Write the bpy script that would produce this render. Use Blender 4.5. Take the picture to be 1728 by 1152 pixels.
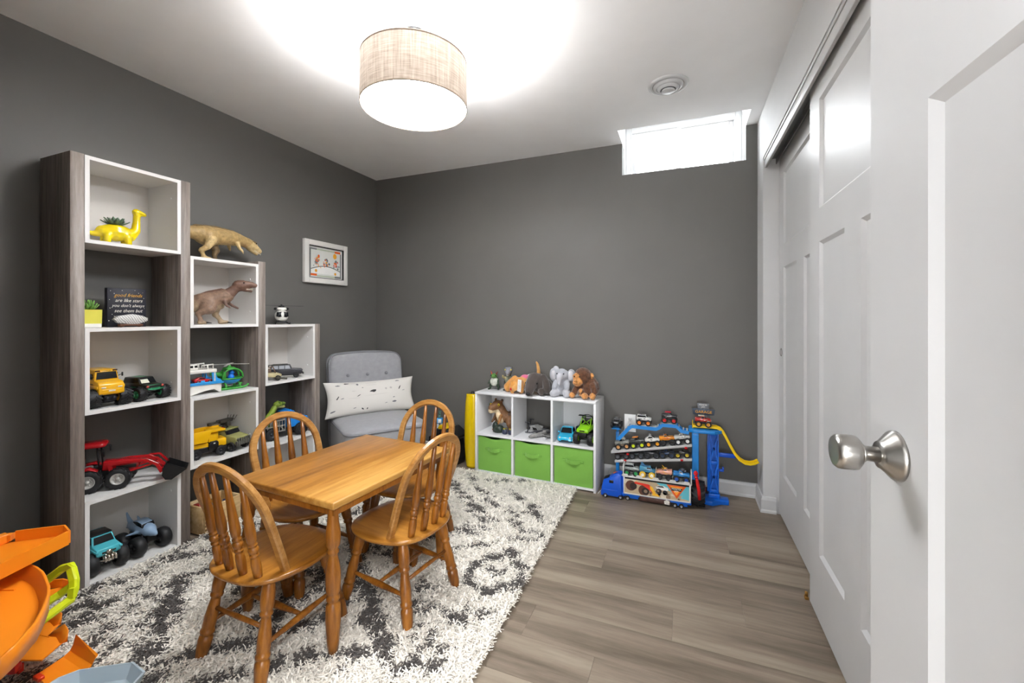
import bpy, bmesh, math, random
import numpy as np
from mathutils import Vector, Matrix, Euler, noise as mnoise

SC = bpy.context.scene
for _o in list(bpy.data.objects):
    bpy.data.objects.remove(_o)
PI = math.pi
R = math.radians

# ---------------------------------------------------------------- camera
cam_d = bpy.data.cameras.new('camera')
cam = bpy.data.objects.new('camera', cam_d)
SC.collection.objects.link(cam)
cam.location = (0, 0, 1.178)
cam.rotation_euler = (R(90), 0, 0.38483)
cam_d.sensor_width = 36.0
cam_d.lens = 716.0 / 1728.0 * 36.0
cam_d.shift_y = -41.0 / 1728.0
cam_d.clip_start = 0.02
SC.camera = cam

# ---------------------------------------------------------------- world, lamps, exposure
SC.view_settings.view_transform = 'Standard'
SC.view_settings.look = 'None'
SC.view_settings.gamma = 1.0
SC.view_settings.use_curve_mapping = False
SC.view_settings.exposure = 1.15
world = bpy.data.worlds.new('world')
SC.world = world
world.use_nodes = True
wn = world.node_tree
wn.nodes.clear()
w_out = wn.nodes.new('ShaderNodeOutputWorld')
w_bg = wn.nodes.new('ShaderNodeBackground')
w_bg.inputs['Color'].default_value = (0.93, 0.97, 1.0, 1)
w_bg.inputs['Strength'].default_value = 6.0
wn.links.new(w_bg.outputs[0], w_out.inputs[0])


def lamp(name, kind, loc, energy, color=(1, 1, 1), size=0.1, size_y=None, rot=(0, 0, 0), spread=None):
    d = bpy.data.lights.new(name, kind)
    d.energy = energy
    d.color = color
    if kind == 'AREA':
        d.size = size
        if size_y:
            d.shape = 'RECTANGLE'
            d.size_y = size_y
    else:
        d.shadow_soft_size = size
    o = bpy.data.objects.new(name, d)
    SC.collection.objects.link(o)
    o.location = loc
    o.rotation_euler = rot
    return o


LAMP_X, LAMP_Y = -1.095, 1.565
# the drum lamp's bulbs (inside the shade) and an added, unseen fill light high in the hallway
for bx_, by_ in ((-0.09, -0.05), (0.09, -0.05), (0.0, 0.1)):
    lamp('bulb_light', 'POINT', (LAMP_X + bx_, LAMP_Y + by_, 2.245), 11.0, (0.95, 0.975, 1.0), 0.05)
lamp('hall_high_fill', 'AREA', (0.62, -0.8, 2.38), 45.0, (0.96, 0.98, 1.0), 0.45, 1.2)

# unseen fill added behind the doorway to brighten the ceiling and front surfaces
lamp('hall_low_fill', 'POINT', (0.10, -1.2, 0.92), 44.0, (0.97, 0.985, 1.0), 0.16)

# ---------------------------------------------------------------- materials
_MC = {}


def lin(h):
    if isinstance(h, str):
        h = h.lstrip('#')
        c = [int(h[i:i + 2], 16) / 255 for i in (0, 2, 4)]
    else:
        return tuple(h)
    return tuple(v / 12.92 if v <= 0.04045 else ((v + 0.055) / 1.055) ** 2.4 for v in c)


class NT:
    def __init__(s, m):
        s.t = m.node_tree
        s.n = s.t.nodes

    def new(s, typ, **kw):
        nd = s.n.new(typ)
        for k, v in kw.items():
            if k.startswith('i_'):
                nd.inputs[k[2:].replace('_', ' ')].default_value = v
            else:
                setattr(nd, k, v)
        return nd

    def link(s, a, b):
        s.t.links.new(a, b)


def new_mat(name):
    m = bpy.data.materials.new(name)
    m.use_nodes = True
    return m, NT(m), m.node_tree.nodes['Principled BSDF']


def mat(name, col, rough=0.5, metal=0.0, var=0.08, vs=6.0, bump=0.0, bs=60.0, coat=0.0, sheen=0.0, stretch=(1, 1, 1), trans=0.0, ior=1.45, attr=None, spec=0.5):
    """plain procedural material: colour with gentle noise variation and optional fine bump"""
    if name in _MC:
        return _MC[name]
    m, t, p = new_mat(name)
    c = lin(col)
    tc = t.new('ShaderNodeTexCoord')
    mp = t.new('ShaderNodeMapping')
    mp.inputs['Scale'].default_value = stretch
    t.link(tc.outputs['Object'], mp.inputs[0])
    nz = t.new('ShaderNodeTexNoise', i_Scale=vs, i_Detail=4.0)
    t.link(mp.outputs[0], nz.inputs['Vector'])
    mr = t.new('ShaderNodeMapRange')
    mr.inputs['To Min'].default_value = 1 - var
    mr.inputs['To Max'].default_value = 1 + var
    mr.inputs['From Min'].default_value = 0.3
    mr.inputs['From Max'].default_value = 0.7
    t.link(nz.outputs[0], mr.inputs[0])
    mx = t.new('ShaderNodeMix', data_type='RGBA', blend_type='MULTIPLY')
    mx.inputs[0].default_value = 1.0
    if attr:
        a = t.new('ShaderNodeAttribute', attribute_name=attr)
        t.link(a.outputs['Color'], mx.inputs[6])
    else:
        mx.inputs[6].default_value = (*c, 1)
    t.link(mr.outputs[0], mx.inputs[7])
    t.link(mx.outputs[2], p.inputs['Base Color'])
    p.inputs['Roughness'].default_value = rough
    p.inputs['Metallic'].default_value = metal
    p.inputs['Coat Weight'].default_value = coat
    p.inputs['Coat Roughness'].default_value = 0.12
    p.inputs['Sheen Weight'].default_value = sheen
    p.inputs['Transmission Weight'].default_value = trans
    p.inputs['IOR'].default_value = ior
    p.inputs['Specular IOR Level'].default_value = spec
    if bump:
        n2 = t.new('ShaderNodeTexNoise', i_Scale=bs, i_Detail=3.0)
        t.link(mp.outputs[0], n2.inputs['Vector'])
        b = t.new('ShaderNodeBump')
        b.inputs['Strength'].default_value = bump
        b.inputs['Distance'].default_value = 0.004
        t.link(n2.outputs[0], b.inputs['Height'])
        t.link(b.outputs[0], p.inputs['Normal'])
    _MC[name] = m
    return m


def plastic(col, rough=0.35):
    return mat('plastic_%s_%d' % (col.strip('#'), int(rough * 100)), col, rough, var=0.03)


def grain(name, c0, c1, c2, axis, rough=0.4, fine=70.0, coarse=7.0, coat=0.0, bump=0.05, rnd=0.0, k=12.0, coarse_amt=0.5):
    """wood: noise stretched along one axis of the object"""
    if name in _MC:
        return _MC[name]
    m, t, p = new_mat(name)
    tc = t.new('ShaderNodeTexCoord')
    mp = t.new('ShaderNodeMapping')
    sc = [1.0, 1.0, 1.0]
    sc[axis] = 1.0 / k
    mp.inputs['Scale'].default_value = sc
    t.link(tc.outputs['Object'], mp.inputs[0])
    vec = mp.outputs[0]
    oi = t.new('ShaderNodeObjectInfo')
    if rnd:
        cm = t.new('ShaderNodeCombineXYZ')
        mm = t.new('ShaderNodeMath', operation='MULTIPLY')
        mm.inputs[1].default_value = 37.0
        t.link(oi.outputs['Random'], mm.inputs[0])
        for i in range(3):
            t.link(mm.outputs[0], cm.inputs[i])
        ad = t.new('ShaderNodeVectorMath', operation='ADD')
        t.link(vec, ad.inputs[0])
        t.link(cm.outputs[0], ad.inputs[1])
        vec = ad.outputs[0]
    n1 = t.new('ShaderNodeTexNoise', i_Scale=coarse, i_Detail=3.0, i_Distortion=0.6)
    n2 = t.new('ShaderNodeTexNoise', i_Scale=fine, i_Detail=6.0, i_Roughness=0.7)
    t.link(vec, n1.inputs['Vector'])
    t.link(vec, n2.inputs['Vector'])
    mx = t.new('ShaderNodeMix', data_type='FLOAT')
    mx.inputs[0].default_value = coarse_amt
    t.link(n2.outputs[0], mx.inputs[2])
    t.link(n1.outputs[0], mx.inputs[3])
    src = mx.outputs[0]
    if rnd:
        m1 = t.new('ShaderNodeMath', operation='MULTIPLY_ADD')
        m1.inputs[1].default_value = rnd
        t.link(oi.outputs['Random'], m1.inputs[0])
        m2 = t.new('ShaderNodeMath', operation='SUBTRACT')
        t.link(src, m1.inputs[2])
        t.link(m1.outputs[0], m2.inputs[0])
        m2.inputs[1].default_value = rnd / 2
        src = m2.outputs[0]
    cr = t.new('ShaderNodeValToRGB')
    e = cr.color_ramp.elements
    e[0].position = 0.37
    e[0].color = (*lin(c0), 1)
    e[1].position = 0.63
    e[1].color = (*lin(c2), 1)
    x = e.new(0.5)
    x.color = (*lin(c1), 1)
    t.link(src, cr.inputs[0])
    t.link(cr.outputs[0], p.inputs['Base Color'])
    p.inputs['Roughness'].default_value = rough
    p.inputs['Coat Weight'].default_value = coat
    p.inputs['Coat Roughness'].default_value = 0.2
    if bump:
        b = t.new('ShaderNodeBump')
        b.inputs['Strength'].default_value = bump
        b.inputs['Distance'].default_value = 0.002
        t.link(n2.outputs[0], b.inputs['Height'])
        t.link(b.outputs[0], p.inputs['Normal'])
    _MC[name] = m
    return m


def emit_mat(name, col, strength):
    m, t, p = new_mat(name)
    p.inputs['Base Color'].default_value = (*lin(col), 1)
    p.inputs['Emission Color'].default_value = (*lin(col), 1)
    p.inputs['Emission Strength'].default_value = strength
    _MC[name] = m
    return m


# ---------------------------------------------------------------- geometry helpers
def T(loc=(0, 0, 0), rot=(0, 0, 0), sc=(1, 1, 1)):
    return Matrix.LocRotScale(Vector(loc), Euler(rot), Vector(sc))


class MB:
    """one mesh object in the making"""

    def __init__(s):
        s.bm = bmesh.new()
        s.mi = 0
        s.M = None

    def _add(s, verts, faces, smooth=False):
        M = s.M
        vs = [s.bm.verts.new(M @ Vector(v) if M else v) for v in verts]
        out = []
        for f in faces:
            try:
                fc = s.bm.faces.new([vs[i] for i in f])
            except ValueError:
                continue
            fc.material_index = s.mi
            fc.smooth = smooth
            out.append(fc)
        return vs, out

    def box(s, x0, x1, y0, y1, z0, z1, bev=0.0, seg=2):
        if not bev:
            v = [(x, y, z) for x in (x0, x1) for y in (y0, y1) for z in (z0, z1)]
            s._add(v, [(0, 1, 3, 2), (4, 6, 7, 5), (0, 4, 5, 1), (2, 3, 7, 6), (0, 2, 6, 4), (1, 5, 7, 3)])
            return s
        t = bmesh.new()
        bmesh.ops.create_cube(t, size=1.0)
        for v in t.verts:
            v.co = Vector(((x0 + x1) / 2 + v.co.x * (x1 - x0), (y0 + y1) / 2 + v.co.y * (y1 - y0), (z0 + z1) / 2 + v.co.z * (z1 - z0)))
        bmesh.ops.bevel(t, geom=list(t.edges), offset=bev, segments=seg, affect='EDGES', profile=0.5)
        s._merge(t, smooth=True)
        return s

    def _merge(s, t, smooth=False):
        idx = {}
        for i, v in enumerate(t.verts):
            idx[v] = i
        s._add([tuple(v.co) for v in t.verts], [[idx[v] for v in f.verts] for f in t.faces], smooth)
        t.free()

    def prism(s, pts, a0, a1, axis='y', bev=0.0, taper=None):
        """polygon in the plane across axis, extruded from a0 to a1; taper(p)->half-width factor"""
        n = len(pts)

        def P(p, a):
            f = a * (taper(p) if taper else 1.0)
            return {'y': (p[0], f, p[1]), 'x': (f, p[0], p[1]), 'z': (p[0], p[1], f)}[axis]
        v = [P(p, a0) for p in pts] + [P(p, a1) for p in pts]
        f = [tuple(range(n))[::-1], tuple(range(n, 2 * n))] + [(i, (i + 1) % n, n + (i + 1) % n, n + i) for i in range(n)]
        t = bmesh.new()
        vs = [t.verts.new(q) for q in v]
        for q in f:
            try:
                t.faces.new([vs[i] for i in q])
            except ValueError:
                pass
        bmesh.ops.recalc_face_normals(t, faces=list(t.faces))
        if bev:
            bmesh.ops.bevel(t, geom=list(t.edges), offset=bev, segments=2, affect='EDGES', profile=0.5)
        s._merge(t, smooth=bool(bev))
        return s

    def loft(s, loops, cap=True, smooth=True, closed=False):
        n = len(loops[0])
        v = [p for lp in loops for p in lp]
        f = []
        m = len(loops)
        for i in range(m if closed else m - 1):
            a, b = i * n, ((i + 1) % m) * n
            for j in range(n):
                f.append((a + j, a + (j + 1) % n, b + (j + 1) % n, b + j))
        if cap and not closed:
            f.append(tuple(range(n))[::-1])
            f.append(tuple(range((m - 1) * n, m * n)))
        s._add(v, f, smooth)
        return s

    def lathe(s, prof, n=20, M=None, smooth=True, cap=True):
        loops = []
        for r, z in prof:
            lp = []
            for i in range(n):
                a = 2 * PI * i / n
                q = Vector((r * math.cos(a), r * math.sin(a), z))
                lp.append(M @ q if M else q)
            loops.append(lp)
        return s.loft(loops, cap, smooth)

    def turn(s, p0, p1, prof, n=14):
        """turned piece from p0 to p1; prof = [(t, r)] with t from 0 to 1"""
        p0, p1 = Vector(p0), Vector(p1)
        d = p1 - p0
        q = d.to_track_quat('Z', 'Y').to_matrix().to_4x4()
        L = d.length
        return s.lathe([(r, t * L) for t, r in prof], n, Matrix.Translation(p0) @ q)

    def cyl(s, p0, p1, r0, r1=None, n=16):
        r1 = r0 if r1 is None else r1
        return s.turn(p0, p1, [(0, r0), (1, r1)], n)

    def ring(s, c, axis, r, w, tk, n=24):
        """flat band ring around axis at c: radius r, width w along axis, thickness tk"""
        q = Vector(axis).to_track_quat('Z', 'Y').to_matrix().to_4x4()
        M = Matrix.Translation(Vector(c)) @ q
        loops = []
        for i in range(n):
            a = 2 * PI * i / n
            lp = []
            for rr, zz in ((r - tk, -w / 2), (r, -w / 2), (r, w / 2), (r - tk, w / 2)):
                lp.append(M @ Vector((rr * math.cos(a), rr * math.sin(a), zz)))
            loops.append(lp)
        return s.loft(loops, False, True, True)

    def tube(s, pts, rad, n=10, flat=1.0, closed=False, up=None):
        """round tube through pts; rad a number or a list; flat squashes across the second axis"""
        P = [Vector(p) for p in pts]
        m = len(P)
        if not hasattr(rad, '__len__'):
            rad = [rad] * m
        loops = []
        prev = None
        for i in range(m):
            if closed:
                d = P[(i + 1) % m] - P[i - 1]
            else:
                d = P[min(i + 1, m - 1)] - P[max(i - 1, 0)]
            d.normalize()
            if prev is None:
                u = Vector(up) if up else Vector((0, 0, 1))
                if abs(d.dot(u)) > 0.95:
                    u = Vector((1, 0, 0))
                a = d.cross(u).normalized()
            else:
                a = (prev - d * prev.dot(d)).normalized()
            prev = a
            b = d.cross(a)
            r = rad[i]
            loops.append([P[i] + a * (r * math.cos(2 * PI * j / n)) + b * (r * flat * math.sin(2 * PI * j / n)) for j in range(n)])
        return s.loft(loops, True, True, closed)

    def strip(s, pts, w, h, up=(0, 0, 1), closed=False, bev=False):
        """rectangular bar swept along pts: w across, h along up"""
        P = [Vector(p) for p in pts]
        m = len(P)
        loops = []
        for i in range(m):
            if closed:
                d = P[(i + 1) % m] - P[i - 1]
            else:
                d = P[min(i + 1, m - 1)] - P[max(i - 1, 0)]
            d.normalize()
            u = Vector(up)
            a = d.cross(u).normalized()
            b = a.cross(d).normalized()
            if bev:
                k = min(w, h) * 0.22
                loops.append([P[i] + a * x + b * y for x, y in ((-w / 2 + k, -h / 2), (w / 2 - k, -h / 2), (w / 2, -h / 2 + k), (w / 2, h / 2 - k), (w / 2 - k, h / 2), (-w / 2 + k, h / 2), (-w / 2, h / 2 - k), (-w / 2, -h / 2 + k))])
            else:
                loops.append([P[i] + a * x + b * y for x, y in ((-w / 2, -h / 2), (w / 2, -h / 2), (w / 2, h / 2), (-w / 2, h / 2))])
        s.loft(loops, True, False, closed)
        return s

    def ball(s, c, r, n=14, rot=(0, 0, 0)):
        r = (r, r, r) if not hasattr(r, '__len__') else r
        M = T(c, rot, r)
        k = max(4, n // 2)
        prof = [(max(math.sin(PI * i / k), 0.02), -math.cos(PI * i / k)) for i in range(k + 1)]
        return s.lathe(prof, n, M)

    def poly(s, pts):
        s._add(pts, [tuple(range(len(pts)))])
        return s

    def build(s, name, mats, parent=None, loc=None, rot=None, col=None, fix=True):
        if fix:
            bmesh.ops.recalc_face_normals(s.bm, faces=list(s.bm.faces))
        if name in SINGLES:
            return s.build_each(SINGLES[name], mats, parent, loc, rot)
        me = bpy.data.meshes.new(name)
        s.bm.to_mesh(me)
        s.bm.free()
        return link(name, me, mats, parent, loc, rot)


# pieces that come in twos and fours: each becomes an object of its own
SINGLES = {'eyes': 'eye', 'mirrors': 'mirror', 'headlamps': 'headlamp', 'inner_ear': 'inner_ear', 'screw_cap': 'screw_cap', 'claws': 'claw', 'side_windows': 'side_window', 'warning_lamps': 'warning_lamp',
           'yellow_tops': 'yellow_top', 'pupil': 'pupil', 'wings': 'wing', 'engines': 'engine', 'slot': 'slot', 'rub_rail': 'rub_rail', 'landing_skid': 'landing_skid', 'rear_fender': 'rear_fender', 'limbs': 'limb',
           'windscreen': 'windscreen', 'roof_horns': 'horn', 'roof_ears': 'ear', 'wheelhouse_windows': 'wheelhouse_window', 'back_piping': 'piping', 'bus_front': 'bumper_piece', 'support_frame': 'support_bar'}


def _build_each(s, name, mats, parent, loc, rot):
    bm = s.bm
    bm.verts.ensure_lookup_table()
    seen, first = set(), None
    for v in bm.verts:
        if v in seen:
            continue
        stack, isl = [v], []
        seen.add(v)
        while stack:
            q = stack.pop()
            isl.append(q)
            for e in q.link_edges:
                w = e.other_vert(q)
                if w not in seen:
                    seen.add(w)
                    stack.append(w)
        ix = {q: i for i, q in enumerate(isl)}
        fs = {f for q in isl for f in q.link_faces}
        me = bpy.data.meshes.new(name)
        me.from_pydata([tuple(q.co) for q in isl], [], [[ix[q] for q in f.verts] for f in fs])
        for pl, f in zip(me.polygons, fs):
            pl.use_smooth = f.smooth
        o = link(name, me, mats, parent, loc, rot)
        first = first or o
    bm.free()
    return first


MB.build_each = _build_each


def link(name, me, mats=None, parent=None, loc=None, rot=None):
    if mats is not None:
        for m in (mats if isinstance(mats, (list, tuple)) else [mats]):
            me.materials.append(m)
    o = bpy.data.objects.new(name, me)
    SC.collection.objects.link(o)
    if parent:
        o.parent = parent
    if loc:
        o.location = loc
    if rot:
        o.rotation_euler = rot
    return o


def tag(o, label=None, cat=None, group=None, kind=None):
    if label:
        o['label'] = label
    if cat:
        o['category'] = cat
    if group:
        o['group'] = group
    if kind:
        o['kind'] = kind
    return o


def thing(name, label, cat, loc=(0, 0, 0), rz=0.0, group=None, rot=None):
    o = bpy.data.objects.new(name, None)
    SC.collection.objects.link(o)
    o.empty_display_size = 0.05
    o.location = loc
    o.rotation_euler = rot if rot else (0, 0, rz)
    return tag(o, label, cat, group)


def struct(o):
    o['kind'] = 'structure'
    return o


def dup(root, loc, rot, label, group=None):
    r = root.copy()
    SC.collection.objects.link(r)
    r.location = loc
    r.rotation_euler = rot
    r['label'] = label
    if group:
        r['group'] = group
    for ch in list(root.children):
        c = ch.copy()
        SC.collection.objects.link(c)
        c.parent = r
        for g in ch.children:
            d = g.copy()
            SC.collection.objects.link(d)
            d.parent = c
    return r


def words(name, txt, size, m, parent, loc, rot, shear=0.0, align='CENTER', depth=0.0004, sx=1.0):
    cu = bpy.data.curves.new(name, 'FONT')
    cu.body = txt
    cu.size = size
    cu.shear = shear
    cu.align_x = align
    cu.align_y = 'CENTER'
    cu.extrude = depth
    cu.resolution_u = 2
    tmp = bpy.data.objects.new('tmp', cu)
    SC.collection.objects.link(tmp)
    dg = bpy.context.evaluated_depsgraph_get()
    me = bpy.data.meshes.new_from_object(tmp.evaluated_get(dg))
    bpy.data.objects.remove(tmp)
    me.name = name
    me.materials.clear()
    if sx != 1.0:
        for v in me.vertices:
            v.co.x *= sx
    return link(name, me, m, parent, loc, rot)


def organic(name, blobs, mats, parent=None, voxel=0.006, smooth=6, color=True, loc=None, rot=None, jitter=0.0):
    """one continuous skin grown over overlapping blobs; every blob carries a colour.
    blob: ('b', centre, radii, colour[, rot]) or ('t', points, radii, colour)"""
    mb = MB()
    samples = []
    for b in blobs:
        c = lin(b[3])
        if b[0] == 'b':
            mb.ball(b[1], b[2], 16, b[4] if len(b) > 4 else (0, 0, 0))
            rr = b[2] if hasattr(b[2], '__len__') else (b[2],) * 3
            Mi = T(b[1], b[4] if len(b) > 4 else (0, 0, 0), rr).inverted()
            samples.append(('b', Mi, sum(rr) / 3, c))
        else:
            mb.tube(b[1], b[2], 12)
            rl = b[2] if hasattr(b[2], '__len__') else [b[2]] * len(b[1])
            P = [Vector(p) for p in b[1]]
            for i in range(len(P)):
                mb.ball(P[i], rl[i], 10)
            samples.append(('t', P, rl, c))
    me = bpy.data.meshes.new(name)
    bmesh.ops.recalc_face_normals(mb.bm, faces=list(mb.bm.faces))
    mb.bm.to_mesh(me)
    mb.bm.free()
    tmp = bpy.data.objects.new('tmp', me)
    SC.collection.objects.link(tmp)
    rm = tmp.modifiers.new('r', 'REMESH')
    rm.mode = 'VOXEL'
    rm.voxel_size = voxel
    sm = tmp.modifiers.new('s', 'SMOOTH')
    sm.iterations = smooth
    sm.factor = 0.5
    dg = bpy.context.evaluated_depsgraph_get()
    out = bpy.data.meshes.new_from_object(tmp.evaluated_get(dg))
    bpy.data.objects.remove(tmp)
    out.name = name
    for p in out.polygons:
        p.use_smooth = True
    if jitter:
        for v in out.vertices:
            v.co += v.normal * jitter * mnoise.noise(v.co * 180.0)
    if color:
        ca = out.color_attributes.new('Col', 'FLOAT_COLOR', 'POINT')
        buf = np.ones((len(out.vertices), 4), dtype=np.float32)
        for i, v in enumerate(out.vertices):
            best, bc = 1e9, (1, 1, 1)
            for s_ in samples:
                if s_[0] == 'b':
                    d = ((s_[1] @ v.co).length - 1.0) * s_[2]
                else:
                    d = 1e9
                    P, rl = s_[1], s_[2]
                    for k in range(len(P) - 1):
                        ab = P[k + 1] - P[k]
                        tt = max(0, min(1, (v.co - P[k]).dot(ab) / max(ab.length_squared, 1e-9)))
                        dd = (v.co - P[k] - ab * tt).length - (rl[k] * (1 - tt) + rl[k + 1] * tt)
                        if dd < d:
                            d = dd
                if d < best:
                    best, bc = d, s_[3]
            buf[i, :3] = bc
        ca.data.foreach_set('color', buf.ravel())
    return link(name, out, mats, parent, loc, rot)


# common materials
WHITE_PAINT = mat('white_trim_paint', '#cdcdcd', 0.40, var=0.02)
CEIL = mat('ceiling_paint', '#f6f6f6', 0.8, var=0.015, bump=0.03, bs=120)
GREY_WALL = mat('dark_grey_wall_paint', '#676561', 0.55, var=0.03, vs=3, bump=0.04, bs=160)
LIGHT_WALL = mat('light_grey_wall_paint', '#d6d6d6', 0.6, var=0.02, bump=0.03, bs=160)
BLACK = mat('black_plastic', '#161617', 0.4, var=0.1)
RUBBER = mat('black_rubber', '#1b1b1d', 0.55, var=0.15, vs=20)
DARK_GLASS = mat('dark_toy_window', '#15171b', 0.12, var=0.05)
CHROME = mat('brushed_nickel', '#b5b2ad', 0.28, metal=1.0, var=0.06, vs=40)
# ================================================================ room shell
XL, XR, YB, YF, H = -2.635, 0.445, 3.165, 0.06, 2.44
# floor: planks laid along X, each its own piece
floor = struct(link('floor', MB().box(XL - 0.1, 1.2, -1.6, YB + 0.1, -0.12, -0.006).bm and bpy.data.meshes.new('floor'), None)) if False else None
b = MB()
b.box(XL - 0.12, 1.3, -1.75, YB + 0.12, -0.12, -0.007)
floor = struct(b.build('floor', mat('floor_joint', '#4a4038', 0.7)))
PLANK = grain('vinyl_plank', '#675b4d', '#837566', '#978a79', 0, 0.45, 48, 7, 0.0, 0.04, rnd=0.045, k=13, coarse_amt=0.62)
rng = random.Random(4)
PW = 0.178
pm = {}


def plank_mesh(L):
    L = round(L, 3)
    if L not in pm:
        q = MB()
        w, h = PW / 2 - 0.0003, 0.0
        q.box(-L / 2 + 0.0002, L / 2 - 0.0002, -w, w, -0.007, 0.0, 0.0005, 1)
        me = bpy.data.meshes.new('plank')
        for f in q.bm.faces:
            f.smooth = False
        q.bm.to_mesh(me)
        q.bm.free()
        me.materials.append(PLANK)
        pm[L] = me
    return pm[L]


def add_plank(x0, x1, yc):
    o = link('plank', plank_mesh(x1 - x0), None, floor, ((x0 + x1) / 2, yc, 0))


row_starts = [-0.36, 0.22, -0.04, -0.56, 0.21, -0.35]
yc = YB - 0.02 - PW / 2 + PW * 0.6
k = 0
while yc > -1.7:
    x = XL - 0.05
    off = row_starts[k % 6] if yc > 1.4 else rng.uniform(-0.5, 0.4)
    cuts = sorted(c for c in (off - 2.4, off - 1.2, off, off + 1.2) if XL + 0.1 < c < 1.1)
    lim = 1.25 if yc < 3.0 else 0.6
    edges = [XL - 0.05] + [c for c in cuts if c < lim - 0.1] + [lim]
    for a, c in zip(edges[:-1], edges[1:]):
        add_plank(a, c, yc)
    yc -= PW
    k += 1

# ceiling with the light-well cut out in front of the window
WX0, WX1, WY0, WZS, WY2 = -0.416, 0.379, 2.93, 2.211, 3.37
b = MB()
b.box(XL - 0.12, WX0, YF - 0.13, YB + 0.12, H, H + 0.2)
b.box(WX1, 1.3, YF - 0.13, YB + 0.12, H, H + 0.2)
b.box(WX0, WX1, YF - 0.13, WY0, H, H + 0.2)
struct(b.build('ceiling', CEIL))
# dark back wall with the window opening
b = MB()
b.box(XL - 0.12, WX0, YB, YB + 0.12, 0, H)
b.box(WX1, XR + 0.2, YB, YB + 0.12, 0, H)
b.box(WX0, WX1, YB, YB + 0.12, 0, WZS)
struct(b.build('wall_back', GREY_WALL))
b = MB()
b.box(XL - 0.12, XL, YF - 0.13, YB, 0, H)
struct(b.build('wall_left', GREY_WALL))
# window box: white returns, frame, two sliding sashes
b = MB()
t_ = 0.012
b.box(WX0 - 0.05, WX0, YB + 0.12, WY2 + 0.08, WZS - 0.05, 2.66)
b.box(WX1, WX1 + 0.05, YB + 0.12, WY2 + 0.08, WZS - 0.05, 2.66)
b.box(WX0 - 0.05, WX0, WY0, YB + 0.12, H + 0.2, 2.66)
b.box(WX1, WX1 + 0.05, WY0, YB + 0.12, H + 0.2, 2.66)
b.box(WX0 - 0.05, WX1 + 0.05, WY0 - 0.05, WY2 + 0.08, 2.63, 2.68)
b.box(WX0 - 0.05, WX1 + 0.05, WY0 - 0.05, WY0, H + 0.2, 2.66)
b.box(WX0, WX1, YB + 0.12, WY2 + 0.08, WZS - 0.05, WZS)
struct(b.build('trim_1', mat('window_return_paint', '#f2f2f2', 0.5, var=0.01)))
VINYL = mat('white_vinyl', '#f0f0f0', 0.35, var=0.01)
win = struct(bpy.data.objects.new('window_1', None))
SC.collection.objects.link(win)
win.location = (0, 0, 0)


def rect_frame(mb, x0, x1, z0, z1, y0, y1, w, bev=0.004):
    mb.box(x0, x0 + w, y0, y1, z0, z1, bev)
    mb.box(x1 - w, x1, y0, y1, z0, z1, bev)
    mb.box(x0 + w, x1 - w, y0, y1, z1 - w, z1, bev)
    mb.box(x0 + w, x1 - w, y0, y1, z0, z0 + w, bev)


b = MB()
rect_frame(b, WX0, WX1, WZS, 2.63, WY2, WY2 + 0.07, 0.042)
b.build('window_frame', VINYL, win)
xm = (WX0 + WX1) / 2 - 0.02
GL = mat('window_glass', '#ffffff', 0.02, var=0.0, trans=1.0, ior=1.05)
for (x0, x1, yy) in ((WX0 + 0.045, xm + 0.02, WY2 + 0.012), (xm - 0.02, WX1 - 0.045, WY2 + 0.038)):
    b = MB()
    rect_frame(b, x0, x1, WZS + 0.04, 2.588, yy, yy + 0.022, 0.034)
    sash = b.build('sash', VINYL, win)
    MB().box(x0 + 0.03, x1 - 0.03, yy + 0.009, yy + 0.012, WZS + 0.07, 2.56).build('pane', GL, sash)

# right side: short wall stub, closet opening, header, closet
JY = 2.955
b = MB()
b.box(XR, XR + 0.2, JY, YB, 0, H)
b.box(XR, XR + 0.11, 0.85, JY, 2.142, H)
b.box(XR, XR + 0.11, YF - 0.13, 0.85, 0, H)
b.box(XR + 0.75, XR + 0.85, YF - 0.13, YB, 0, H)
b.box(XR + 0.11, XR + 0.75, JY, JY + 0.1, 0, H)
b.box(XR + 0.11, XR + 0.75, 0.75, 0.85, 0, H)
struct(b.build('wall_right', LIGHT_WALL))
# fascia board hiding the door tracks, and the dark tracks behind it
b = MB()
b.box(XR + 0.008, XR + 0.021, 0.86, JY - 0.001, 2.080, 2.1415, 0.002)
b.box(XR + 0.004, XR + 0.008, 0.86, JY - 0.001, 2.126, 2.1415, 0.001, 1)
struct(b.build('trim_2', WHITE_PAINT))
b = MB()
b.box(XR + 0.024, XR + 0.105, 0.86, JY - 0.004, 2.128, 2.1415, 0.001)
b.box(XR + 0.066, XR + 0.071, 0.86, JY - 0.004, 2.095, 2.128)
struct(b.build('trim_3', mat('door_track', '#7d7d7d', 0.4, metal=0.6)))

# baseboards: profile swept along the walls
BBP = [(0, 0), (0.016, 0), (0.016, 0.012), (0.012, 0.02), (0.012, 0.075), (0.007, 0.092), (0, 0.095)]


def baseboard(name, p0, p1, nrm, e0=0.0, e1=0.0):
    p0, p1, nn = Vector(p0), Vector(p1), Vector(nrm)
    d = (p1 - p0).normalized()
    q = MB()
    q.loft([[p0 + nn * u + Vector((0, 0, v)) - d * (u * e0) for u, v in BBP], [p1 + nn * u + Vector((0, 0, v)) + d * (u * e1) for u, v in BBP]], True, False)
    return struct(q.build(name, WHITE_PAINT))


baseboard('baseboard_back', (XL, YB, 0), (XR, YB, 0), (0, -1, 0), 0, -1)
baseboard('baseboard_right', (XR, YB, 0), (XR, JY, 0), (-1, 0, 0), -1, 1)
baseboard('baseboard_jamb', (XR, JY, 0), (XR + 0.068, JY, 0), (0, -1, 0), 1, 0)
baseboard('baseboard_left', (XL, 2.275, 0), (XL, YB, 0), (1, 0, 0), 0, -1)


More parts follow.
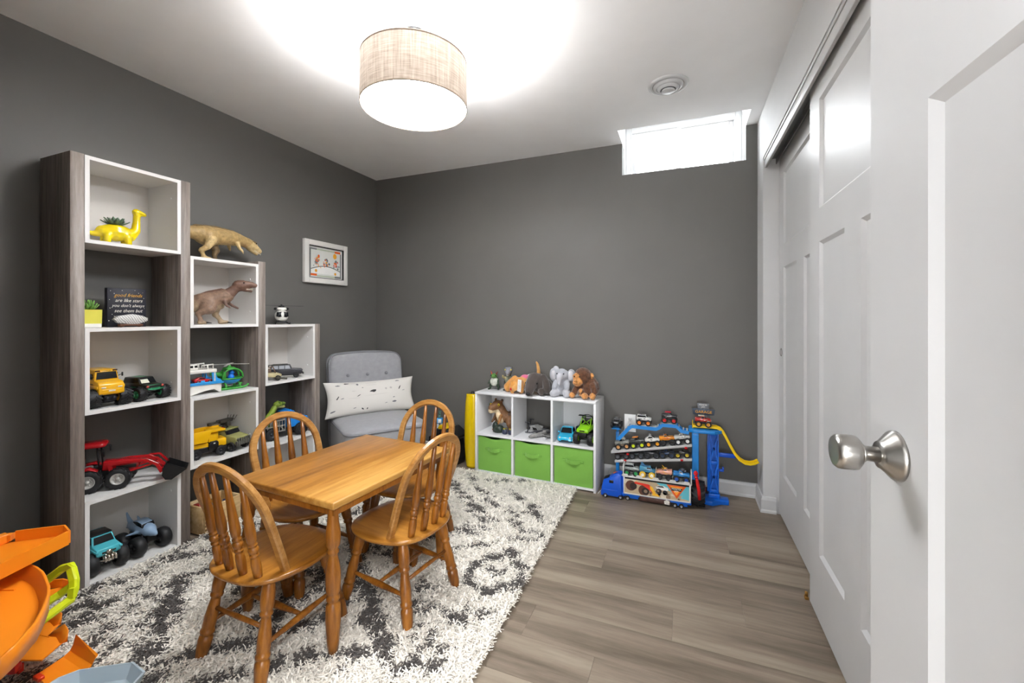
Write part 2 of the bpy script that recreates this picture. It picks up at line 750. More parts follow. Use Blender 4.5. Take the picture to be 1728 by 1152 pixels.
# three-panel doors --------------------------------------------------------
def door_leaf(name, W, Hh, th, stile, mull, ztop, z_mid1, z_mid0, z_bot, parent=None, z0=0.012):
    """local: x along width 0..W, y thickness -th/2..th/2, z up; recessed panels on both faces"""
    q = MB()
    dp = 0.010
    rails = []
    zt = Hh
    for x0, x1, a, c in ((0, stile, z0, zt), (W - stile, W, z0, zt), (stile, W - stile, ztop, zt), (stile, W - stile, z_mid0, z_mid1), (stile, W - stile, z0, z_bot), ((W - mull) / 2, (W + mull) / 2, z_bot, z_mid0)):
        q.box(x0, x1, -th / 2, th / 2, a, c)
    for s_ in (-1, 1):
        pass
    body = q
    px0 = [(stile, W - stile, z_mid1, ztop), (stile, (W - mull) / 2, z_bot, z_mid0), ((W + mull) / 2, W - stile, z_bot, z_mid0)]
    m_ = 0.012
    for (x0, x1, a, c) in px0:
        for s_ in (-1, 1):
            y1, y0 = s_ * th / 2, s_ * (th / 2 - dp)
            o_ = [(x0, y1, a), (x1, y1, a), (x1, y1, c), (x0, y1, c)]
            i_ = [(x0 + m_, y0, a + m_), (x1 - m_, y0, a + m_), (x1 - m_, y0, c - m_), (x0 + m_, y0, c - m_)]
            body._add(o_ + i_, [(0, 1, 5, 4), (1, 2, 6, 5), (2, 3, 7, 6), (3, 0, 4, 7)])
    leaf = body.build(name, WHITE_PAINT, parent, fix=False)
    kids = []
    for (x0, x1, a, c) in px0:
        k_ = MB().box(x0 + m_ - 0.001, x1 - m_ + 0.001, -(th / 2 - dp), th / 2 - dp, a + m_ - 0.001, c - m_ + 0.001).build('panel', WHITE_PAINT, leaf)
    return leaf


DZ = dict(ztop=2.015, z_mid1=1.595, z_mid0=1.468, z_bot=0.262)
d2 = struct(door_leaf('door_2', 0.95, 2.122, 0.032, 0.13, 0.138, **DZ))
d2.location = (0.497, 2.08, 0)
d2.rotation_euler = (0, 0, R(-90))
d3 = struct(door_leaf('door_3', 0.97, 2.122, 0.032, 0.108, 0.138, **DZ))
d3.location = (0.546, 2.953, 0)
d3.rotation_euler = (0, 0, R(-90))
# doors run into the header pocket: lower the header soffit only in front of them
# finger pull on the far door, floor guide beside the near one
for dd, xx in ((d3, 0.05),):
    b = MB()
    M_ = T((xx, -0.0165, 0.972), (R(90), 0, 0))
    b.lathe([(0.0, -0.004), (0.017, -0.004), (0.019, 0.001), (0.022, 0.002), (0.024, 0.0), (0.024, -0.001)], 20, M_)
    b.build('finger_pull', mat('pull_metal', '#6f6a64', 0.35, metal=0.9), dd)
b = MB()
b.box(0.468, 0.482, 2.098, 2.118, 0.0, 0.012, 0.002)
b.cyl((0.475, 2.108, 0.012), (0.475, 2.108, 0.03), 0.006)
tag(b.build('floor_guide', mat('brass_guide', '#a57a3c', 0.45, metal=0.6)), 'small brass floor guide under the overlap of the closet doors', 'door guide')

# entry door standing open beside the camera
d1 = struct(door_leaf('door_1', 0.76, 2.04, 0.035, 0.128, 0.12, ztop=1.45 + 0.47, z_mid1=1.45 + 0.0, z_mid0=1.33, z_bot=0.25)) if False else None
q = MB()
TH_ = 0.035
W_ = 0.76
for x0, x1, a, c in ((0, 0.125, 0.01, 2.04), (W_ - 0.15, W_, 0.01, 2.04), (0.125, W_ - 0.15, 1.925, 2.04), (0.125, W_ - 0.15, 1.447, 1.572), (0.125, W_ - 0.15, 0.01, 0.25), (0.315, 0.43, 0.25, 1.447)):
    q.box(x0, x1, -TH_ / 2, TH_ / 2, a, c)
P1 = [(0.125, W_ - 0.15, 1.572, 1.925), (0.125, 0.315, 0.25, 1.447), (0.43, W_ - 0.15, 0.25, 1.447)]
for (x0, x1, a, c) in P1:
    for s_ in (-1, 1):
        y1, y0, m_ = s_ * TH_ / 2, s_ * (TH_ / 2 - 0.010), 0.013
        o_ = [(x0, y1, a), (x1, y1, a), (x1, y1, c), (x0, y1, c)]
        i_ = [(x0 + m_, y0, a + m_), (x1 - m_, y0, a + m_), (x1 - m_, y0, c - m_), (x0 + m_, y0, c - m_)]
        q._add(o_ + i_, [(0, 1, 5, 4), (1, 2, 6, 5), (2, 3, 7, 6), (3, 0, 4, 7)])
d1 = struct(q.build('door_1', WHITE_PAINT, fix=False))
for (x0, x1, a, c) in P1:
    MB().box(x0 + 0.012, x1 - 0.012, -(TH_ / 2 - 0.010), TH_ / 2 - 0.010, a + 0.012, c - 0.012).build('panel', WHITE_PAINT, d1)
d1.location = (0.325, 0.066, 0)
d1.rotation_euler = (0, 0, R(92.8))
# local +x runs from the hinge to the free edge, local +y faces -X (the camera side)
kx, kz = W_ - 0.077, 0.985
for s_, nm in ((1, 'door_knob'), (-1, 'door_knob')):
    M_ = T((kx, s_ * (TH_ / 2), kz), (R(-90 * s_), 0, 0))
    b = MB()
    b.lathe([(0.0345, 0.0), (0.0345, 0.003), (0.033, 0.006), (0.020, 0.018), (0.0185, 0.021)], 36, M_)
    rose = b.build('knob_rose', CHROME, d1)
    b = MB()
    b.lathe([(0.0105, 0.02), (0.0105, 0.036), (0.0125, 0.038), (0.0125, 0.041), (0.011, 0.042)], 28, M_)
    b.build('knob_neck', CHROME, d1)
    b = MB()
    b.lathe([(0.011, 0.040), (0.019, 0.043), (0.0235, 0.047), (0.0245, 0.052), (0.0245, 0.066), (0.0235, 0.070), (0.0205, 0.0735), (0.019, 0.0738), (0.001, 0.0725)], 36, M_)
    kb = b.build(nm, CHROME, d1)

# front wall with the doorway the camera stands in, and the hallway behind it
b = MB()
b.box(XL - 0.12, -0.47, YF - 0.13, YF, 0, H)
b.box(0.345, XR + 0.85, YF - 0.13, YF, 0, H)
b.box(-0.47, 0.345, YF - 0.13, YF, 2.06, H)
struct(b.build('wall_front', GREY_WALL))
b = MB()
b.box(-2.0, -1.9, -1.6, YF - 0.13, 0, H)
b.box(0.95, 1.05, -1.6, YF - 0.13, 0, H)
b.box(-2.0, 1.05, -1.7, -1.6, 0, H)
b.box(-2.0, 1.05, -1.7, YF - 0.13, H, H + 0.1)
struct(b.build('wall_hall', LIGHT_WALL))

# ================================================================ ceiling fittings
lt = thing('drum_lamp', 'beige linen drum ceiling lamp with a glowing white diffuser', 'ceiling lamp', (LAMP_X, LAMP_Y, H))
b = MB()
b.lathe([(0.062, 0.0), (0.062, -0.022), (0.054, -0.044), (0.03, -0.054), (0.012, -0.055)], 28)
b.build('canopy', mat('chrome_canopy', '#8f8f90', 0.2, metal=1.0), lt)
b = MB()
b.cyl((0, 0, -0.03), (0, 0, -0.20), 0.008)
b.cyl((0.028, 0, -0.03), (0.028, 0, -0.16), 0.0025)
for a in range(3):
    ang = R(120 * a + 20)
    b.cyl((0, 0, -0.165), (0.222 * math.cos(ang), 0.222 * math.sin(ang), -0.165), 0.0025)
b.build('stem', mat('clear_stem', '#dedede', 0.15, metal=0.6), lt)
m, t, p = new_mat('linen_shade')
tc = t.new('ShaderNodeTexCoord')
col_in = []
for sc_ in ((160, 160, 8), (14, 14, 260)):
    mp = t.new('ShaderNodeMapping')
    mp.inputs['Scale'].default_value = sc_
    t.link(tc.outputs['Object'], mp.inputs[0])
    nz = t.new('ShaderNodeTexNoise', i_Scale=1.0, i_Detail=3.0)
    t.link(mp.outputs[0], nz.inputs['Vector'])
    col_in.append(nz.outputs[0])
ad = t.new('ShaderNodeMath', operation='ADD')
t.link(col_in[0], ad.inputs[0])
t.link(col_in[1], ad.inputs[1])
cr = t.new('ShaderNodeValToRGB')
cr.color_ramp.elements[0].position = 0.75
cr.color_ramp.elements[0].color = (*lin('#86786c'), 1)
cr.color_ramp.elements[1].position = 1.25
cr.color_ramp.elements[1].color = (*lin('#b3a597'), 1)
hf = t.new('ShaderNodeMath', operation='MULTIPLY')
hf.inputs[1].default_value = 1.0
t.link(ad.outputs[0], hf.inputs[0])
mr = t.new('ShaderNodeMapRange')
mr.inputs['From Min'].default_value = 0.7
mr.inputs['From Max'].default_value = 1.3
t.link(hf.outputs[0], mr.inputs[0])
cr.color_ramp.elements[0].position = 0.0
cr.color_ramp.elements[1].position = 1.0
t.link(mr.outputs[0], cr.inputs[0])
t.link(cr.outputs[0], p.inputs['Base Color'])
p.inputs['Roughness'].default_value = 0.8
tl = t.new('ShaderNodeBsdfTranslucent')
t.link(cr.outputs[0], tl.inputs['Color'])
ms = t.new('ShaderNodeMixShader')
ms.inputs[0].default_value = 0.015
t.link(p.outputs[0], ms.inputs[1])
t.link(tl.outputs[0], ms.inputs[2])
t.link(ms.outputs[0], t.n['Material Output'].inputs[0])
b = MB()
SR = 0.228
b.lathe([(SR, -0.345), (SR, -0.15)], 72, cap=False)
b.build('lamp_shade', m, lt, fix=False)
b = MB()
for zz in (-0.345, -0.15):
    b.ring((0, 0, zz), (0, 0, 1), SR + 0.0015, 0.006, 0.003, 72)
b.build('shade_rim', mat('shade_rim', '#8d7b6a', 0.7), lt)
b = MB()
b.lathe([(SR - 0.003, -0.338), (SR - 0.003, -0.341), (SR * 0.8, -0.343), (0.001, -0.343)], 60)
b.build('diffuser', emit_mat('lamp_diffuser', '#f6faff', 25.0), lt)

vt = thing('ceiling_vent', 'round white ceiling air diffuser with concentric rings near the window', 'ceiling vent', (-0.079, 2.455, H))
b = MB()
b.lathe([(0.105, 0.0), (0.105, -0.004), (0.098, -0.009), (0.086, -0.012), (0.08, -0.006), (0.08, 0.0)], 40)
b.build('vent_flange', WHITE_PAINT, vt)
VG = mat('vent_shadow_grey', '#4a4a4a', 0.5)
b = MB()
b.lathe([(0.080, -0.002), (0.072, -0.002), (0.07, -0.006), (0.0, -0.006)], 36)
b.build('vent_throat', VG, vt)
for r0, r1, z0 in ((0.079, 0.064, -0.020), (0.058, 0.044, -0.030)):
    b = MB()
    b.lathe([(r0, z0 + 0.014), (r0, z0 + 0.011), (r1, z0), (r1 - 0.004, z0), (r1 - 0.004, z0 + 0.003), (r0 - 0.005, z0 + 0.014)], 36, cap=False)
    b.build('vent_ring', WHITE_PAINT, vt)
b = MB()
b.lathe([(0.001, -0.030), (0.034, -0.030), (0.036, -0.034), (0.030, -0.038), (0.0, -0.039)], 28)
b.build('vent_cap', WHITE_PAINT, vt)

# ================================================================ wall outlet, framed print
WP = mat('outlet_white', '#e9e9e7', 0.4, var=0.01)
ou = thing('wall_outlet', 'white double outlet plate on the dark wall behind the toy garage', 'outlet', (-0.36, YB, 0.414))
MB().box(-0.04, 0.04, -0.006, 0, -0.063, 0.063, 0.002).build('plate', WP, ou)
for z in (0.027, -0.027):
    sk = MB().box(-0.017, 0.017, -0.009, -0.005, z - 0.015, z + 0.015, 0.002).build('socket', WP, ou)
    b = MB()
    b.box(-0.008, -0.0055, -0.0095, -0.0085, z - 0.004, z + 0.006)
    b.box(0.0055, 0.008, -0.0095, -0.0085, z - 0.004, z + 0.006)
    b.cyl((0, -0.0085, z - 0.009), (0, -0.0095, z - 0.009), 0.002, n=10)
    b.build('slot', BLACK, sk)
# ================================================================ framed print on the left wall
fr = thing('framed_print', 'white framed small print of a cartoon animal train on the dark wall', 'picture', (XL, 2.555, 1.603), R(-90) + PI)
# local x runs along the wall (+x = into the room's depth), local y points out of the wall after rotation
fr.rotation_euler = (0, 0, R(90))
# local +x = world +Y, local -y = world +X
FW, FH = 0.215, 0.163
b = MB()
for x0, x1, z0, z1 in ((-FW, -FW + 0.04, -FH, FH), (FW - 0.04, FW, -FH, FH), (-FW + 0.04, FW - 0.04, FH - 0.04, FH), (-FW + 0.04, FW - 0.04, -FH, -FH + 0.04)):
    b.box(x0, x1, -0.032, -0.002, z0, z1, 0.003)
b.build('picture_frame', mat('white_frame', '#e8e6e1', 0.4, var=0.03), fr)
b = MB()
rect_frame(b, -FW + 0.038, FW - 0.038, -FH + 0.038, FH - 0.038, -0.028, -0.012, 0.007, 0.0)
b.build('frame_lip', mat('frame_lip_black', '#1e1d1c', 0.5), fr)
MB().box(-FW + 0.04, FW - 0.04, -0.014, -0.004, -FH + 0.04, FH - 0.04).build('mount_board', mat('mount_board', '#efeeea', 0.7, var=0.02), fr)
b = MB()
cols = ['#dfe0da', '#7d807d', '#b9c2ab', '#e8661b', '#f0a92c', '#8d9a98', '#d9534a', '#e3b9a0', '#5c5f60', '#f3f2ee']
y_ = -0.0142


def flat(poly, ci, lift=0.0):
    b.mi = ci
    b._add([(p[0], y_ - lift, p[1]) for p in poly], [tuple(range(len(poly)))])


def disc(cx, cz, rx, rz, ci, lift=0.0, n=14):
    flat([(cx + rx * math.cos(2 * PI * i / n), cz + rz * math.sin(2 * PI * i / n)) for i in range(n)], ci, lift)


flat([(-0.158, -0.112), (0.160, -0.112), (0.160, 0.106), (-0.158, 0.106)], 0)
flat([(-0.158, -0.112), (-0.146, -0.112), (-0.146, 0.106), (-0.158, 0.106)], 1, 0.0002)
flat([(0.147, -0.112), (0.160, -0.112), (0.160, 0.09), (0.147, 0.09)], 1, 0.0002)
flat([(-0.158, 0.094), (-0.09, 0.094), (-0.09, 0.106), (-0.158, 0.106)], 1, 0.0003)
flat([(-0.09, 0.094), (0.09, 0.094), (0.09, 0.106), (-0.09, 0.106)], 2, 0.0003)
flat([(-0.09, -0.112), (0.09, -0.112), (0.09, -0.100), (-0.09, -0.100)], 2, 0.0003)
flat([(0.09, 0.090), (0.15, 0.090), (0.15, 0.106), (0.09, 0.106)], 3, 0.0003)
flat([(-0.15, -0.106), (-0.09, -0.106), (-0.09, -0.090), (-0.15, -0.090)], 3, 0.0004)
flat([(0.09, -0.112), (0.147, -0.112), (0.147, -0.096), (0.09, -0.096)], 1, 0.0003)
disc(0.092, 0.064, 0.019, 0.022, 4, 0.0003)
arch = [(-0.146 + 0.293 * i / 12, -0.052 + 0.030 * math.sin(PI * i / 12)) for i in range(13)]
flat(arch + [(x, z - 0.006) for x, z in arch[::-1]], 8, 0.0003)
flat([(x, z - 0.006) for x, z in arch] + [(0.147, -0.088), (-0.146, -0.088)], 9, 0.0002)
rr = random.Random(2)
for cx, n in ((-0.09, 26), (0.005, 26), (0.095, 20)):
    for i in range(n):
        dx, dz = rr.gauss(0, 0.016), rr.uniform(-0.020, 0.035)
        s_ = rr.uniform(0.004, 0.010)
        disc(cx + dx, 0.0 + dz - abs(dx) * 0.6, s_, s_, rr.choice([1, 3, 4, 5, 5, 6, 7, 8]), 0.0004 + i * 0.00001, 9)
disc(-0.072, 0.046, 0.010, 0.014, 3, 0.0009)
disc(-0.098, -0.066, 0.012, 0.012, 4, 0.0005)
disc(0.096, -0.078, 0.011, 0.011, 4, 0.0005)
b.build('train_print', [mat('print_ink_%d' % i, c, 0.7, var=0.05) for i, c in enumerate(cols)], fr, fix=False)
m, t, p = new_mat('frame_glass')
p.inputs['Base Color'].default_value = (1, 1, 1, 1)
p.inputs['Roughness'].default_value = 0.02

# ================================================================ stepped bookcase
BX0, BX1 = -2.615, -2.37
GREYWOOD = grain('grey_oak_laminate', '#5b514c', '#82776f', '#9f958e', 2, 0.5, 60, 9, 0.0, 0.05, k=16, coarse_amt=0.45)
LAM = mat('white_laminate', '#e4e2df', 0.38, var=0.015)
BACKP = mat('cube_back_laminate', '#d8d3cd', 0.5, var=0.02)
bc = thing('stepped_bookcase', 'tall grey oak and white bookcase stepping down in three columns along the left wall', 'bookcase', (0, 0, 0))
for y0, y1, zt in ((0.947, 0.994, 1.874), (1.367, 1.412, 1.874), (1.791, 1.838, 1.514), (2.212, 2.257, 1.131)):
    MB().box(BX0, BX1, y0, y1, 0.001, zt, 0.0012, 1).build('side_panel', GREYWOOD, bc)
cells = {'c1': (0.994, 1.367), 'c2': (1.412, 1.791), 'c3': (1.838, 2.212)}
BT = 0.016
for col_, z0, z1 in (('c1', 1.497, 1.872), ('c1', 0.757, 1.131), ('c1', 0.012, 0.386), ('c2', 1.122, 1.496), ('c2', 0.386, 0.757), ('c3', 0.757, 1.131), ('c3', 0.012, 0.386)):
    y0, y1 = cells[col_]
    b = MB()
    b.box(BX0, BX1 + 0.001, y0, y0 + BT, z0, z1)
    b.box(BX0, BX1 + 0.001, y1 - BT, y1, z0, z1)
    b.box(BX0, BX1 + 0.001, y0 + BT, y1 - BT, z1 - BT, z1)
    b.box(BX0, BX1 + 0.001, y0 + BT, y1 - BT, z0, z0 + BT)
    cube = b.build('cube_box', LAM, bc)
    MB().box(BX0, BX0 + 0.004, y0 + BT, y1 - BT, z0 + BT, z1 - BT).build('back_panel', BACKP, cube)
    b = MB()
    for zz in (z0 + 0.09, z1 - 0.09):
        b.cyl((BX1 - 0.05, y1 - BT, zz), (BX1 - 0.05, y1 - BT - 0.0015, zz), 0.0045, n=12)
    b.build('screw_cap', mat('screw_cap', '#f4f4f4', 0.3, var=0.0), cube)

# ================================================================ cube organizer, rotated a little against the wall
OG_ANG = math.atan2(-0.045, 0.925)
og = thing('cube_organizer', 'low white six cube organizer with three green bins below and toys above', 'shelf unit', (-1.47, 2.88, 0), OG_ANG)
OW, OD, OH, OT = 0.926, 0.252, 0.612, 0.016
MELA = mat('white_melamine', '#e3e3e4', 0.4, var=0.012)
MB().box(0, OW, 0, OD, OH - OT, OH, 0.001, 1).build('top_board', MELA, og)
for x0 in (0, OW - OT):
    MB().box(x0, x0 + OT, 0.0005, OD, 0, OH - OT, 0.001, 1).build('side_board', MELA, og)
CW = (OW - 4 * OT) / 3
for i in (1, 2):
    x0 = i * (CW + OT)
    MB().box(x0, x0 + OT, 0.001, OD, 0.024, OH - OT).build('divider', MELA, og)
MB().box(OT, OW - OT, 0.001, OD, 0.012, 0.024).build('bottom_board', MELA, og)
MIDZ = 0.303
MB().box(OT, OW - OT, 0.0005, OD, MIDZ - OT, MIDZ).build('middle_shelf', MELA, og)
for i in (0, 2):
    x0 = OT + i * (CW + OT)
    MB().box(x0, x0 + CW, OD - 0.004, OD, MIDZ, OH - OT).build('back_panel', MELA, og)
GREEN = mat('green_bin_fabric', '#74a843', 0.85, var=0.06, vs=5, bump=0.25, bs=500, sheen=0.2)


def og_pt(x, y, z):
    c_, s_ = math.cos(OG_ANG), math.sin(OG_ANG)
    return (-1.47 + x * c_ - y * s_, 2.88 + x * s_ + y * c_, z)


def bin_(ix, label, sag):
    x0 = OT + ix * (CW + OT)
    w = CW - 0.016
    t_ = thing('fabric_bin', label, 'storage bin', og_pt(x0 + CW / 2, 0.012, 0.024), OG_ANG, 'green fabric bins in the white organizer')
    n = 12
    hgt = 0.256
    b = MB()
    # front face grid with a sagging upper edge and slight bulge
    def zt(u):
        return hgt - sag * (math.sin(PI * min(1, max(0, u * 1.15 - 0.05))) ** 2)
    N = 14
    fl, bl = [], []
    for j in range(N + 1):
        v = j / N
        fl.append([(-w / 2 + w * i / n, -0.004 * math.sin(PI * i / n) * math.sin(PI * v) + 0.0018 * mnoise.noise(Vector((i * .5 + ix * 7, v * 5, 1))), 0.001 + v * zt(i / n)) for i in range(n + 1)])
        bl.append([(-w / 2 + w * i / n, 0.005 - 0.004 * math.sin(PI * i / n) * math.sin(PI * v), 0.001 + v * zt(i / n)) for i in range(n + 1)])
    vs, fs = [], []
    for lay, flip in ((fl, False), (bl, True)):
        o_ = len(vs)
        for row in lay:
            vs += row
        for j in range(N):
            for i in range(n):
                q_ = (o_ + j * (n + 1) + i, o_ + j * (n + 1) + i + 1, o_ + (j + 1) * (n + 1) + i + 1, o_ + (j + 1) * (n + 1) + i)
                fs.append(q_[::-1] if flip else q_)
    L_ = (N + 1) * (n + 1)
    for i in range(n):
        a = N * (n + 1) + i
        fs.append((a, a + 1, L_ + a + 1, L_ + a))
    b._add(vs, fs, True)
    # sides, back and base
    b.box(-w / 2, -w / 2 + 0.004, 0.002, 0.222, 0.001, hgt - 0.004)
    b.box(w / 2 - 0.004, w / 2, 0.002, 0.222, 0.001, hgt - 0.004)
    b.box(-w / 2, w / 2, 0.218, 0.222, 0.001, hgt)
    b.box(-w / 2, w / 2, 0.002, 0.222, 0.001, 0.005)
    b.build('bin_body', GREEN, t_, fix=False)
    h = MB()
    pts = []
    hw = 0.052
    for i in range(13):
        u = i / 12
        pts.append((-hw + 2 * hw * u, -0.004 - 0.017 * math.sin(PI * u) ** 0.8, 0.170 - 0.007 * math.sin(PI * u)))
    h.strip(pts, 0.003, 0.026)
    # stitched ends of the strap
    for s_ in (-1, 1):
        h.box(s_ * hw - 0.022, s_ * hw + 0.022, -0.0065, -0.0025, 0.163, 0.178, 0.001, 1)
    h.build('handle_strap', GREEN, t_)


bin_(0, 'green fabric bin with strap handle in the organizer, beside the yellow inflatable', 0.018)
bin_(1, 'green fabric bin with strap handle in the middle of the organizer', 0.014)
bin_(2, 'green fabric bin with strap handle in the organizer, beside the blue toy truck', 0.003)

# ================================================================ play table
TABLE_WOOD = grain('honey_oak_top', '#80501b', '#a8712c', '#c7974f', 1, 0.30, 42, 5, 0.15, 0.03, k=13, coarse_amt=0.55)
LEG_WOOD = grain('honey_oak_turned', '#5f350b', '#8a5216', '#a96c25', 2, 0.32, 60, 9, 0.15, 0.03, k=10, coarse_amt=0.5)
SEAT_WOOD = grain('honey_oak_seat', '#6f4010', '#9c6420', '#bb843a', 1, 0.28, 45, 6, 0.2, 0.03, k=11, coarse_amt=0.55)
HOOP_WOOD = grain('honey_oak_hoop', '#875621', '#a57439', '#bb8c52', 0, 0.33, 60, 8, 0.1, 0.03, k=6, coarse_amt=0.4)
pt = thing('play_table', 'honey coloured wooden kids table with turned legs on the shaggy rug', 'table', (-1.338, 1.459, 0.009), R(-4.05))
TZ = 0.541
b = MB()
b.box(-0.268, 0.268, -0.342, 0.342, TZ - 0.026, TZ, 0.006, 3)
b.build('tabletop', TABLE_WOOD, pt)
b = MB()
for s_ in (-1, 1):
    b.box(s_ * 0.248 - 0.009, s_ * 0.248 + 0.009, -0.33, 0.33, TZ - 0.050, TZ - 0.024)
    b.box(-0.239, 0.239, s_ * 0.321 - 0.009, s_ * 0.321 + 0.009, TZ - 0.050, TZ - 0.024)
b.build('apron', LEG_WOOD, pt)
TLEG = [(0, 0.0145), (0.10, 0.0185), (0.24, 0.0225), (0.29, 0.0225), (0.345, 0.0205), (0.355, 0.016), (0.365, 0.016), (0.375, 0.020), (0.395, 0.0195), (0.405, 0.016), (0.425, 0.0205), (0.45, 0.0215), (0.50, 0.0225),
        (0.56, 0.0222), (0.61, 0.019), (0.66, 0.0145), (0.675, 0.0135), (0.685, 0.018), (0.70, 0.018), (0.712, 0.0145), (0.735, 0.0205), (0.78, 0.0222), (0.83, 0.0215), (0.88, 0.018), (0.93, 0.0165), (1.0, 0.0165)]
for sx in (-1, 1):
    for sy in (-1, 1):
        b = MB()
        b.turn((sx * 0.236, sy * 0.315, 0.0), (sx * 0.236, sy * 0.315, TZ - 0.021), [(t_, 0.0155 + (r_ - 0.0145) * 1.25) for t_, r_ in TLEG], 20)
        b.build('leg', LEG_WOOD, pt)

# ================================================================ arched back chairs
SZ = 0.322
chair = thing('spindle_chair', 'x', 'chair', (0, 0, 0.009), 0)
b = MB()
n = 44


def seat_r(a):
    # rounded D: broad front, rounder back
    c_, s_ = math.cos(a), math.sin(a)
    e = 2.6
    rx, ry = 0.190, 0.184
    k_ = (abs(c_) ** e + abs(s_) ** e) ** (-1 / e)
    f_ = 1.0 if s_ > 0 else 1.0 - 0.10 * (abs(c_) ** 1.5) * abs(s_)
    return rx * k_ * c_ * f_, ry * k_ * s_


lps = []
for dz, f in ((-0.022, 0.90), (-0.019, 0.955), (-0.012, 0.99), (-0.006, 1.0), (-0.002, 0.993), (0.0, 0.972), (-0.0015, 0.80), (-0.004, 0.5), (-0.005, 0.1)):
    lps.append([(f * seat_r(2 * PI * i / n)[0], f * seat_r(2 * PI * i / n)[1], SZ + dz) for i in range(n)])
b.loft(lps)
b.build('seat', SEAT_WOOD, chair)
# bent hoop in a leaning plane
HOOP_Y0, LEAN, HH = -0.072, 0.142, 0.382
VL = math.hypot(LEAN, HH)


def hoop_pt(u, v):
    return Vector((u, HOOP_Y0 - LEAN * v / VL, SZ - 0.004 + HH * v / VL))


path = []
ra = 0.158
v0 = VL - ra - 0.014
for i in range(7):
    tt = i / 7
    path.append((-(0.142 + 0.016 * math.sin(tt * PI / 2)), v0 * tt))
for i in range(21):
    a = PI - PI * i / 20
    path.append((ra * math.cos(a), v0 + ra * math.sin(a)))
for i in range(6, -1, -1):
    tt = i / 7
    path.append((0.142 + 0.016 * math.sin(tt * PI / 2), v0 * tt))
b = MB()
nrm = Vector((0, HH, LEAN)).normalized()
b.strip([hoop_pt(u, v) for u, v in path], 0.031, 0.021, up=nrm, bev=True)
b.build('hoop', HOOP_WOOD, chair)
SPIN = [(0, 0.0105), (0.08, 0.0125), (0.17, 0.0128), (0.22, 0.0112), (0.235, 0.0085), (0.245, 0.0125), (0.262, 0.0125), (0.272, 0.0085), (0.285, 0.0125), (0.31, 0.0142), (0.335, 0.0125), (0.345, 0.0085),
        (0.355, 0.0125), (0.368, 0.0125), (0.378, 0.0095), (0.40, 0.0125), (0.46, 0.0138), (0.54, 0.0128), (0.75, 0.0095), (1.0, 0.0072)]
for x in (-0.096, -0.033, 0.033, 0.096):
    v1 = v0 + math.sqrt(max(ra ** 2 - x ** 2, 0)) - 0.011
    p1 = hoop_pt(x * 1.03, v1)
    b = MB()
    b.turn((x, -0.142 if abs(x) < 0.05 else -0.135, SZ - 0.006), p1, [(t_, 0.0085 + (r_ - 0.0085) * 1.25 + 0.0008) for t_, r_ in SPIN], 14)
    b.build('spindle', LEG_WOOD, chair)
CLEG = [(0, 0.0135), (0.03, 0.0145), (0.10, 0.0165), (0.20, 0.018), (0.235, 0.0172), (0.25, 0.0145), (0.26, 0.0145), (0.27, 0.0178), (0.30, 0.018), (0.315, 0.0155), (0.34, 0.0165), (0.45, 0.0168), (0.56, 0.0145), (0.62, 0.013), (0.64, 0.0125),
        (0.65, 0.016), (0.675, 0.0165), (0.69, 0.0138), (0.71, 0.016), (0.78, 0.0175), (0.85, 0.0175), (0.93, 0.0155), (1.0, 0.0135)]
legs = {}
for sx in (-1, 1):
    for sy, yb_, yt_ in ((-1, -0.168, -0.108), (1, 0.178, 0.108)):
        p0, p1 = Vector((sx * 0.148, yb_, 0.0)), Vector((sx * 0.112, yt_, SZ - 0.012))
        legs[(sx, sy)] = (p0, p1)
        b = MB()
        b.turn(p0, p1, [(t_, 0.0145 + (r_ - 0.0125) * 1.5) for t_, r_ in CLEG], 16)
        b.build('leg', LEG_WOOD, chair)


def on_leg(k_, z):
    p0, p1 = legs[k_]
    return p0 + (p1 - p0) * (z / p1.z)


ROD = [(0, 0.0065), (0.15, 0.0078), (0.35, 0.0105), (0.5, 0.0125), (0.65, 0.0105), (0.85, 0.0078), (1, 0.0065)]
mids = []
for sx in (-1, 1):
    a, c = on_leg((sx, -1), 0.115), on_leg((sx, 1), 0.125)
    b = MB()
    b.turn(a, c, ROD, 12)
    b.build('stretcher', LEG_WOOD, chair)
    mids.append((a + c) / 2)
b = MB()
b.turn(mids[0], mids[1], ROD, 12)
b.build('stretcher', LEG_WOOD, chair)
b = MB()
b.turn(on_leg((-1, -1), 0.165), on_leg((1, -1), 0.165), [(0, 0.0062), (0.5, 0.0085), (1, 0.0062)], 12)
b.build('stretcher', LEG_WOOD, chair)
CG = 'arched spindle chairs around the play table'
chair['group'] = CG
chair.location = (-1.378, 1.108, 0.012)
chair.rotation_euler = (0, 0, R(-1))
chair['label'] = "spindle chair at the table's near short end, nearest the camera, back to the camera"
dup(chair, (-1.098, 1.482, 0.012), (0, 0, R(83)), 'spindle chair on the open floor side of the table, seat fully in view', CG)
dup(chair, (-1.622, 1.468, 0.012), (0, 0, R(-99)), 'spindle chair between the table and the bookcase, only its arched back showing', CG)
dup(chair, (-1.316, 1.836, 0.012), (0, 0, R(180)), 'spindle chair at the far table end, in front of the grey armchair', CG)

# ================================================================ slipper chair with lumbar cushion
GREYF = mat('grey_linen_upholstery', '#9c9c9f', 0.9, var=0.06, vs=30, bump=0.35, bs=420, sheen=0.3)
PIPE = mat('grey_piping', '#838387', 0.85, bump=0.2, bs=400)
sc_ = thing('slipper_chair', 'grey upholstered armless chair with buttoned back in the room corner', 'armchair', (-2.16, 2.59, 0), R(-125))
# local +y = facing direction (world -35 deg), local x across


def rrect(w, h, r, n=6):
    out = []
    for cx, cy, a0 in ((w - r, h - r, 0), (-w + r, h - r, 90), (-w + r, -h + r, 180), (w - r, -h + r, 270)):
        for i in range(n + 1):
            a = R(a0 + 90 * i / n)
            out.append((cx + r * math.cos(a), cy + r * math.sin(a)))
    return out


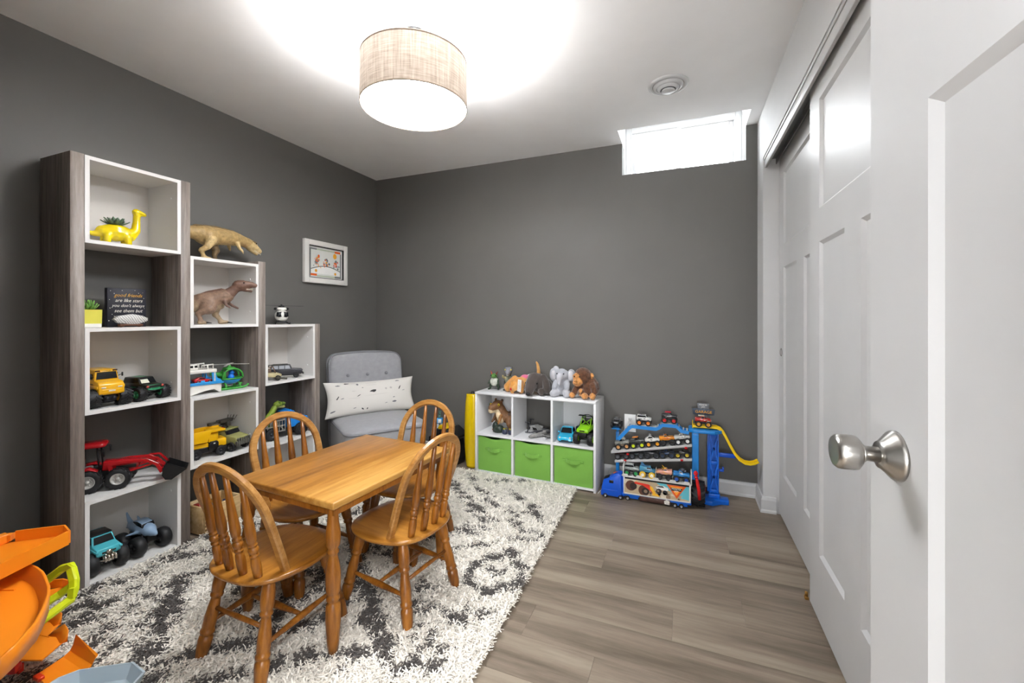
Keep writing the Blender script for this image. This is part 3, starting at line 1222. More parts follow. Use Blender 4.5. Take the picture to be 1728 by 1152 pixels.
sc_.rotation_euler = (0, 0, R(-35 - 90))
b = MB()
ol = rrect(0.285, 0.31, 0.07)
lps = []
for z, g in ((0.13, 0.985), (0.14, 1.0), (0.375, 1.0), (0.392, 0.995)):
    lps.append([(x * g, y * g + 0.03, z) for x, y in ol])
b.loft(lps)
b.build('seat_base', GREYF, sc_)
b = MB()
lps = []
for z, g in ((0.39, 1.0), (0.405, 1.0), (0.418, 0.97), (0.43, 0.85), (0.438, 0.6), (0.44, 0.2)):
    lps.append([(x * g, y * g + 0.03, z) for x, y in ol])
b.loft(lps)
b.build('seat_cushion', GREYF, sc_)
b = MB()
b.tube([(x * 1.003, y * 1.003 + 0.03, 0.393) for x, y in ol], 0.0055, 8, closed=True)
b.build('seat_piping', PIPE, sc_)
# leaning back slab


def back_pt(x, v, d):
    """x across, v height 0..1, d depth toward the front"""
    z = 0.14 + 0.735 * v + (0.018 * math.cos(x / 0.285 * PI / 2) if v > 0.9 else 0)
    y = -0.255 - 0.085 * max(0, v - 0.3) / 0.7 + d
    return (x, y, z)


ob = []
N = 8
outl = [(-0.275, 0.0), (0.275, 0.0), (0.285, 0.5)]
for i in range(N + 1):
    a = R(90 * i / N)
    outl.append((0.282 - 0.065 + 0.065 * math.cos(a), 1 - 0.09 + 0.09 * math.sin(a)))
for i in range(1, 6):
    outl.append((0.217 - 0.434 * i / 6, 1.0))
for i in range(N + 1):
    a = R(90 + 90 * i / N)
    outl.append((-0.282 + 0.065 + 0.065 * math.cos(a), 1 - 0.09 + 0.09 * math.sin(a)))
outl.append((-0.285, 0.5))


def shr(p, g):
    return (p[0] * g, 0.5 + (p[1] - 0.5) * g)


b = MB()
lps = []
for d, g in ((-0.052, 0.93), (-0.05, 0.98), (-0.04, 1.0), (0.04, 1.0), (0.052, 0.985), (0.060, 0.93), (0.068, 0.75), (0.072, 0.4)):
    lps.append([back_pt(*shr(p, g), d) for p in outl])
b.loft(lps)
bk = b.build('backrest', GREYF, sc_)
b = MB()
for d in (0.043, -0.043):
    b.tube([back_pt(p[0] * 1.004, p[1] * 1.003, d) for p in outl], 0.0055, 8, closed=True)
b.build('back_piping', PIPE, sc_)
for x in (-0.15, 0.0, 0.15):
    b = MB()
    q = back_pt(x, 0.79, 0.071)
    b.ball(q, (0.013, 0.006, 0.013), 12)
    b.build('button', PIPE, sc_)
for sx in (-1, 1):
    for y in (-0.22, 0.27):
        b = MB()
        b.cyl((sx * 0.23, y, 0.009), (sx * 0.22, y, 0.135), 0.014, 0.02, 14)
        b.build('leg', mat('dark_chair_leg', '#2b211b', 0.45), sc_)

CUSH = mat('cream_cushion_cotton', '#ddd9d2', 0.9, var=0.03, bump=0.2, bs=380, sheen=0.2)
cu = thing('lumbar_cushion', 'long white cushion with scattered dark prints leaning on the grey chair', 'cushion', (0, 0, 0))
cu.location = (-2.16 + 0.819 * -0.125 - 0.574 * -0.0, 2.59 - 0.574 * -0.125, 0.558)
cu.rotation_euler = Euler((R(-16), 0, R(-125 + 180)), 'XYZ')
# local x across, -y toward the viewer, z up
CL, CHh = 0.345, 0.135


def cush(u, v, side):
    """u,v in -1..1"""
    pin = 1 - 0.075 * (1 - abs(v) ** 1.6)
    pin2 = 1 - 0.10 * (1 - abs(u) ** 2.2)
    th = 0.052 * (max(0, (1 - abs(u) ** 2.6)) ** 0.5) * (max(0, (1 - abs(v) ** 2.2)) ** 0.55)
    return Vector((u * CL * pin, side * th, v * CHh * pin2 - 0.018 * (1 - u * u) * (1 if v < 0 else -0.2) * 0 + 0.0))


nu, nv = 40, 20
b = MB()
vs, fs = [], []
for side in (-1, 1):
    o_ = len(vs)
    for j in range(nv + 1):
        for i in range(nu + 1):
            vs.append(cush(-1 + 2 * i / nu, -1 + 2 * j / nv, side) + Vector((0, side * 0.0008, 0)))
    for j in range(nv):
        for i in range(nu):
            q_ = [o_ + j * (nu + 1) + i, o_ + j * (nu + 1) + i + 1, o_ + (j + 1) * (nu + 1) + i + 1, o_ + (j + 1) * (nu + 1) + i]
            fs.append(q_ if side < 0 else q_[::-1])
o2 = (nu + 1) * (nv + 1)
rim = [i for i in range(nu + 1)] + [(j + 1) * (nu + 1) - 1 for j in range(1, nv + 1)] + [nv * (nu + 1) + i for i in range(nu - 1, -1, -1)] + [j * (nu + 1) for j in range(nv - 1, 0, -1)]
for a, c in zip(rim, rim[1:] + rim[:1]):
    fs.append((a, c, c + o2, a + o2))
b._add(vs, fs, True)
b.build('cushion_cover', CUSH, cu)
b = MB()
rr = random.Random(8)


def patch(poly, ci):
    b.mi = ci
    b._add([cush(u, v, -1) + Vector((0, -0.0016, 0)) for u, v in poly], [tuple(range(len(poly)))])


def blot(u, v, su, sv, ang, ci, n=9, rough=0.3):
    pl = []
    for i in range(n):
        a = 2 * PI * i / n
        k_ = 1 + rr.uniform(-rough, rough)
        x, y = su * k_ * math.cos(a), sv * k_ * math.sin(a) * 2.5
        pl.append((u + x * math.cos(ang) - y / 2.5 * math.sin(ang), v + (x * math.sin(ang) * 2.5 + y * math.cos(ang))))
    patch(pl, ci)


for u, v, su, sv, an, ci in ((-0.80, 0.05, 0.055, 0.012, 0.9, 0), (-0.33, 0.10, 0.05, 0.010, 0.5, 0), (0.01, 0.32, 0.072, 0.035, 0, 0), (0.66, 0.40, 0.05, 0.014, 1.1, 0), (-0.55, 0.88, 0.05, 0.012, 0, 0),
                             (-0.74, 0.78, 0.05, 0.012, 0, 1), (-0.32, 0.80, 0.03, 0.02, -0.3, 1), (-0.22, 0.58, 0.024, 0.008, 0, 1), (0.60, 0.83, 0.05, 0.012, 0, 1), (0.50, -0.45, 0.06, 0.022, 0.1, 1),
                             (0.50, -0.18, 0.03, 0.010, 0.2, 1), (-0.14, -0.72, 0.025, 0.014, 1.2, 0), (-0.24, -0.72, 0.03, 0.014, -0.8, 0), (-0.88, -0.68, 0.05, 0.020, 0.3, 1), (0.32, 0.40, 0.026, 0.03, 0, 2),
                             (0.44, 0.42, 0.030, 0.03, 0, 2), (-0.70, -0.0, 0.04, 0.008, 0.2, 1), (-0.42, 0.40, 0.05, 0.004, 0, 2), (0.0, 0.72, 0.12, 0.003, 0, 2), (0.0, 0.84, 0.12, 0.003, 0, 2), (0.76, 0.2, 0.03, 0.006, 0.2, 1),
                             (-0.45, -0.03, 0.14, 0.003, 0, 2), (0.1, 0.08, 0.3, 0.003, 0.05, 2), (-0.42, -0.62, 0.03, 0.008, 0.3, 1), (0.3, -0.5, 0.03, 0.006, 0.3, 1)):
    blot(u, v, su, sv, an, ci)
pm_ = b.build('printed_motif', [mat('cushion_ink_dark', '#3a3a3b', 0.9), mat('cushion_ink_grey', '#77767a', 0.9), mat('cushion_ink_pale', '#bdb8b3', 0.9)], cu, fix=False)
pm_['kind'] = 'stuff'

# ================================================================ shaggy rug
RUG_POLY = [(-0.616, 0.42), (-0.683, 2.822), (-1.6, 2.852), (-2.358, 2.86), (-2.358, 0.42)]
RUG_BANDS = [
    ([(-1.53, 2.61), (-0.98, 2.12), (-1.15, 2.0), (-1.35, 1.87), (-1.5, 1.66)], 0.050, 0.62),
    ([(-1.46, 2.77), (-1.28, 2.56), (-1.05, 2.34)], 0.035, 0.50),
    ([(-0.98, 2.36), (-0.91, 2.25), (-0.85, 2.18), (-0.8, 2.13)], 0.040, 0.45),
    ([(-1.27, 2.71), (-1.16, 2.76), (-0.96, 2.84)], 0.030, 0.50),
    ([(-1.2, 2.7), (-0.97, 2.52), (-0.83, 2.4), (-0.7, 2.27)], 0.045, 0.50),
    ([(-1.18, 2.46), (-1.04, 2.42), (-0.88, 2.31)], 0.050, 0.35),
    ([(-1.07, 1.85), (-1.01, 1.9), (-0.91, 1.97), (-0.83, 2.03), (-0.75, 2.09), (-0.69, 2.11)], 0.030, 0.55),
    ([(-0.85, 2.14), (-0.77, 2.15), (-0.7, 2.12)], 0.030, 0.50),
    ([(-0.77, 1.95), (-0.8, 1.9), (-0.88, 1.83), (-0.92, 1.73), (-0.87, 1.66), (-0.84, 1.63), (-0.77, 1.6), (-0.71, 1.68), (-0.67, 1.68)], 0.030, 0.75),
    ([(-0.77, 1.91), (-0.68, 1.81), (-0.67, 1.68)], 0.028, 0.75),
    ([(-0.8, 1.76), (-0.76, 1.76)], 0.045, 0.50),
    ([(-0.8, 1.46), (-0.74, 1.47)], 0.065, 0.68),
    ([(-0.86, 1.28), (-0.8, 1.3), (-0.8, 1.26)], 0.050, 0.55),
    ([(-1.04, 1.56), (-0.98, 1.4), (-0.9, 1.45), (-0.84, 1.43)], 0.040, 0.60),
    ([(-0.93, 1.33), (-0.86, 1.31)], 0.040, 0.50),
    ([(-1.61, 1.77), (-1.37, 1.53), (-1.17, 1.36), (-1.03, 1.25), (-0.96, 1.19)], 0.055, 0.72),
    ([(-1.06, 1.09), (-1.02, 1.15), (-0.96, 1.2)], 0.040, 0.60),
    ([(-0.88, 1.12), (-0.83, 1.2), (-0.76, 1.21)], 0.035, 0.60),
    ([(-1.57, 0.91), (-1.55, 0.95), (-1.43, 1.04), (-1.35, 1.13), (-1.28, 1.25), (-1.28, 1.34)], 0.035, 0.85),
    ([(-1.64, 1.41), (-1.52, 1.46), (-1.43, 1.33), (-1.45, 1.25)], 0.040, 0.80),
    ([(-1.65, 1.17), (-1.62, 1.26), (-1.46, 1.25), (-1.45, 1.16), (-1.52, 1.09)], 0.045, 0.75),
    ([(-1.74, 1.22), (-1.76, 1.34), (-1.7, 1.42)], 0.040, 0.70),
    ([(-1.25, 1.0), (-1.16, 1.09), (-1.1, 1.13), (-0.95, 1.19)], 0.035, 0.65),
    ([(-1.42, 0.88), (-1.36, 0.91), (-1.3, 0.96)], 0.030, 0.60),
    ([(-2.03, 1.15), (-1.92, 1.07), (-1.83, 0.99), (-1.76, 0.93), (-1.69, 0.87), (-1.57, 0.82)], 0.060, 0.72),
    ([(-2.08, 1.18), (-2.04, 1.24), (-1.98, 1.3), (-1.9, 1.39)], 0.030, 0.60),
    ([(-2.26, 0.84), (-2.24, 0.88), (-2.24, 0.94), (-2.15, 0.93)], 0.035, 0.85),
    ([(-2.14, 0.83), (-2.09, 0.87), (-2.15, 0.91)], 0.030, 0.85),
    ([(-2.31, 0.96), (-2.36, 1.02), (-2.26, 1.08)], 0.035, 0.75),
    ([(-2.26, 1.1), (-2.27, 1.15), (-2.26, 1.2)], 0.035, 0.60),
    ([(-2.19, 1.06), (-2.06, 1.06), (-2.04, 0.99)], 0.025, 0.60),
    ([(-2.17, 0.99), (-2.14, 1.0)], 0.030, 0.60),
    ([(-2.08, 0.92), (-2.03, 0.96), (-1.97, 0.99), (-1.99, 0.91), (-1.98, 0.84)], 0.025, 0.60),
    ([(-1.99, 0.87), (-1.96, 0.89), (-1.92, 0.93)], 0.030, 0.65),
    ([(-1.91, 0.83), (-1.9, 0.86), (-1.84, 0.86)], 0.030, 0.70),
    ([(-1.81, 0.79), (-1.84, 0.83)], 0.025, 0.60),
    ([(-2.3, 1.24), (-2.26, 1.31), (-2.16, 1.38), (-2.05, 1.44)], 0.035, 0.60),
    ([(-2.35, 1.41), (-2.34, 1.45), (-2.3, 1.49)], 0.040, 0.60),
    ([(-2.32, 1.32), (-2.32, 1.35)], 0.030, 0.60),
    ([(-1.93, 0.69), (-1.93, 0.72), (-1.91, 0.74)], 0.030, 0.70),
    ([(-2.01, 0.64), (-1.96, 0.67)], 0.030, 0.70),
    ([(-2.53, 1.53), (-2.54, 1.64), (-2.5, 1.83)], 0.050, 0.50),
    ([(-2.22, 1.62), (-2.13, 1.73), (-2.09, 1.9), (-1.8, 1.98), (-1.75, 2.13)], 0.050, 0.55),
    ([(-2.49, 2.37), (-2.09, 2.19), (-1.94, 2.25), (-1.58, 2.03)], 0.050, 0.50),
    ([(-2.47, 1.88), (-2.38, 2.07)], 0.040, 0.50),
    ([(-2.44, 2.82), (-1.88, 2.62), (-1.58, 2.39)], 0.050, 0.50),
    ([(-1.32, 1.88), (-1.2, 1.67), (-1.4, 1.7)], 0.050, 0.55),
    ([(-1.85, 1.84), (-1.92, 2.06)], 0.040, 0.55),
]
rug = thing('shag_rug', 'cream shaggy rug with a distressed charcoal diamond pattern on the plank floor', 'rug', (0, 0, 0))
b = MB()
b.prism([(x, y) for x, y in RUG_POLY], 0.0005, 0.008, axis='z')
b.build('rug_base', mat('rug_backing', '#cfc8ba', 0.95, var=0.06), rug)
rs = np.random.RandomState(5)
NS = 205000
xs = rs.uniform(-2.362, -0.60, NS)
ys = rs.uniform(0.42, 2.865, NS)
right = -0.616 - (ys - 0.42) * (0.067 / 2.402)
back = np.where(xs > -1.6, 2.822 + (xs + 0.683) / (-0.917) * 0.03, 2.852 + (xs + 1.6) / (-0.758) * 0.008)
ok = (xs < right + 0.004) & (ys < back + 0.002)
xs, ys = xs[ok], ys[ok]
N_ = len(xs)
dark = np.zeros(N_, dtype=bool)
nz1 = np.array([mnoise.noise(Vector((x * 24, y * 24, 0.3))) for x, y in zip(xs, ys)])
nz2 = np.array([mnoise.noise(Vector((x * 60, y * 60, 7.3))) for x, y in zip(xs, ys)])
nzw = nz1 * 0.75 + nz2 * 0.55
for pts, w, dens in RUG_BANDS:
    d = np.full(N_, 9.0)
    P = np.array(pts)
    for a, c in zip(P[:-1], P[1:]):
        ab = c - a
        L2 = max((ab ** 2).sum(), 1e-9)
        tt = np.clip(((xs - a[0]) * ab[0] + (ys - a[1]) * ab[1]) / L2, 0, 1)
        d = np.minimum(d, np.hypot(xs - a[0] - tt * ab[0], ys - a[1] - tt * ab[1]))
    edge = d / (w * (1 + 0.35 * nz1))
    thr = (0.5 - dens) * 1.0 + 0.07 + 0.9 * np.clip(edge - 0.45, 0, 1.2)
    dark |= (edge < 1.25) & (nzw > thr)
ang = rs.uniform(0, 2 * PI, N_)
ln = rs.uniform(0.014, 0.030, N_)
wd = rs.uniform(0.0017, 0.0030, N_)
tipz = rs.uniform(0.012, 0.026, N_)
curl = rs.uniform(-1.2, 1.2, N_)
dx, dy = np.cos(ang), np.sin(ang)
dx2, dy2 = np.cos(ang + curl), np.sin(ang + curl)
V = np.zeros((N_, 6, 3), dtype=np.float32)
p0 = np.stack([xs, ys, np.full(N_, 0.007)], 1)
p1 = p0 + np.stack([dx * ln * 0.35, dy * ln * 0.35, tipz * 0.85], 1)
p2 = p1 + np.stack([dx2 * ln * 0.65, dy2 * ln * 0.65, tipz * rs.uniform(-0.25, 0.25, N_)], 1)
for k_, (pp, ddx, ddy, f) in enumerate(((p0, dx, dy, 0.7), (p1, (dx + dx2) / 2, (dy + dy2) / 2, 1.0), (p2, dx2, dy2, 0.75))):
    side = np.stack([-ddy * wd * f, ddx * wd * f, np.zeros(N_)], 1)
    V[:, 2 * k_] = pp - side
    V[:, 2 * k_ + 1] = pp + side
base = (np.arange(N_) * 6)[:, None]
F = np.concatenate([base + np.array([0, 1, 3, 2]), base + np.array([2, 3, 5, 4])], 1).reshape(-1)
me = bpy.data.meshes.new('pile')
me.vertices.add(N_ * 6)
me.vertices.foreach_set('co', V.reshape(-1))
me.loops.add(len(F))
me.loops.foreach_set('vertex_index', F.astype(np.int32))
me.polygons.add(N_ * 2)
me.polygons.foreach_set('loop_start', (np.arange(N_ * 2) * 4).astype(np.int32))
ca = me.color_attributes.new('Col', 'FLOAT_COLOR', 'POINT')
tone = rs.uniform(0.86, 1.08, N_)
cream = np.array(lin('#f3ece0'))
char_ = np.array(lin('#544e4a'))
cc = np.where(dark[:, None], char_[None] * tone[:, None], cream[None] * tone[:, None])
buf = np.ones((N_, 6, 4), dtype=np.float32)
buf[:, :, :3] = cc[:, None, :]
ca.data.foreach_set('color', buf.reshape(-1))
me.update()
me.validate()
pile = link('pile', me, mat('shag_pile', '#ffffff', 0.95, var=0.03, attr='Col', sheen=0.2), rug)
pile['kind'] = 'stuff'
# ================================================================ toy vehicle kit  (+x forward, +y left, z up)
_WM = {}
_VAR = 0


def wheel_mesh(r, w, tread):
    k_ = ('t', round(r, 4), round(w, 4), tread)
    if k_ not in _WM:
        b = MB()
        M_ = T((0, 0, 0), (R(90), 0, 0))
        if tread == 'smooth':
            pr = [(r * .50, -w / 2), (r * .62, -w * .52), (r * .86, -w * .46), (r * .97, -w * .28), (r, 0), (r * .97, w * .28), (r * .86, w * .46), (r * .62, w * .52), (r * .50, w / 2)]
        else:
            pr = [(r * .55, -w / 2), (r * .66, -w * .52), (r * .88, -w * .47), (r * .95, -w * .38), (r * .95, w * .38), (r * .88, w * .47), (r * .66, w * .52), (r * .55, w / 2)]
        b.lathe(pr, 28 if r > 0.03 else 20, M_, cap=False)
        if tread in ('lug', 'chev'):
            n_ = 16 if r > 0.03 else 11
            for i in range(n_):
                for s_ in (-1, 1):
                    a = 2 * PI * (i + (0.5 if s_ > 0 else 0)) / n_
                    c_ = Vector((math.cos(a), 0, math.sin(a)))
                    tg = Vector((-math.sin(a), 0, math.cos(a)))
                    yv = Vector((0, 1, 0))
                    sk = 0.32 if tread == 'chev' else 0.1
                    q = []
                    for dy, off in ((0.02, sk), (0.52, -sk)):
                        for dt in (-0.075, 0.075):
                            for rr_ in (0.93, 1.0):
                                q.append(c_ * (r * (rr_ if dy < 0.5 else rr_ - 0.03)) + tg * (r * (dt + off * 0.5)) + yv * (s_ * dy * w))
                    b._add([tuple(v) for v in q], [(0, 1, 3, 2), (4, 6, 7, 5), (0, 4, 5, 1), (2, 3, 7, 6), (1, 5, 7, 3), (0, 2, 6, 4)])
        bmesh.ops.recalc_face_normals(b.bm, faces=list(b.bm.faces))
        me = bpy.data.meshes.new('wheel')
        b.bm.to_mesh(me)
        b.bm.free()
        me.materials.append(RUBBER)
        _WM[k_] = me
    return _WM[k_]


def rim_mesh(r, w, col, metal=False):
    k_ = ('r', round(r, 4), round(w, 4), col)
    if k_ not in _WM:
        b = MB()
        M_ = T((0, 0, 0), (R(-90), 0, 0))
        b.lathe([(r * .57, -w * .40), (r * .57, w * .44), (r * .52, w * .50), (r * .46, w * .44), (r * .40, w * .26), (r * .16, w * .24), (r * .15, w * .40), (r * .02, w * .42)], 24, M_)
        for i in range(6):
            a = R(60 * i)
            b.cyl((r * .29 * math.cos(a), w * .22, r * .29 * math.sin(a)), (r * .29 * math.cos(a), w * .32, r * .29 * math.sin(a)), r * .06, n=8)
        bmesh.ops.recalc_face_normals(b.bm, faces=list(b.bm.faces))
        me = bpy.data.meshes.new('rim')
        b.bm.to_mesh(me)
        b.bm.free()
        me.materials.append(mat('rim_' + col.strip('#'), col, 0.3, metal=0.85 if metal else 0.0, var=0.03))
        _WM[k_] = me
    return _WM[k_]


def add_wheel(t_, x, y, z, r, w, rim, tread='lug', metal=False):
    o = link('wheel', wheel_mesh(r, w, tread), None, t_, (x, y, z))
    rm = link('rim', rim_mesh(r, w, rim, metal), None, o)
    if y < 0:
        rm.rotation_euler = (0, 0, PI)
    return o


PROF = {
    'pickup': dict(p=[(-.5, .02), (.46, 0), (.5, .10), (.5, .40), (.44, .50), (.14, .56), (.03, .96), (-.13, 1), (-.19, .58), (-.5, .54)], g=[(.10, .60), (.02, .92), (-.11, .94), (-.15, .60)], ws=((.135, .585), (.04, .93))),
    'suv': dict(p=[(-.5, .04), (.47, 0), (.5, .14), (.49, .44), (.22, .54), (.12, .97), (.06, 1), (-.44, 1), (-.5, .60)], g=[(.18, .60), (.10, .93), (-.42, .93), (-.45, .60)], ws=((.215, .58), (.125, .94))),
    'van': dict(p=[(-.5, .02), (.47, 0), (.5, .12), (.49, .40), (.34, .55), (.20, .98), (-.46, 1), (-.5, .9)], g=[(.29, .60), (.19, .90), (-.02, .92), (-.02, .60)], ws=((.33, .59), (.215, .94))),
    'coupe': dict(p=[(-.5, .12), (-.40, .02), (.46, 0), (.5, .14), (.49, .30), (.42, .42), (.16, .54), (-.02, .94), (-.20, 1), (-.40, .70), (-.5, .60)], g=[(.10, .60), (-.02, .88), (-.19, .93), (-.33, .66)], ws=((.15, .57), (-.01, .91))),
    'bus': dict(p=[(-.5, .0), (.30, 0), (.48, .02), (.5, .10), (.485, .42), (.44, .52), (.27, .58), (.25, .95), (.20, 1), (-.46, 1), (-.5, .92)], g=None, ws=((.274, .62), (.256, .90))),
    'low': dict(p=[(-.5, .2), (-.4, .0), (.4, 0), (.5, .12), (.5, .35), (.38, .55), (.10, .62), (-.02, 1), (-.16, 1), (-.22, .70), (-.5, .85)], g=[(.06, .66), (-.02, .94), (-.14, .94), (-.18, .70)], ws=((.09, .65), (0, .96))),
}


def monster(name, label, loc, rz, L=0.085, r=0.0235, ww=None, wb=None, track=None, style='pickup', body='#333333', acc='#888888', rim='#d98a2b', tread='lug', bh=None, bw=None, lift=None, group=None, cat='toy truck',
            roof=None, decals=5, seed=1, chass='#1c1c1e', pitch=0.0, roll=0.0, metal=False, bodymat=None, extra=None, bed=True):
    ww = ww or r * 0.95
    wb = wb or L * 0.62
    bw = bw or L * 0.44
    track = track or bw * 1.25
    bh = bh or L * 0.34
    lift = lift or r * 1.35
    t_ = thing(name, label, cat, loc, rz, group, rot=(roll, pitch, rz))
    P = PROF[style]
    pr = [(x * L, lift + z * bh) for x, z in P['p']]

    def tp(p):
        u = max(0, (p[1] - lift) / bh - 0.45)
        return 1.0 - 0.30 * u
    bm_ = bodymat or mat('toy_paint_' + body.strip('#'), body, 0.28, var=0.05, coat=0.4)
    b = MB()
    b.prism(pr, -bw / 2, bw / 2, 'y', bev=min(0.0035, L * 0.018), taper=tp)
    # fender flares over the wheels
    for sx in (-1, 1):
        for sy in (-1, 1):
            b.box(sx * wb / 2 - r * .75, sx * wb / 2 + r * .75, min(sy * bw * .42, sy * bw * .54), max(sy * bw * .42, sy * bw * .54), lift + bh * .26, lift + bh * .38, 0.001, 1)
    if style == 'pickup' and bed:
        b.box(-L * .5, -L * .2, -bw * .44, -bw * .40, lift + bh * .5, lift + bh * .60)
        b.box(-L * .5, -L * .2, bw * .40, bw * .44, lift + bh * .5, lift + bh * .60)
    bo = b.build('body', bm_, t_)
    # glazing
    b = MB()
    if P['g']:
        g = [(x * L, lift + z * bh) for x, z in P['g']]
        b.prism(g, -bw / 2 * 1.012, bw / 2 * 1.012, 'y', taper=tp)
    (ax, az), (cx, cz) = P['ws']
    q0, q1 = (ax * L, lift + az * bh), (cx * L, lift + cz * bh)
    h0, h1 = bw / 2 * tp(q0) * .86, bw / 2 * tp(q1) * .84
    nx = Vector((az - cz, 0, 0))
    d = Vector((q1[0] - q0[0], 0, q1[1] - q0[1]))
    nn = Vector((d.z, 0, -d.x)).normalized() * (0.0012 if L < .12 else 0.002)
    b._add([Vector((q0[0], -h0, q0[1])) + nn, Vector((q0[0], h0, q0[1])) + nn, Vector((q1[0], h1, q1[1])) + nn, Vector((q1[0], -h1, q1[1])) + nn], [(0, 1, 2, 3)])
    b.build('windows', DARK_GLASS, t_)
    # accent paint: stripes and splashes on both sides, hood and roof
    rg = random.Random(seed * 13 + 5)
    b = MB()
    for i in range(decals):
        x0 = rg.uniform(-.42, .30) * L
        z0 = lift + rg.uniform(.12, .38) * bh
        ln, hh = rg.uniform(.08, .22) * L, rg.uniform(.06, .14) * bh
        for s_ in (-1, 1):
            yy = s_ * (bw / 2 + 0.0005)
            b._add([(x0, yy, z0), (x0 + ln, yy, z0 + hh * .3), (x0 + ln * 1.2, yy, z0 + hh), (x0 + ln * .3, yy, z0 + hh * 1.2)], [(0, 1, 2, 3)])
    zh = lift + bh * 1.003
    if style in ('suv', 'van', 'bus', 'pickup', 'low', 'coupe') and decals:
        tops = [p for p in pr if p[1] > lift + bh * .93]
        xa, xb = min(p[0] for p in tops), max(p[0] for p in tops)
        hw = bw / 2 * tp((0, lift + bh)) * .55
        if xb - xa > 0.004:
            zf = lambda x: zh + 0.0003
            b._add([(xa + .1 * (xb - xa), -hw, zf(0)), (xb - .15 * (xb - xa), -hw, zf(0)), (xb - .15 * (xb - xa), hw, zf(0)), (xa + .1 * (xb - xa), hw, zf(0))], [(0, 1, 2, 3)])
        # grille and headlights
        b.box(L * .5 - 0.001, L * .5 + 0.0008, -bw * .28, bw * .28, lift + bh * .16, lift + bh * .26)
        # hood flash
        x1, z1 = P['p'][4] if style in ('pickup', 'suv') else (None, None)
    b.build('paint_marks', mat('toy_paint_' + acc.strip('#'), acc, 0.3, var=0.05), t_)
    # chassis: ladder frame, axles, shocks, engine block
    b = MB()
    b.box(-wb * .56, wb * .56, -bw * .22, bw * .22, r * .95, lift + bh * .06, 0.001, 1)
    for sx in (-1, 1):
        b.cyl((sx * wb / 2, -track / 2, r), (sx * wb / 2, track / 2, r), r * .16, n=8)
        b.ball((sx * wb / 2, 0, r), r * .33, 10)
        for sy in (-1, 1):
            b.cyl((sx * wb / 2 - sx * r * .4, sy * bw * .36, r * .9), (sx * wb / 2 - sx * r * .7, sy * bw * .30, lift + bh * .2), r * .10, n=6)
    b.build('chassis', mat('chassis_' + chass.strip('#'), chass, 0.45, var=0.1), t_)
    for sx in (-1, 1):
        for sy in (-1, 1):
            add_wheel(t_, sx * wb / 2, sy * track / 2, r, r, ww, rim, tread, metal)
    if extra:
        extra(t_, L, bw, bh, lift)
    return t_


def spikes(col, kind):
    """extra shapes on the roof that make show trucks different: ears, fins, horns, flags, scoops"""
    def f(t_, L, bw, bh, lift):
        b = MB()
        top = lift + bh
        if kind == 'fin':
            b.prism([(-.42 * L, top * .80), (-.12 * L, top), (-.34 * L, top + bh * .65), (-.42 * L, top + bh * .55)], -0.0012, 0.0012, 'y')
        elif kind == 'horns':
            for s_ in (-1, 1):
                b.tube([(0.0, s_ * bw * .2, top - bh * .1), (.06 * L, s_ * bw * .48, top + bh * .05), (.16 * L, s_ * bw * .55, top + bh * .30)], [0.0028, 0.0022, 0.0008], 8)
        elif kind == 'ears':
            for s_ in (-1, 1):
                b.tube([(-.08 * L, s_ * bw * .25, top - bh * .05), (-.12 * L, s_ * bw * .32, top + bh * .22), (-.2 * L, s_ * bw * .34, top + bh * .32)], [0.004, 0.0035, 0.001], 8)
        elif kind == 'skull':
            b.ball((.06 * L, 0, top + bh * .08), (L * .16, bw * .36, bh * .34), 12)
            b.ball((.19 * L, 0, top - bh * .12), (L * .10, bw * .26, bh * .20), 12)
        elif kind == 'crest':
            b.tube([(-.5 * L, 0, top - bh * .1), (-.2 * L, 0, top + bh * .1), (.1 * L, 0, top + bh * .2), (.32 * L, 0, top - bh * .1), (.5 * L, 0, top - bh * .25)], [0.002, bw * .25, bw * .30, bw * .26, bw * .10], 10, flat=0.75)
        elif kind == 'bar':
            for s_ in (-1, 1):
                b.cyl((-.2 * L, s_ * bw * .36, lift + bh * .5), (-.18 * L, s_ * bw * .32, top + bh * .12), 0.0011, n=6)
            b.cyl((-.18 * L, -bw * .33, top + bh * .12), (-.18 * L, bw * .33, top + bh * .12), 0.0011, n=6)
        elif kind == 'flat':
            b.box(-.3 * L, .1 * L, -bw * .42, bw * .42, top, top + bh * .07, 0.0008, 1)
        b.build({'fin': 'tail_fin', 'horns': 'roof_horns', 'ears': 'roof_ears', 'skull': 'roof_skull', 'crest': 'roof_crest', 'bar': 'roll_bar', 'flat': 'roof_panel'}[kind], mat('toy_paint_' + col.strip('#'), col, 0.3, var=0.05), t_)
    return f


# ---------------------------------------------------------------- school bus monster truck
YEL = '#e8ac10'
bus = monster('bus_monster_truck', 'yellow school bus monster truck with huge black tyres on the tall bookcase', (-2.487, 1.098, 0.773), R(-2), L=0.205, r=0.043, ww=0.046, wb=0.125, track=0.112, style='bus', body=YEL, acc='#1a1a1c',
              rim='#e09a18', tread='chev', bh=0.112, bw=0.092, lift=0.056, decals=0)
b = MB()
zt, zb = 0.056 + 0.112 * .86, 0.056 + 0.112 * .62
for i in range(6):
    x0 = -0.094 + i * 0.0235
    for s_ in (-1, 1):
        yy = s_ * 0.0425
        b.box(x0, x0 + 0.016, min(yy, yy + s_ * 0.004), max(yy, yy + s_ * 0.004), zb, zt - 0.002)
b.build('side_windows', DARK_GLASS, bus)
b = MB()
for s_ in (-1, 1):
    b.box(-0.10, 0.05, min(s_ * 0.0455, s_ * 0.0468), max(s_ * 0.0455, s_ * 0.0468), 0.092, 0.098)
    b.box(-0.10, 0.05, min(s_ * 0.0455, s_ * 0.0468), max(s_ * 0.0455, s_ * 0.0468), 0.104, 0.1065)
b.build('rub_rail', BLACK, bus)
b = MB()
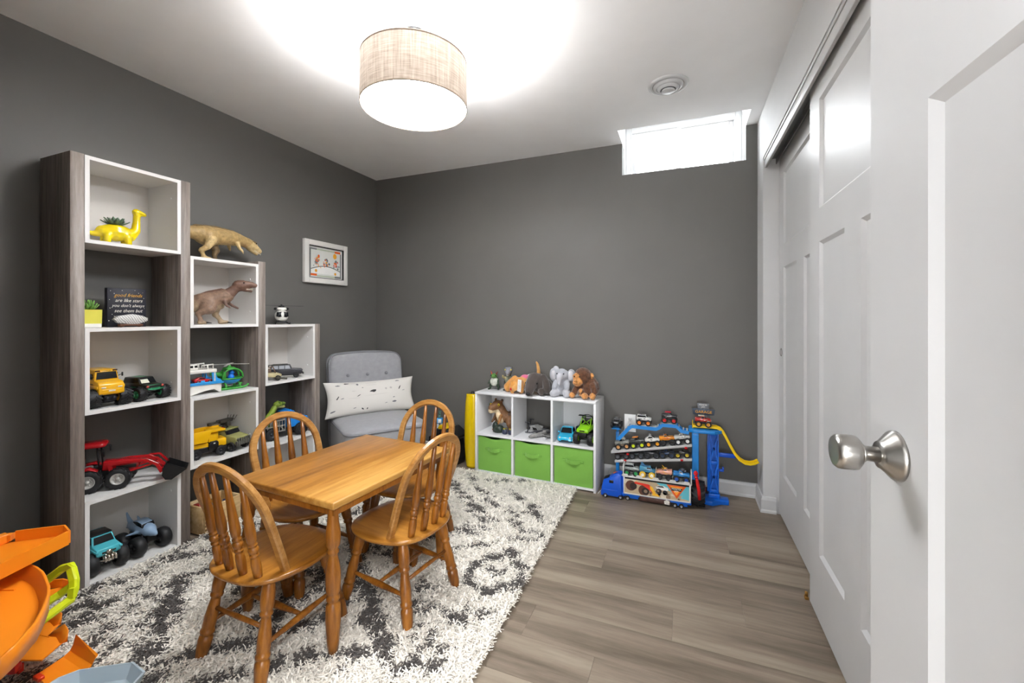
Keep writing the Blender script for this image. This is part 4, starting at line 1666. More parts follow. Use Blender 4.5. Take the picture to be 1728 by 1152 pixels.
for y in (-0.031, 0.031):
    b.box(0.0505, 0.0535, y - 0.009, y + 0.009, 0.1595, 0.166, 0.001, 1)
b.build('warning_lamps', mat('bus_lamp_dark', '#34150f', 0.3), bus)
words('bus_sign', 'SCHOOL BUS', 0.006, BLACK, bus, (0.0537, 0, 0.1625), (R(90), 0, R(90)))
b = MB()
b.box(0.049, 0.0525, -0.002, 0.002, 0.122, 0.158)
b.box(0.094, 0.102, -0.036, 0.036, 0.070, 0.084, 0.003)
b.build('bus_front', mat('toy_paint_e8ac10', YEL, 0.28), bus)
b = MB()
for y in (-0.029, 0.029):
    b.box(0.1015, 0.1035, y - 0.008, y + 0.008, 0.088, 0.094, 0.001, 1)
b.box(0.1015, 0.1032, -0.012, 0.012, 0.0725, 0.079)
b.build('headlamps', mat('lamp_pale', '#e8e2cc', 0.2), bus)
b = MB()
b.box(0.06, 0.088, -0.022, 0.022, 0.026, 0.058, 0.004)
b.cyl((0.088, -0.012, 0.04), (0.096, -0.012, 0.04), 0.008)
b.cyl((0.088, 0.012, 0.04), (0.096, 0.012, 0.04), 0.008)
b.build('engine_block', mat('engine_dark', '#2c2d33', 0.35, metal=0.4), bus)
b = MB()
for s_ in (-1, 1):
    b.tube([(0.05, s_ * 0.044, 0.135), (0.056, s_ * 0.055, 0.142)], 0.0015, 6)
    b.box(0.053, 0.057, s_ * 0.057 - 0.003, s_ * 0.057 + 0.003, 0.132, 0.150, 0.001, 1)
b.build('mirrors', BLACK, bus)

# ---------------------------------------------------------------- black and green monster truck
gt = monster('panel_monster_truck', 'black and green monster truck with white ghost face windscreen beside the yellow bus', (-2.487, 1.264, 0.773), R(7), L=0.165, r=0.034, ww=0.036, wb=0.112, track=0.104, style='suv', body='#1b1d1a', acc='#2f7d55',
             rim='#2f8a5c', tread='chev', bh=0.066, bw=0.080, lift=0.044, decals=4, seed=3)
b = MB()
ax, cx = 0.218 * .165 + 0.0032, 0.128 * .165 + 0.0032
for y0, y1 in ((-0.033, 0.004),):
    b._add([(ax, y0, 0.0825), (ax, y1, 0.0825), (cx, y1 - .003, 0.1035), (cx, y0 + .003, 0.1035)], [(0, 1, 2, 3)])
b.build('painted_windscreen', mat('windscreen_white', '#d9d8c6', 0.3), gt)
b = MB()
b.tube([(0.0835, -0.036, 0.056), (0.088, -0.02, 0.0535), (0.089, 0, 0.053), (0.088, 0.02, 0.0535), (0.0835, 0.036, 0.056)], 0.003, 8)
b.box(0.03, 0.078, -0.030, 0.030, 0.0715, 0.0745, 0.001, 1)
b.build('green_bumper', mat('green_metal', '#3a9a6c', 0.25, metal=0.3), gt)
b = MB()
for y in (-0.034, 0.034):
    b.ball((0.081, y, 0.068), (0.004, 0.006, 0.006), 10)
b.build('headlamps', mat('lamp_red', '#c9584c', 0.3), gt)

# ---------------------------------------------------------------- red tractor with loader
tr = thing('toy_tractor', 'red toy tractor with a black front loader bucket poking out of the tall bookcase', 'toy tractor', (-2.492, 1.120, 0.386), R(54))
RED = mat('tractor_red', '#b3141c', 0.25, var=0.05, coat=0.5)
TB = mat('tractor_black', '#131314', 0.4, var=0.1)
b = MB()
b.prism([(-0.01, 0.085), (0.115, 0.075), (0.125, 0.09), (0.122, 0.108), (0.10, 0.120), (-0.005, 0.128)], -0.026, 0.026, 'y', bev=0.005)
b.build('hood', RED, tr)
b = MB()
b.box(-0.06, 0.11, -0.02, 0.02, 0.045, 0.084, 0.004)
b.box(0.04, 0.112, -0.0275, 0.0275, 0.083, 0.100, 0.002)
b.build('chassis', TB, tr)
b = MB()
for x, y in ((-0.015, 0.032), (-0.015, -0.032), (-0.085, 0.034), (-0.085, -0.034)):
    b.cyl((x, y, 0.085), (x - 0.008 * (1 if x > -.05 else -1), y * .95, 0.200), 0.0035, n=8)
b.box(-0.09, -0.01, -0.034, 0.034, 0.075, 0.092, 0.003)
b.build('cab_frame', TB, tr)
b = MB()
b.loft([[(x * g - 0.05, y * g, z) for x, y in rrect(0.058, 0.046, 0.02)] for z, g in ((0.198, 0.95), (0.203, 1.0), (0.210, 0.99), (0.217, 0.85), (0.220, 0.5))])
b.build('cab_roof', RED, tr)
b = MB()
b.box(-0.075, -0.045, -0.016, 0.016, 0.092, 0.108, 0.004)
b.box(-0.080, -0.070, -0.016, 0.016, 0.10, 0.145, 0.004)
b.build('seat', mat('tractor_seat', '#8c8882', 0.6), tr)
b = MB()
for s_ in (-1, 1):
    b.prism([(-0.100, 0.09), (-0.08, 0.112), (-0.045, 0.115), (-0.015, 0.095), (-0.045, 0.105), (-0.08, 0.100)], min(s_ * 0.034, s_ * 0.066), max(s_ * 0.034, s_ * 0.066), 'y', bev=0.001)
b.build('rear_fender', RED, tr)
for s_ in (-1, 1):
    b = MB()
    b.strip([(0.02, s_ * 0.033, 0.112), (0.08, s_ * 0.034, 0.116), (0.150, s_ * 0.036, 0.112), (0.190, s_ * 0.037, 0.085), (0.208, s_ * 0.037, 0.045)], 0.008, 0.016, bev=True)
    b.strip([(0.045, s_ * 0.033, 0.070), (0.10, s_ * 0.034, 0.074), (0.175, s_ * 0.036, 0.092)], 0.006, 0.008)
    b.strip([(0.150, s_ * 0.037, 0.119), (0.190, s_ * 0.037, 0.118), (0.224, s_ * 0.037, 0.075)], 0.005, 0.009)
    b.strip([(0.02, s_ * 0.033, 0.112), (0.03, s_ * 0.033, 0.06)], 0.007, 0.014)
    b.build('loader_arm', RED, tr)
b = MB()
b.cyl((0.180, -0.037, 0.092), (0.180, 0.037, 0.092), 0.004, n=10)
b.cyl((0.206, -0.037, 0.055), (0.206, 0.037, 0.055), 0.004, n=10)
for s_ in (-1, 1):
    b.cyl((0.183, s_ * 0.022, 0.100), (0.212, s_ * 0.022, 0.07), 0.004, n=10)
b.build('loader_crossbar', RED, tr)
b = MB()
prof = [(0.226, 0.088), (0.212, 0.060), (0.210, 0.030), (0.222, 0.008), (0.245, 0.004), (0.305, 0.046)]
th_ = 0.003
b.strip([(x, 0, z) for x, z in prof], 0.096, th_, up=(0, 0, 1))
q = MB()
pts_o = [(x, -0.064, z) for x, z in prof]
for s_ in (-1, 1):
    b.prism(prof, min(s_ * 0.047, s_ * 0.050), max(s_ * 0.047, s_ * 0.050), 'y')
b.build('loader_bucket', TB, tr)
for sx, rr_, ww_, tk in ((-0.050, 0.052, 0.036, 0.100), (0.052, 0.048, 0.034, 0.092)):
    for s_ in (-1, 1):
        add_wheel(tr, sx, s_ * tk / 2, rr_, rr_, ww_, '#b9b7b2', 'chev')
b = MB()
for s_ in (-1, 1):
    b.tube([(-0.02, s_ * 0.034, 0.185), (0.005, s_ * 0.052, 0.188), (0.006, s_ * 0.054, 0.172)], 0.0018, 6)
    b.box(0.003, 0.009, s_ * 0.056 - 0.006, s_ * 0.056 + 0.006, 0.158, 0.184, 0.001, 1)
b.build('mirrors', TB, tr)

# ---------------------------------------------------------------- teal monster truck and shark truck on the lowest shelf
tl_ = monster('open_monster_truck', 'turquoise and black monster truck with chrome engine on the lowest bookcase shelf', (-2.490, 1.098, 0.028), R(-4), L=0.175, r=0.049, ww=0.042, wb=0.112, track=0.104, style='suv', body='#4fb9c6', acc='#2c2622',
              rim='#3a3a3c', tread='smooth', bh=0.075, bw=0.086, lift=0.080, decals=3, seed=5, extra=spikes('#17171a', 'flat'))
b = MB()
b.box(0.06, 0.092, -0.024, 0.024, 0.062, 0.088, 0.004)
for y in (-0.018, -0.006, 0.006, 0.018):
    b.tube([(0.09, y, 0.085), (0.105, y, 0.078), (0.106, y, 0.060)], 0.0045, 8)
b.cyl((0.085, 0, 0.088), (0.085, 0, 0.104), 0.012)
b.tube([(0.09, -0.04, 0.068), (0.102, 0, 0.062), (0.09, 0.04, 0.068)], 0.004, 8)
b.build('chrome_engine', mat('toy_chrome', '#cfc6ba', 0.18, metal=1.0), tl_)

sh = thing('shark_monster_truck', 'pale blue shark shaped monster truck with balloon tyres on the lowest bookcase shelf', 'toy truck', (-2.490, 1.264, 0.028), R(3))
SHK = '#8fa9c4'
organic('body', [('t', [(-0.10, 0, 0.105), (-0.06, 0, 0.105), (0.0, 0, 0.108), (0.05, 0, 0.102), (0.095, 0, 0.092)], [0.012, 0.026, 0.034, 0.030, 0.010], SHK),
                 ('t', [(-0.06, 0, 0.10), (-0.10, 0, 0.125), (-0.125, 0, 0.165)], [0.014, 0.010, 0.004], SHK), ('t', [(-0.09, 0, 0.10), (-0.125, 0, 0.085)], [0.010, 0.004], SHK),
                 ('t', [(-0.02, 0, 0.135), (-0.04, 0, 0.158)], [0.010, 0.004], SHK), ('t', [(0.02, -0.025, 0.10), (-0.015, -0.062, 0.092)], [0.010, 0.004], SHK), ('t', [(0.02, 0.025, 0.10), (-0.015, 0.062, 0.092)], [0.010, 0.004], SHK)],
        mat('shark_skin', SHK, 0.35, attr='Col', var=0.04), sh, voxel=0.004, smooth=4)
b = MB()
b.prism([(0.0, 0.128), (0.045, 0.120), (0.035, 0.137), (0.0, 0.145), (-0.03, 0.142)], -0.0275, 0.0275, 'y', bev=0.002)
b.build('windows', DARK_GLASS, sh)
b = MB()
b.prism([(-0.028, 0.140), (0.036, 0.133), (0.034, 0.139), (0.0, 0.148), (-0.028, 0.145)], -0.023, 0.023, 'y', bev=0.002)
b.build('roof_plate', mat('shark_roof', SHK, 0.35), sh)
b = MB()
b.box(-0.07, 0.07, -0.02, 0.02, 0.045, 0.085, 0.004)
for sx in (-1, 1):
    b.cyl((sx * 0.06, -0.06, 0.05), (sx * 0.06, 0.06, 0.05), 0.007)
    for sy in (-1, 1):
        b.cyl((sx * 0.055, sy * 0.035, 0.05), (sx * 0.04, sy * 0.024, 0.095), 0.005, n=8)
b.build('chassis', BLACK, sh)
for sx in (-1, 1):
    for sy in (-1, 1):
        add_wheel(sh, sx * 0.058, sy * 0.055, 0.047, 0.047, 0.044, '#232325', 'smooth')

# ---------------------------------------------------------------- ferry, red car, green helicopter (second column)
fe = thing('toy_ferry', 'white and blue toy ferry boat beside the green helicopter on the bookcase', 'toy boat', (-2.474, 1.520, 0.757), R(82))
FWH = mat('toy_white', '#e3e0d8', 0.35, var=0.02)
FBL = mat('toy_blue', '#2f93d6', 0.32, var=0.03)
b = MB()
lps = []
for x, hw, z0, z1 in ((-0.10, 0.045, 0.004, 0.052), (-0.06, 0.058, 0.002, 0.052), (0.0, 0.060, 0.018, 0.052), (0.05, 0.058, 0.024, 0.054), (0.075, 0.054, 0.004, 0.056), (0.088, 0.050, 0.002, 0.056)):
    lps.append([(x, -hw, z1), (x, -hw * .92, z0), (x, hw * .92, z0), (x, hw, z1)])
b.loft(lps, True, False)
b.build('hull', FWH, fe)
b = MB()
b.box(-0.10, 0.095, -0.063, 0.063, 0.052, 0.060, 0.002)
for s_ in (-1, 1):
    b.box(-0.095, 0.085, min(s_ * 0.058, s_ * 0.063), max(s_ * 0.058, s_ * 0.063), 0.058, 0.068, 0.001, 1)
    b.prism([(0.04, 0.058), (0.088, 0.058), (0.080, 0.075), (0.062, 0.085), (0.055, 0.115), (0.045, 0.118), (0.035, 0.115)], min(s_ * 0.052, s_ * 0.058), max(s_ * 0.052, s_ * 0.058), 'y', bev=0.001)
b.box(-0.098, -0.09, -0.06, 0.06, 0.058, 0.085, 0.002)
b.box(-0.02, 0.0, -0.063, -0.058, 0.062, 0.078, 0.002)
b.build('deck', FBL, fe)
b = MB()
for x, y in ((-0.09, 0.05), (-0.09, -0.05), (0.05, 0.055), (0.05, -0.055)):
    b.box(x - 0.004, x + 0.004, y - 0.003, y + 0.003, 0.058, 0.118)
b.box(-0.10, 0.06, -0.062, 0.062, 0.116, 0.136, 0.004)
b.build('upper_deck', FWH, fe)
b = MB()
b.box(-0.085, -0.02, -0.035, 0.035, 0.135, 0.165, 0.006)
for y in (-0.05, 0.05):
    b.tube([(-0.01, y, 0.136), (-0.01, y, 0.158), (0.045, y, 0.160), (0.045, y, 0.136)], 0.0035, 8)
    b.cyl((0.018, y, 0.136), (0.018, y, 0.158), 0.0035, n=8)
b.build('wheelhouse', FWH, fe)
b = MB()
for x in (-0.078, -0.058, -0.038):
    for s_ in (-1, 1):
        b.box(x, x + 0.013, min(s_ * 0.034, s_ * 0.0362), max(s_ * 0.034, s_ * 0.0362), 0.148, 0.159)
b.build('wheelhouse_windows', DARK_GLASS, fe)

rc = thing('toy_car', 'small red toy car parked on the deck of the white and blue ferry', 'toy car', (-2.448, 1.519, 0.817), R(82))
b = MB()
b.prism([(x * .09, 0.006 + z * .028) for x, z in PROF['coupe']['p']], -0.019, 0.019, 'y', bev=0.002, taper=lambda p: 1 - 6 * max(0, p[1] - 0.022))
b.build('body', mat('toy_paint_c41d22', '#c41d22', 0.25, coat=0.4), rc)
b = MB()
b.prism([(x * .09, 0.006 + z * .028) for x, z in PROF['coupe']['g']], -0.0196, 0.0196, 'y', taper=lambda p: 1 - 6 * max(0, p[1] - 0.022))
b.build('windows', DARK_GLASS, rc)
for sx in (-1, 1):
    for sy in (-1, 1):
        add_wheel(rc, sx * 0.028, sy * 0.017, 0.0085, 0.0085, 0.007, '#8d8d8d', 'lug')

GRN = mat('toy_green', '#3f9a3c', 0.35, var=0.03)
he = thing('toy_helicopter', 'green and blue toy helicopter with a blue bear pilot beside the ferry', 'toy helicopter', (-2.482, 1.690, 0.757), R(80))
he.scale = (0.88, 0.88, 0.88)
b = MB()
lps = []
for i in range(9):
    a = -PI / 2 + (PI / 2) * i / 8
    lps.append([(0.062 * max(math.cos(a), .15) * math.cos(2 * PI * j / 24) + 0.012, 0.042 * max(math.cos(a), .15) * math.sin(2 * PI * j / 24), 0.068 + 0.036 * math.sin(a)) for j in range(24)])
b.loft(lps)
b.build('hull', FBL, he)
b = MB()
for s_ in (-1, 1):
    pts = []
    for i in range(20):
        a = PI * i / 19
        pts.append((0.012 + 0.061 * math.cos(a), s_ * 0.028 * (1 - .1 * math.sin(a)), 0.072 + 0.062 * math.sin(a) ** .8))
    b.tube(pts, 0.0062, 8)
b.tube([(0.012 + 0.066 * math.cos(2 * PI * i / 28), 0.045 * math.sin(2 * PI * i / 28), 0.070) for i in range(28)], 0.0055, 8, closed=True)
b.box(-0.048, -0.028, -0.03, 0.03, 0.070, 0.118, 0.006)
b.ball((0.0, 0, 0.136), (0.040, 0.032, 0.012), 14)
b.cyl((0, 0, 0.14), (0, 0, 0.158), 0.013, 0.010)
b.build('cabin_frame', GRN, he)
b = MB()
b.tube([(-0.04, 0, 0.10), (-0.075, 0, 0.104), (-0.100, 0, 0.112)], [0.020, 0.012, 0.007], 10)
b.prism([(-0.113, 0.10), (-0.09, 0.105), (-0.095, 0.145), (-0.112, 0.15)], -0.004, 0.004, 'y', bev=0.001)
b.build('tail_boom', GRN, he)
b = MB()
for s_ in (-1, 1):
    b.tube([(-0.082, s_ * 0.045, 0.010), (-0.03, s_ * 0.045, 0.007), (0.06, s_ * 0.045, 0.007), (0.088, s_ * 0.045, 0.014), (0.100, s_ * 0.045, 0.026)], 0.007, 8)
    for x in (-0.035, 0.05):
        b.tube([(x, s_ * 0.016, 0.040), (x, s_ * 0.034, 0.034), (x, s_ * 0.045, 0.010)], 0.0065, 8)
b.build('landing_skid', GRN, he)
b = MB()
b.cyl((0, 0, 0.156), (0, 0, 0.170), 0.009)
for a in (-35, 145, 55, 235):
    c_, s_ = math.cos(R(a)), math.sin(R(a))
    b.strip([(0.005 * c_, 0.005 * s_, 0.166), (0.115 * c_, 0.115 * s_, 0.163)], 0.014, 0.003)
b.build('rotor', mat('rotor_grey', '#b5b3ad', 0.4), he)
organic('pilot', [('b', (0.012, 0, 0.078), (0.020, 0.020, 0.022), '#1f76d8'), ('b', (0.014, 0, 0.108), (0.017, 0.018, 0.015), '#1f76d8'), ('b', (0.012, 0.013, 0.122), 0.006, '#1f76d8'), ('b', (0.012, -0.013, 0.122), 0.006, '#1f76d8'), ('b', (0.030, 0, 0.104), (0.006, 0.007, 0.005), '#2a84e6')],
        mat('pilot_blue', '#1f76d8', 0.4, attr='Col'), he, voxel=0.003, smooth=3)

# ---------------------------------------------------------------- dump truck and army truck
du = thing('dump_truck', 'yellow and black toy dump truck on the second column of the bookcase', 'toy truck', (-2.478, 1.562, 0.402), R(74))
du.scale = (0.84, 0.86, 0.92)
DY = mat('dump_yellow', '#eeb50c', 0.32, var=0.03)
b = MB()
b.box(-0.11, 0.095, -0.045, 0.045, 0.030, 0.062, 0.004)
b.box(0.055, 0.10, -0.055, 0.055, 0.034, 0.050, 0.003)
for s_ in (-1, 1):
    b.prism([(-0.005, 0.045), (0.05, 0.045), (0.05, 0.085), (0.04, 0.095), (0.005, 0.092), (-0.005, 0.075)], min(s_ * 0.045, s_ * 0.060), max(s_ * 0.045, s_ * 0.060), 'y', bev=0.002)
b.build('chassis', TB, du)
b = MB()
b.box(0.045, 0.098, -0.050, 0.050, 0.055, 0.100, 0.005)
b.box(0.000, 0.050, -0.048, -0.040, 0.092, 0.135, 0.002)
b.box(0.000, 0.050, 0.040, 0.048, 0.092, 0.135, 0.002)
b.box(-0.003, 0.004, -0.048, 0.048, 0.088, 0.138, 0.002)
b.box(0.044, 0.052, -0.048, 0.048, 0.098, 0.106, 0.002)
for y in (-0.044, 0.044):
    b.box(0.043, 0.050, y - 0.004, y + 0.004, 0.10, 0.136)
b.box(0.0, 0.052, -0.048, 0.048, 0.134, 0.142, 0.003)
b.box(-0.09, -0.005, -0.047, 0.047, 0.062, 0.086, 0.003)
b.build('cab', DY, du)
b = MB()
bed = [(-0.14, 0.100), (-0.02, 0.100), (0.01, 0.150), (0.088, 0.152), (0.088, 0.162), (0.0, 0.162), (-0.15, 0.150)]
for s_ in (-1, 1):
    b.prism([(-0.14, 0.095), (-0.015, 0.095), (0.005, 0.148), (0.088, 0.150), (0.088, 0.163), (-0.02, 0.166), (-0.15, 0.158)], min(s_ * 0.058, s_ * 0.064), max(s_ * 0.058, s_ * 0.064), 'y', bev=0.0015)
b.box(-0.14, -0.015, -0.06, 0.06, 0.095, 0.101)
b.strip([(-0.015, 0, 0.098), (0.004, 0, 0.150), (0.088, 0, 0.153)], 0.12, 0.005)
b.build('dump_bed', DY, du)
b = MB()
b.box(0.020, 0.030, -0.0605, -0.0595, 0.078, 0.084)
b.build('maker_plate', FWH, du)
for sx in (-0.075, 0.062):
    for s_ in (-1, 1):
        add_wheel(du, sx, s_ * 0.052, 0.031, 0.031, 0.026, '#26262a', 'lug')

ar = thing('army_truck', 'khaki and grey toy army truck with a roof gun beside the dump truck', 'toy truck', (-2.494, 1.700, 0.402), R(10))
KH = mat('army_khaki', '#8b8a54', 0.55, var=0.15, vs=40)
GM = mat('gun_grey', '#5d5c55', 0.5, var=0.2, vs=60)
b = MB()
b.prism([(-0.09, 0.040), (0.085, 0.036), (0.095, 0.05), (0.092, 0.078), (0.03, 0.090), (0.015, 0.116), (-0.085, 0.116), (-0.09, 0.09)], -0.046, 0.046, 'y', bev=0.004, taper=lambda p: 1 - 2.2 * max(0, p[1] - 0.09))
b.box(-0.085, 0.022, -0.045, 0.045, 0.115, 0.121, 0.002)
b.build('body', KH, ar)
b = MB()
b.prism([(0.030, 0.092), (0.018, 0.112), (-0.02, 0.112), (-0.02, 0.092)], -0.0458, 0.0458, 'y', taper=lambda p: 1 - 2.2 * max(0, p[1] - 0.09))
b._add([(0.033, -0.037, 0.092), (0.033, 0.037, 0.092), (0.020, 0.035, 0.112), (0.020, -0.035, 0.112)], [(0, 1, 2, 3)])
b.build('windows', DARK_GLASS, ar)
b = MB()
b.box(0.088, 0.104, -0.048, 0.048, 0.034, 0.058, 0.003)
for y in (-0.036, -0.02, 0.02, 0.036):
    b.cyl((0.094, y, 0.068), (0.099, y, 0.068), 0.007, n=10)
for i in range(6):
    b.box(0.100, 0.107, -0.04 + i * 0.015, -0.034 + i * 0.015, 0.036, 0.074)
b.box(-0.07, 0.07, -0.03, 0.03, 0.024, 0.042)
b.build('bull_bar', GM, ar)
b = MB()
b.cyl((-0.03, 0, 0.121), (-0.03, 0, 0.138), 0.018, 0.013)
b.box(-0.055, 0.0, -0.012, 0.012, 0.136, 0.160, 0.004)
b.box(-0.05, -0.012, -0.045, 0.04, 0.155, 0.172, 0.003)
b.cyl((-0.03, -0.105, 0.165), (-0.03, -0.02, 0.165), 0.006, n=10)
b.box(-0.038, -0.022, -0.112, -0.095, 0.156, 0.172, 0.002)
for i in range(5):
    b.cyl((-0.04 + 0.012 * i, 0.025 + 0.006 * (i % 2), 0.165), (-0.045 + 0.014 * i, 0.035 + 0.008 * (i % 3), 0.190), 0.0016, n=6)
b.build('roof_gun', mat('gun_dark', '#3d3a33', 0.5, var=0.2, vs=60), ar)
b = MB()
b.box(-0.005, 0.004, -0.052, -0.040, 0.122, 0.137, 0.002)
b.build('red_tip', plastic('#c02a22'), ar)
for sx in (-0.06, 0.062):
    for s_ in (-1, 1):
        add_wheel(ar, sx, s_ * 0.046, 0.027, 0.027, 0.022, '#3a3a38', 'lug')

# ---------------------------------------------------------------- white helicopter, black off-roader, tan truck, blue dinosaur truck
wh = thing('rescue_helicopter', 'white and black toy helicopter standing on top of the lowest bookcase column', 'toy helicopter', (-2.50, 2.056, 1.131), R(-32))
b = MB()
lps = []
for i in range(13):
    a = PI * i / 12
    rr_ = math.sin(a) ** .6
    lps.append([(-0.055 * math.cos(a) * -1, 0.040 * max(rr_, .12) * math.cos(2 * PI * j / 20), 0.056 + 0.042 * max(rr_, .12) * math.sin(2 * PI * j / 20)) for j in range(20)])
b.loft(lps)
b.box(-0.045, 0.03, -0.028, 0.028, 0.092, 0.112, 0.008)
b.tube([(-0.04, 0, 0.07), (-0.09, 0, 0.078), (-0.13, 0, 0.086)], [0.018, 0.010, 0.006], 10)
b.build('fuselage', FWH, wh)
b = MB()
for s_ in (-1, 1):
    b._add([(0.0555 - 0.003 * k_, s_ * y, z) for k_, (y, z) in enumerate(((0.006, 0.050), (0.012, 0.068), (0.006, 0.082)))] + [(0.040, s_ * 0.034, 0.080), (0.040, s_ * 0.036, 0.052), (0.050, s_ * 0.02, 0.046)], [(0, 1, 2, 3, 4, 5)])
b.bm.verts.ensure_lookup_table()
for v in b.bm.verts:
    v.co.x += 0.0045
b.ball((0.046, 0.018, 0.064), (0.010, 0.016, 0.017), 12)
b.ball((0.046, -0.018, 0.064), (0.010, 0.016, 0.017), 12)
b.build('windscreen', DARK_GLASS, wh)
b = MB()
for s_ in (-1, 1):
    b.tube([(-0.05, s_ * 0.042, 0.004), (0.0, s_ * 0.042, 0.004), (0.055, s_ * 0.042, 0.004), (0.066, s_ * 0.042, 0.010)], 0.004, 8)
    for x in (-0.025, 0.03):
        b.tube([(x, s_ * 0.02, 0.022), (x, s_ * 0.042, 0.004)], 0.0035, 8)
b.box(-0.04, 0.045, -0.026, 0.026, 0.012, 0.020, 0.003)
b.build('landing_skid', BLACK, wh)
b = MB()
b.cyl((0, 0, 0.110), (0, 0, 0.124), 0.022, 0.018)
b.cyl((0, 0, 0.122), (0, 0, 0.132), 0.006)
for a in (119, 299):
    c_, s_ = math.cos(R(a)), math.sin(R(a))
    b.strip([(0.01 * c_, 0.01 * s_, 0.124), (0.165 * c_, 0.165 * s_, 0.124)], 0.009, 0.0022)
b.build('rotor', BLACK, wh)
b = MB()
b.box(-0.13, -0.126, -0.014, 0.014, 0.086, 0.092)
b.prism([(-0.14, 0.08), (-0.12, 0.083), (-0.125, 0.115), (-0.138, 0.118)], -0.002, 0.002, 'y')
b.ball((0.0, -0.036, 0.103), (0.014, 0.010, 0.009), 10)
b.ball((0.0, 0.036, 0.103), (0.014, 0.010, 0.009), 10)
b.build('tail_fin', BLACK, wh)

su = thing('toy_offroader', 'charcoal black toy off road wagon on the third bookcase column', 'toy car', (-2.482, 2.078, 0.773), R(50))
su.scale = (0.88, 0.88, 0.88)
OFB = mat('offroader_paint', '#35353a', 0.32, var=0.05)
b = MB()
pr = [(-.110, .026), (.100, .026), (.112, .034), (.110, .058), (.104, .063), (.038, .068), (.026, .098), (-.098, .100), (-.110, .066)]
b.prism(pr, -0.040, 0.040, 'y', bev=0.003, taper=lambda p: 1 - 3.2 * max(0, p[1] - 0.066))
for sx in (-0.066, 0.066):
    for s_ in (-1, 1):
        b.prism([(sx - .027, .030), (sx - .022, .050), (sx + .022, .050), (sx + .027, .030), (sx + .022, .030), (sx + .018, .043), (sx - .018, .043), (sx - .022, .030)], min(s_ * 0.039, s_ * 0.045), max(s_ * 0.039, s_ * 0.045), 'y')
b.build('body', OFB, su)
b = MB()
for x0, x1, x2, x3 in ((.028, .020, -.008, -.008), (-.013, -.013, -.048, -.048), (-.054, -.054, -.092, -.098)):
    b.prism([(x0, .070), (x1, .094), (x2, .094), (x3, .070)], -0.0406, 0.0406, 'y', taper=lambda p: 1 - 3.2 * max(0, p[1] - 0.066))
b._add([(0.0395, -0.034, 0.070), (0.0395, 0.034, 0.070), (0.0285, 0.031, 0.095), (0.0285, -0.031, 0.095)], [(0, 1, 2, 3)])
b.build('windows', mat('offroader_glass', '#8f9399', 0.12), su)
b = MB()
b.box(0.109, 0.1135, -0.026, 0.026, 0.040, 0.056, 0.001, 1)
b.box(0.108, 0.120, -0.043, 0.043, 0.026, 0.034, 0.002)
b.box(-0.06, 0.06, -0.03, 0.03, 0.018, 0.028)
b.box(-0.09, 0.01, -0.03, 0.03, 0.100, 0.103)
b.build('grille', BLACK, su)
b = MB()
for y in (-0.032, 0.032):
    b.cyl((0.108, y, 0.048), (0.1145, y, 0.048), 0.007, n=12)
b.build('headlamps', mat('lamp_clear', '#cfd0cf', 0.15), su)
for sx in (-0.066, 0.066):
    for s_ in (-1, 1):
        add_wheel(su, sx, s_ * 0.039, 0.0205, 0.0205, 0.015, '#2a2a2c', 'lug')

tn = thing('desert_buggy', 'tan toy military buggy with a long gun barrel behind the black off roader', 'toy truck', (-2.452, 1.948, 0.773), R(50))
TAN = mat('buggy_tan', '#b5a981', 0.55, var=0.15, vs=50)
b = MB()
b.prism([(-.05, .022), (.05, .02), (.056, .034), (.03, .046), (-.01, .050), (-.05, .046)], -0.026, 0.026, 'y', bev=0.003)
b.build('body', TAN, tn)
b = MB()
for s_ in (-1, 1):
    b.tube([(0.02, s_ * .022, .045), (0.005, s_ * .020, .085), (-.035, s_ * .020, .085), (-.045, s_ * .022, .046)], 0.0025, 8)
b.cyl((0.005, -.02, .085), (0.005, .02, .085), 0.0025, n=8)
b.cyl((-.035, -.02, .085), (-.035, .02, .085), 0.0025, n=8)
b.box(-.03, -.005, -.012, .012, .048, .075, .003)
b.build('roll_cage', mat('buggy_brown', '#6f5a4a', 0.6), tn)
b = MB()
b.cyl((-.02, 0, .096), (.05, -.01, .098), 0.003, n=8)
b.cyl((-.02, 0, .085), (-.02, 0, .098), 0.004, n=8)
b.cyl((0.02, -.034, .018), (0.085, -.05, .012), 0.006, n=8)
b.build('gun_barrel', mat('buggy_gun', '#4d4a42', 0.5), tn)
for sx in (-0.034, 0.034):
    for s_ in (-1, 1):
        add_wheel(tn, sx, s_ * 0.028, 0.017, 0.017, 0.013, '#8d8360', 'lug')

bt = thing('dinosaur_transporter', 'bright blue toy truck with a grey cage hauling a green dinosaur on the bookcase', 'toy truck', (-2.480, 2.034, 0.386), R(76))
BB = mat('truck_blue', '#1883d8', 0.3, var=0.03, coat=0.2)
b = MB()
b.prism([(.02, .060), (.155, .060), (.160, .075), (.158, .118), (.085, .124), (.070, .165), (.055, .172), (.020, .172)], -0.050, 0.050, 'y', bev=0.006, taper=lambda p: 1 - 1.6 * max(0, p[1] - 0.125))
b.prism([(-.005, .150), (.05, .160), (.05, .178), (-.005, .172)], -0.046, 0.046, 'y', bev=0.004)
b.box(0.148, 0.166, -0.052, 0.052, 0.055, 0.078, 0.004)
b.build('cab', BB, bt)
b = MB()
b.prism([(.078, .128), (.064, .163), (.034, .163), (.034, .128)], -0.0505, 0.0505, 'y', taper=lambda p: 1 - 1.6 * max(0, p[1] - 0.125))
b._add([(0.0855, -0.042, 0.128), (0.0855, 0.042, 0.128), (0.0705, 0.040, 0.163), (0.0705, -0.040, 0.163)], [(0, 1, 2, 3)])
b.build('windows', DARK_GLASS, bt)
b = MB()
b.ball((0.13, 0.0, 0.123), (0.010, 0.010, 0.008), 10)
b.build('red_lamp', plastic('#d33a2e'), bt)
CG_ = mat('cage_grey', '#8f8b84', 0.45)
b = MB()
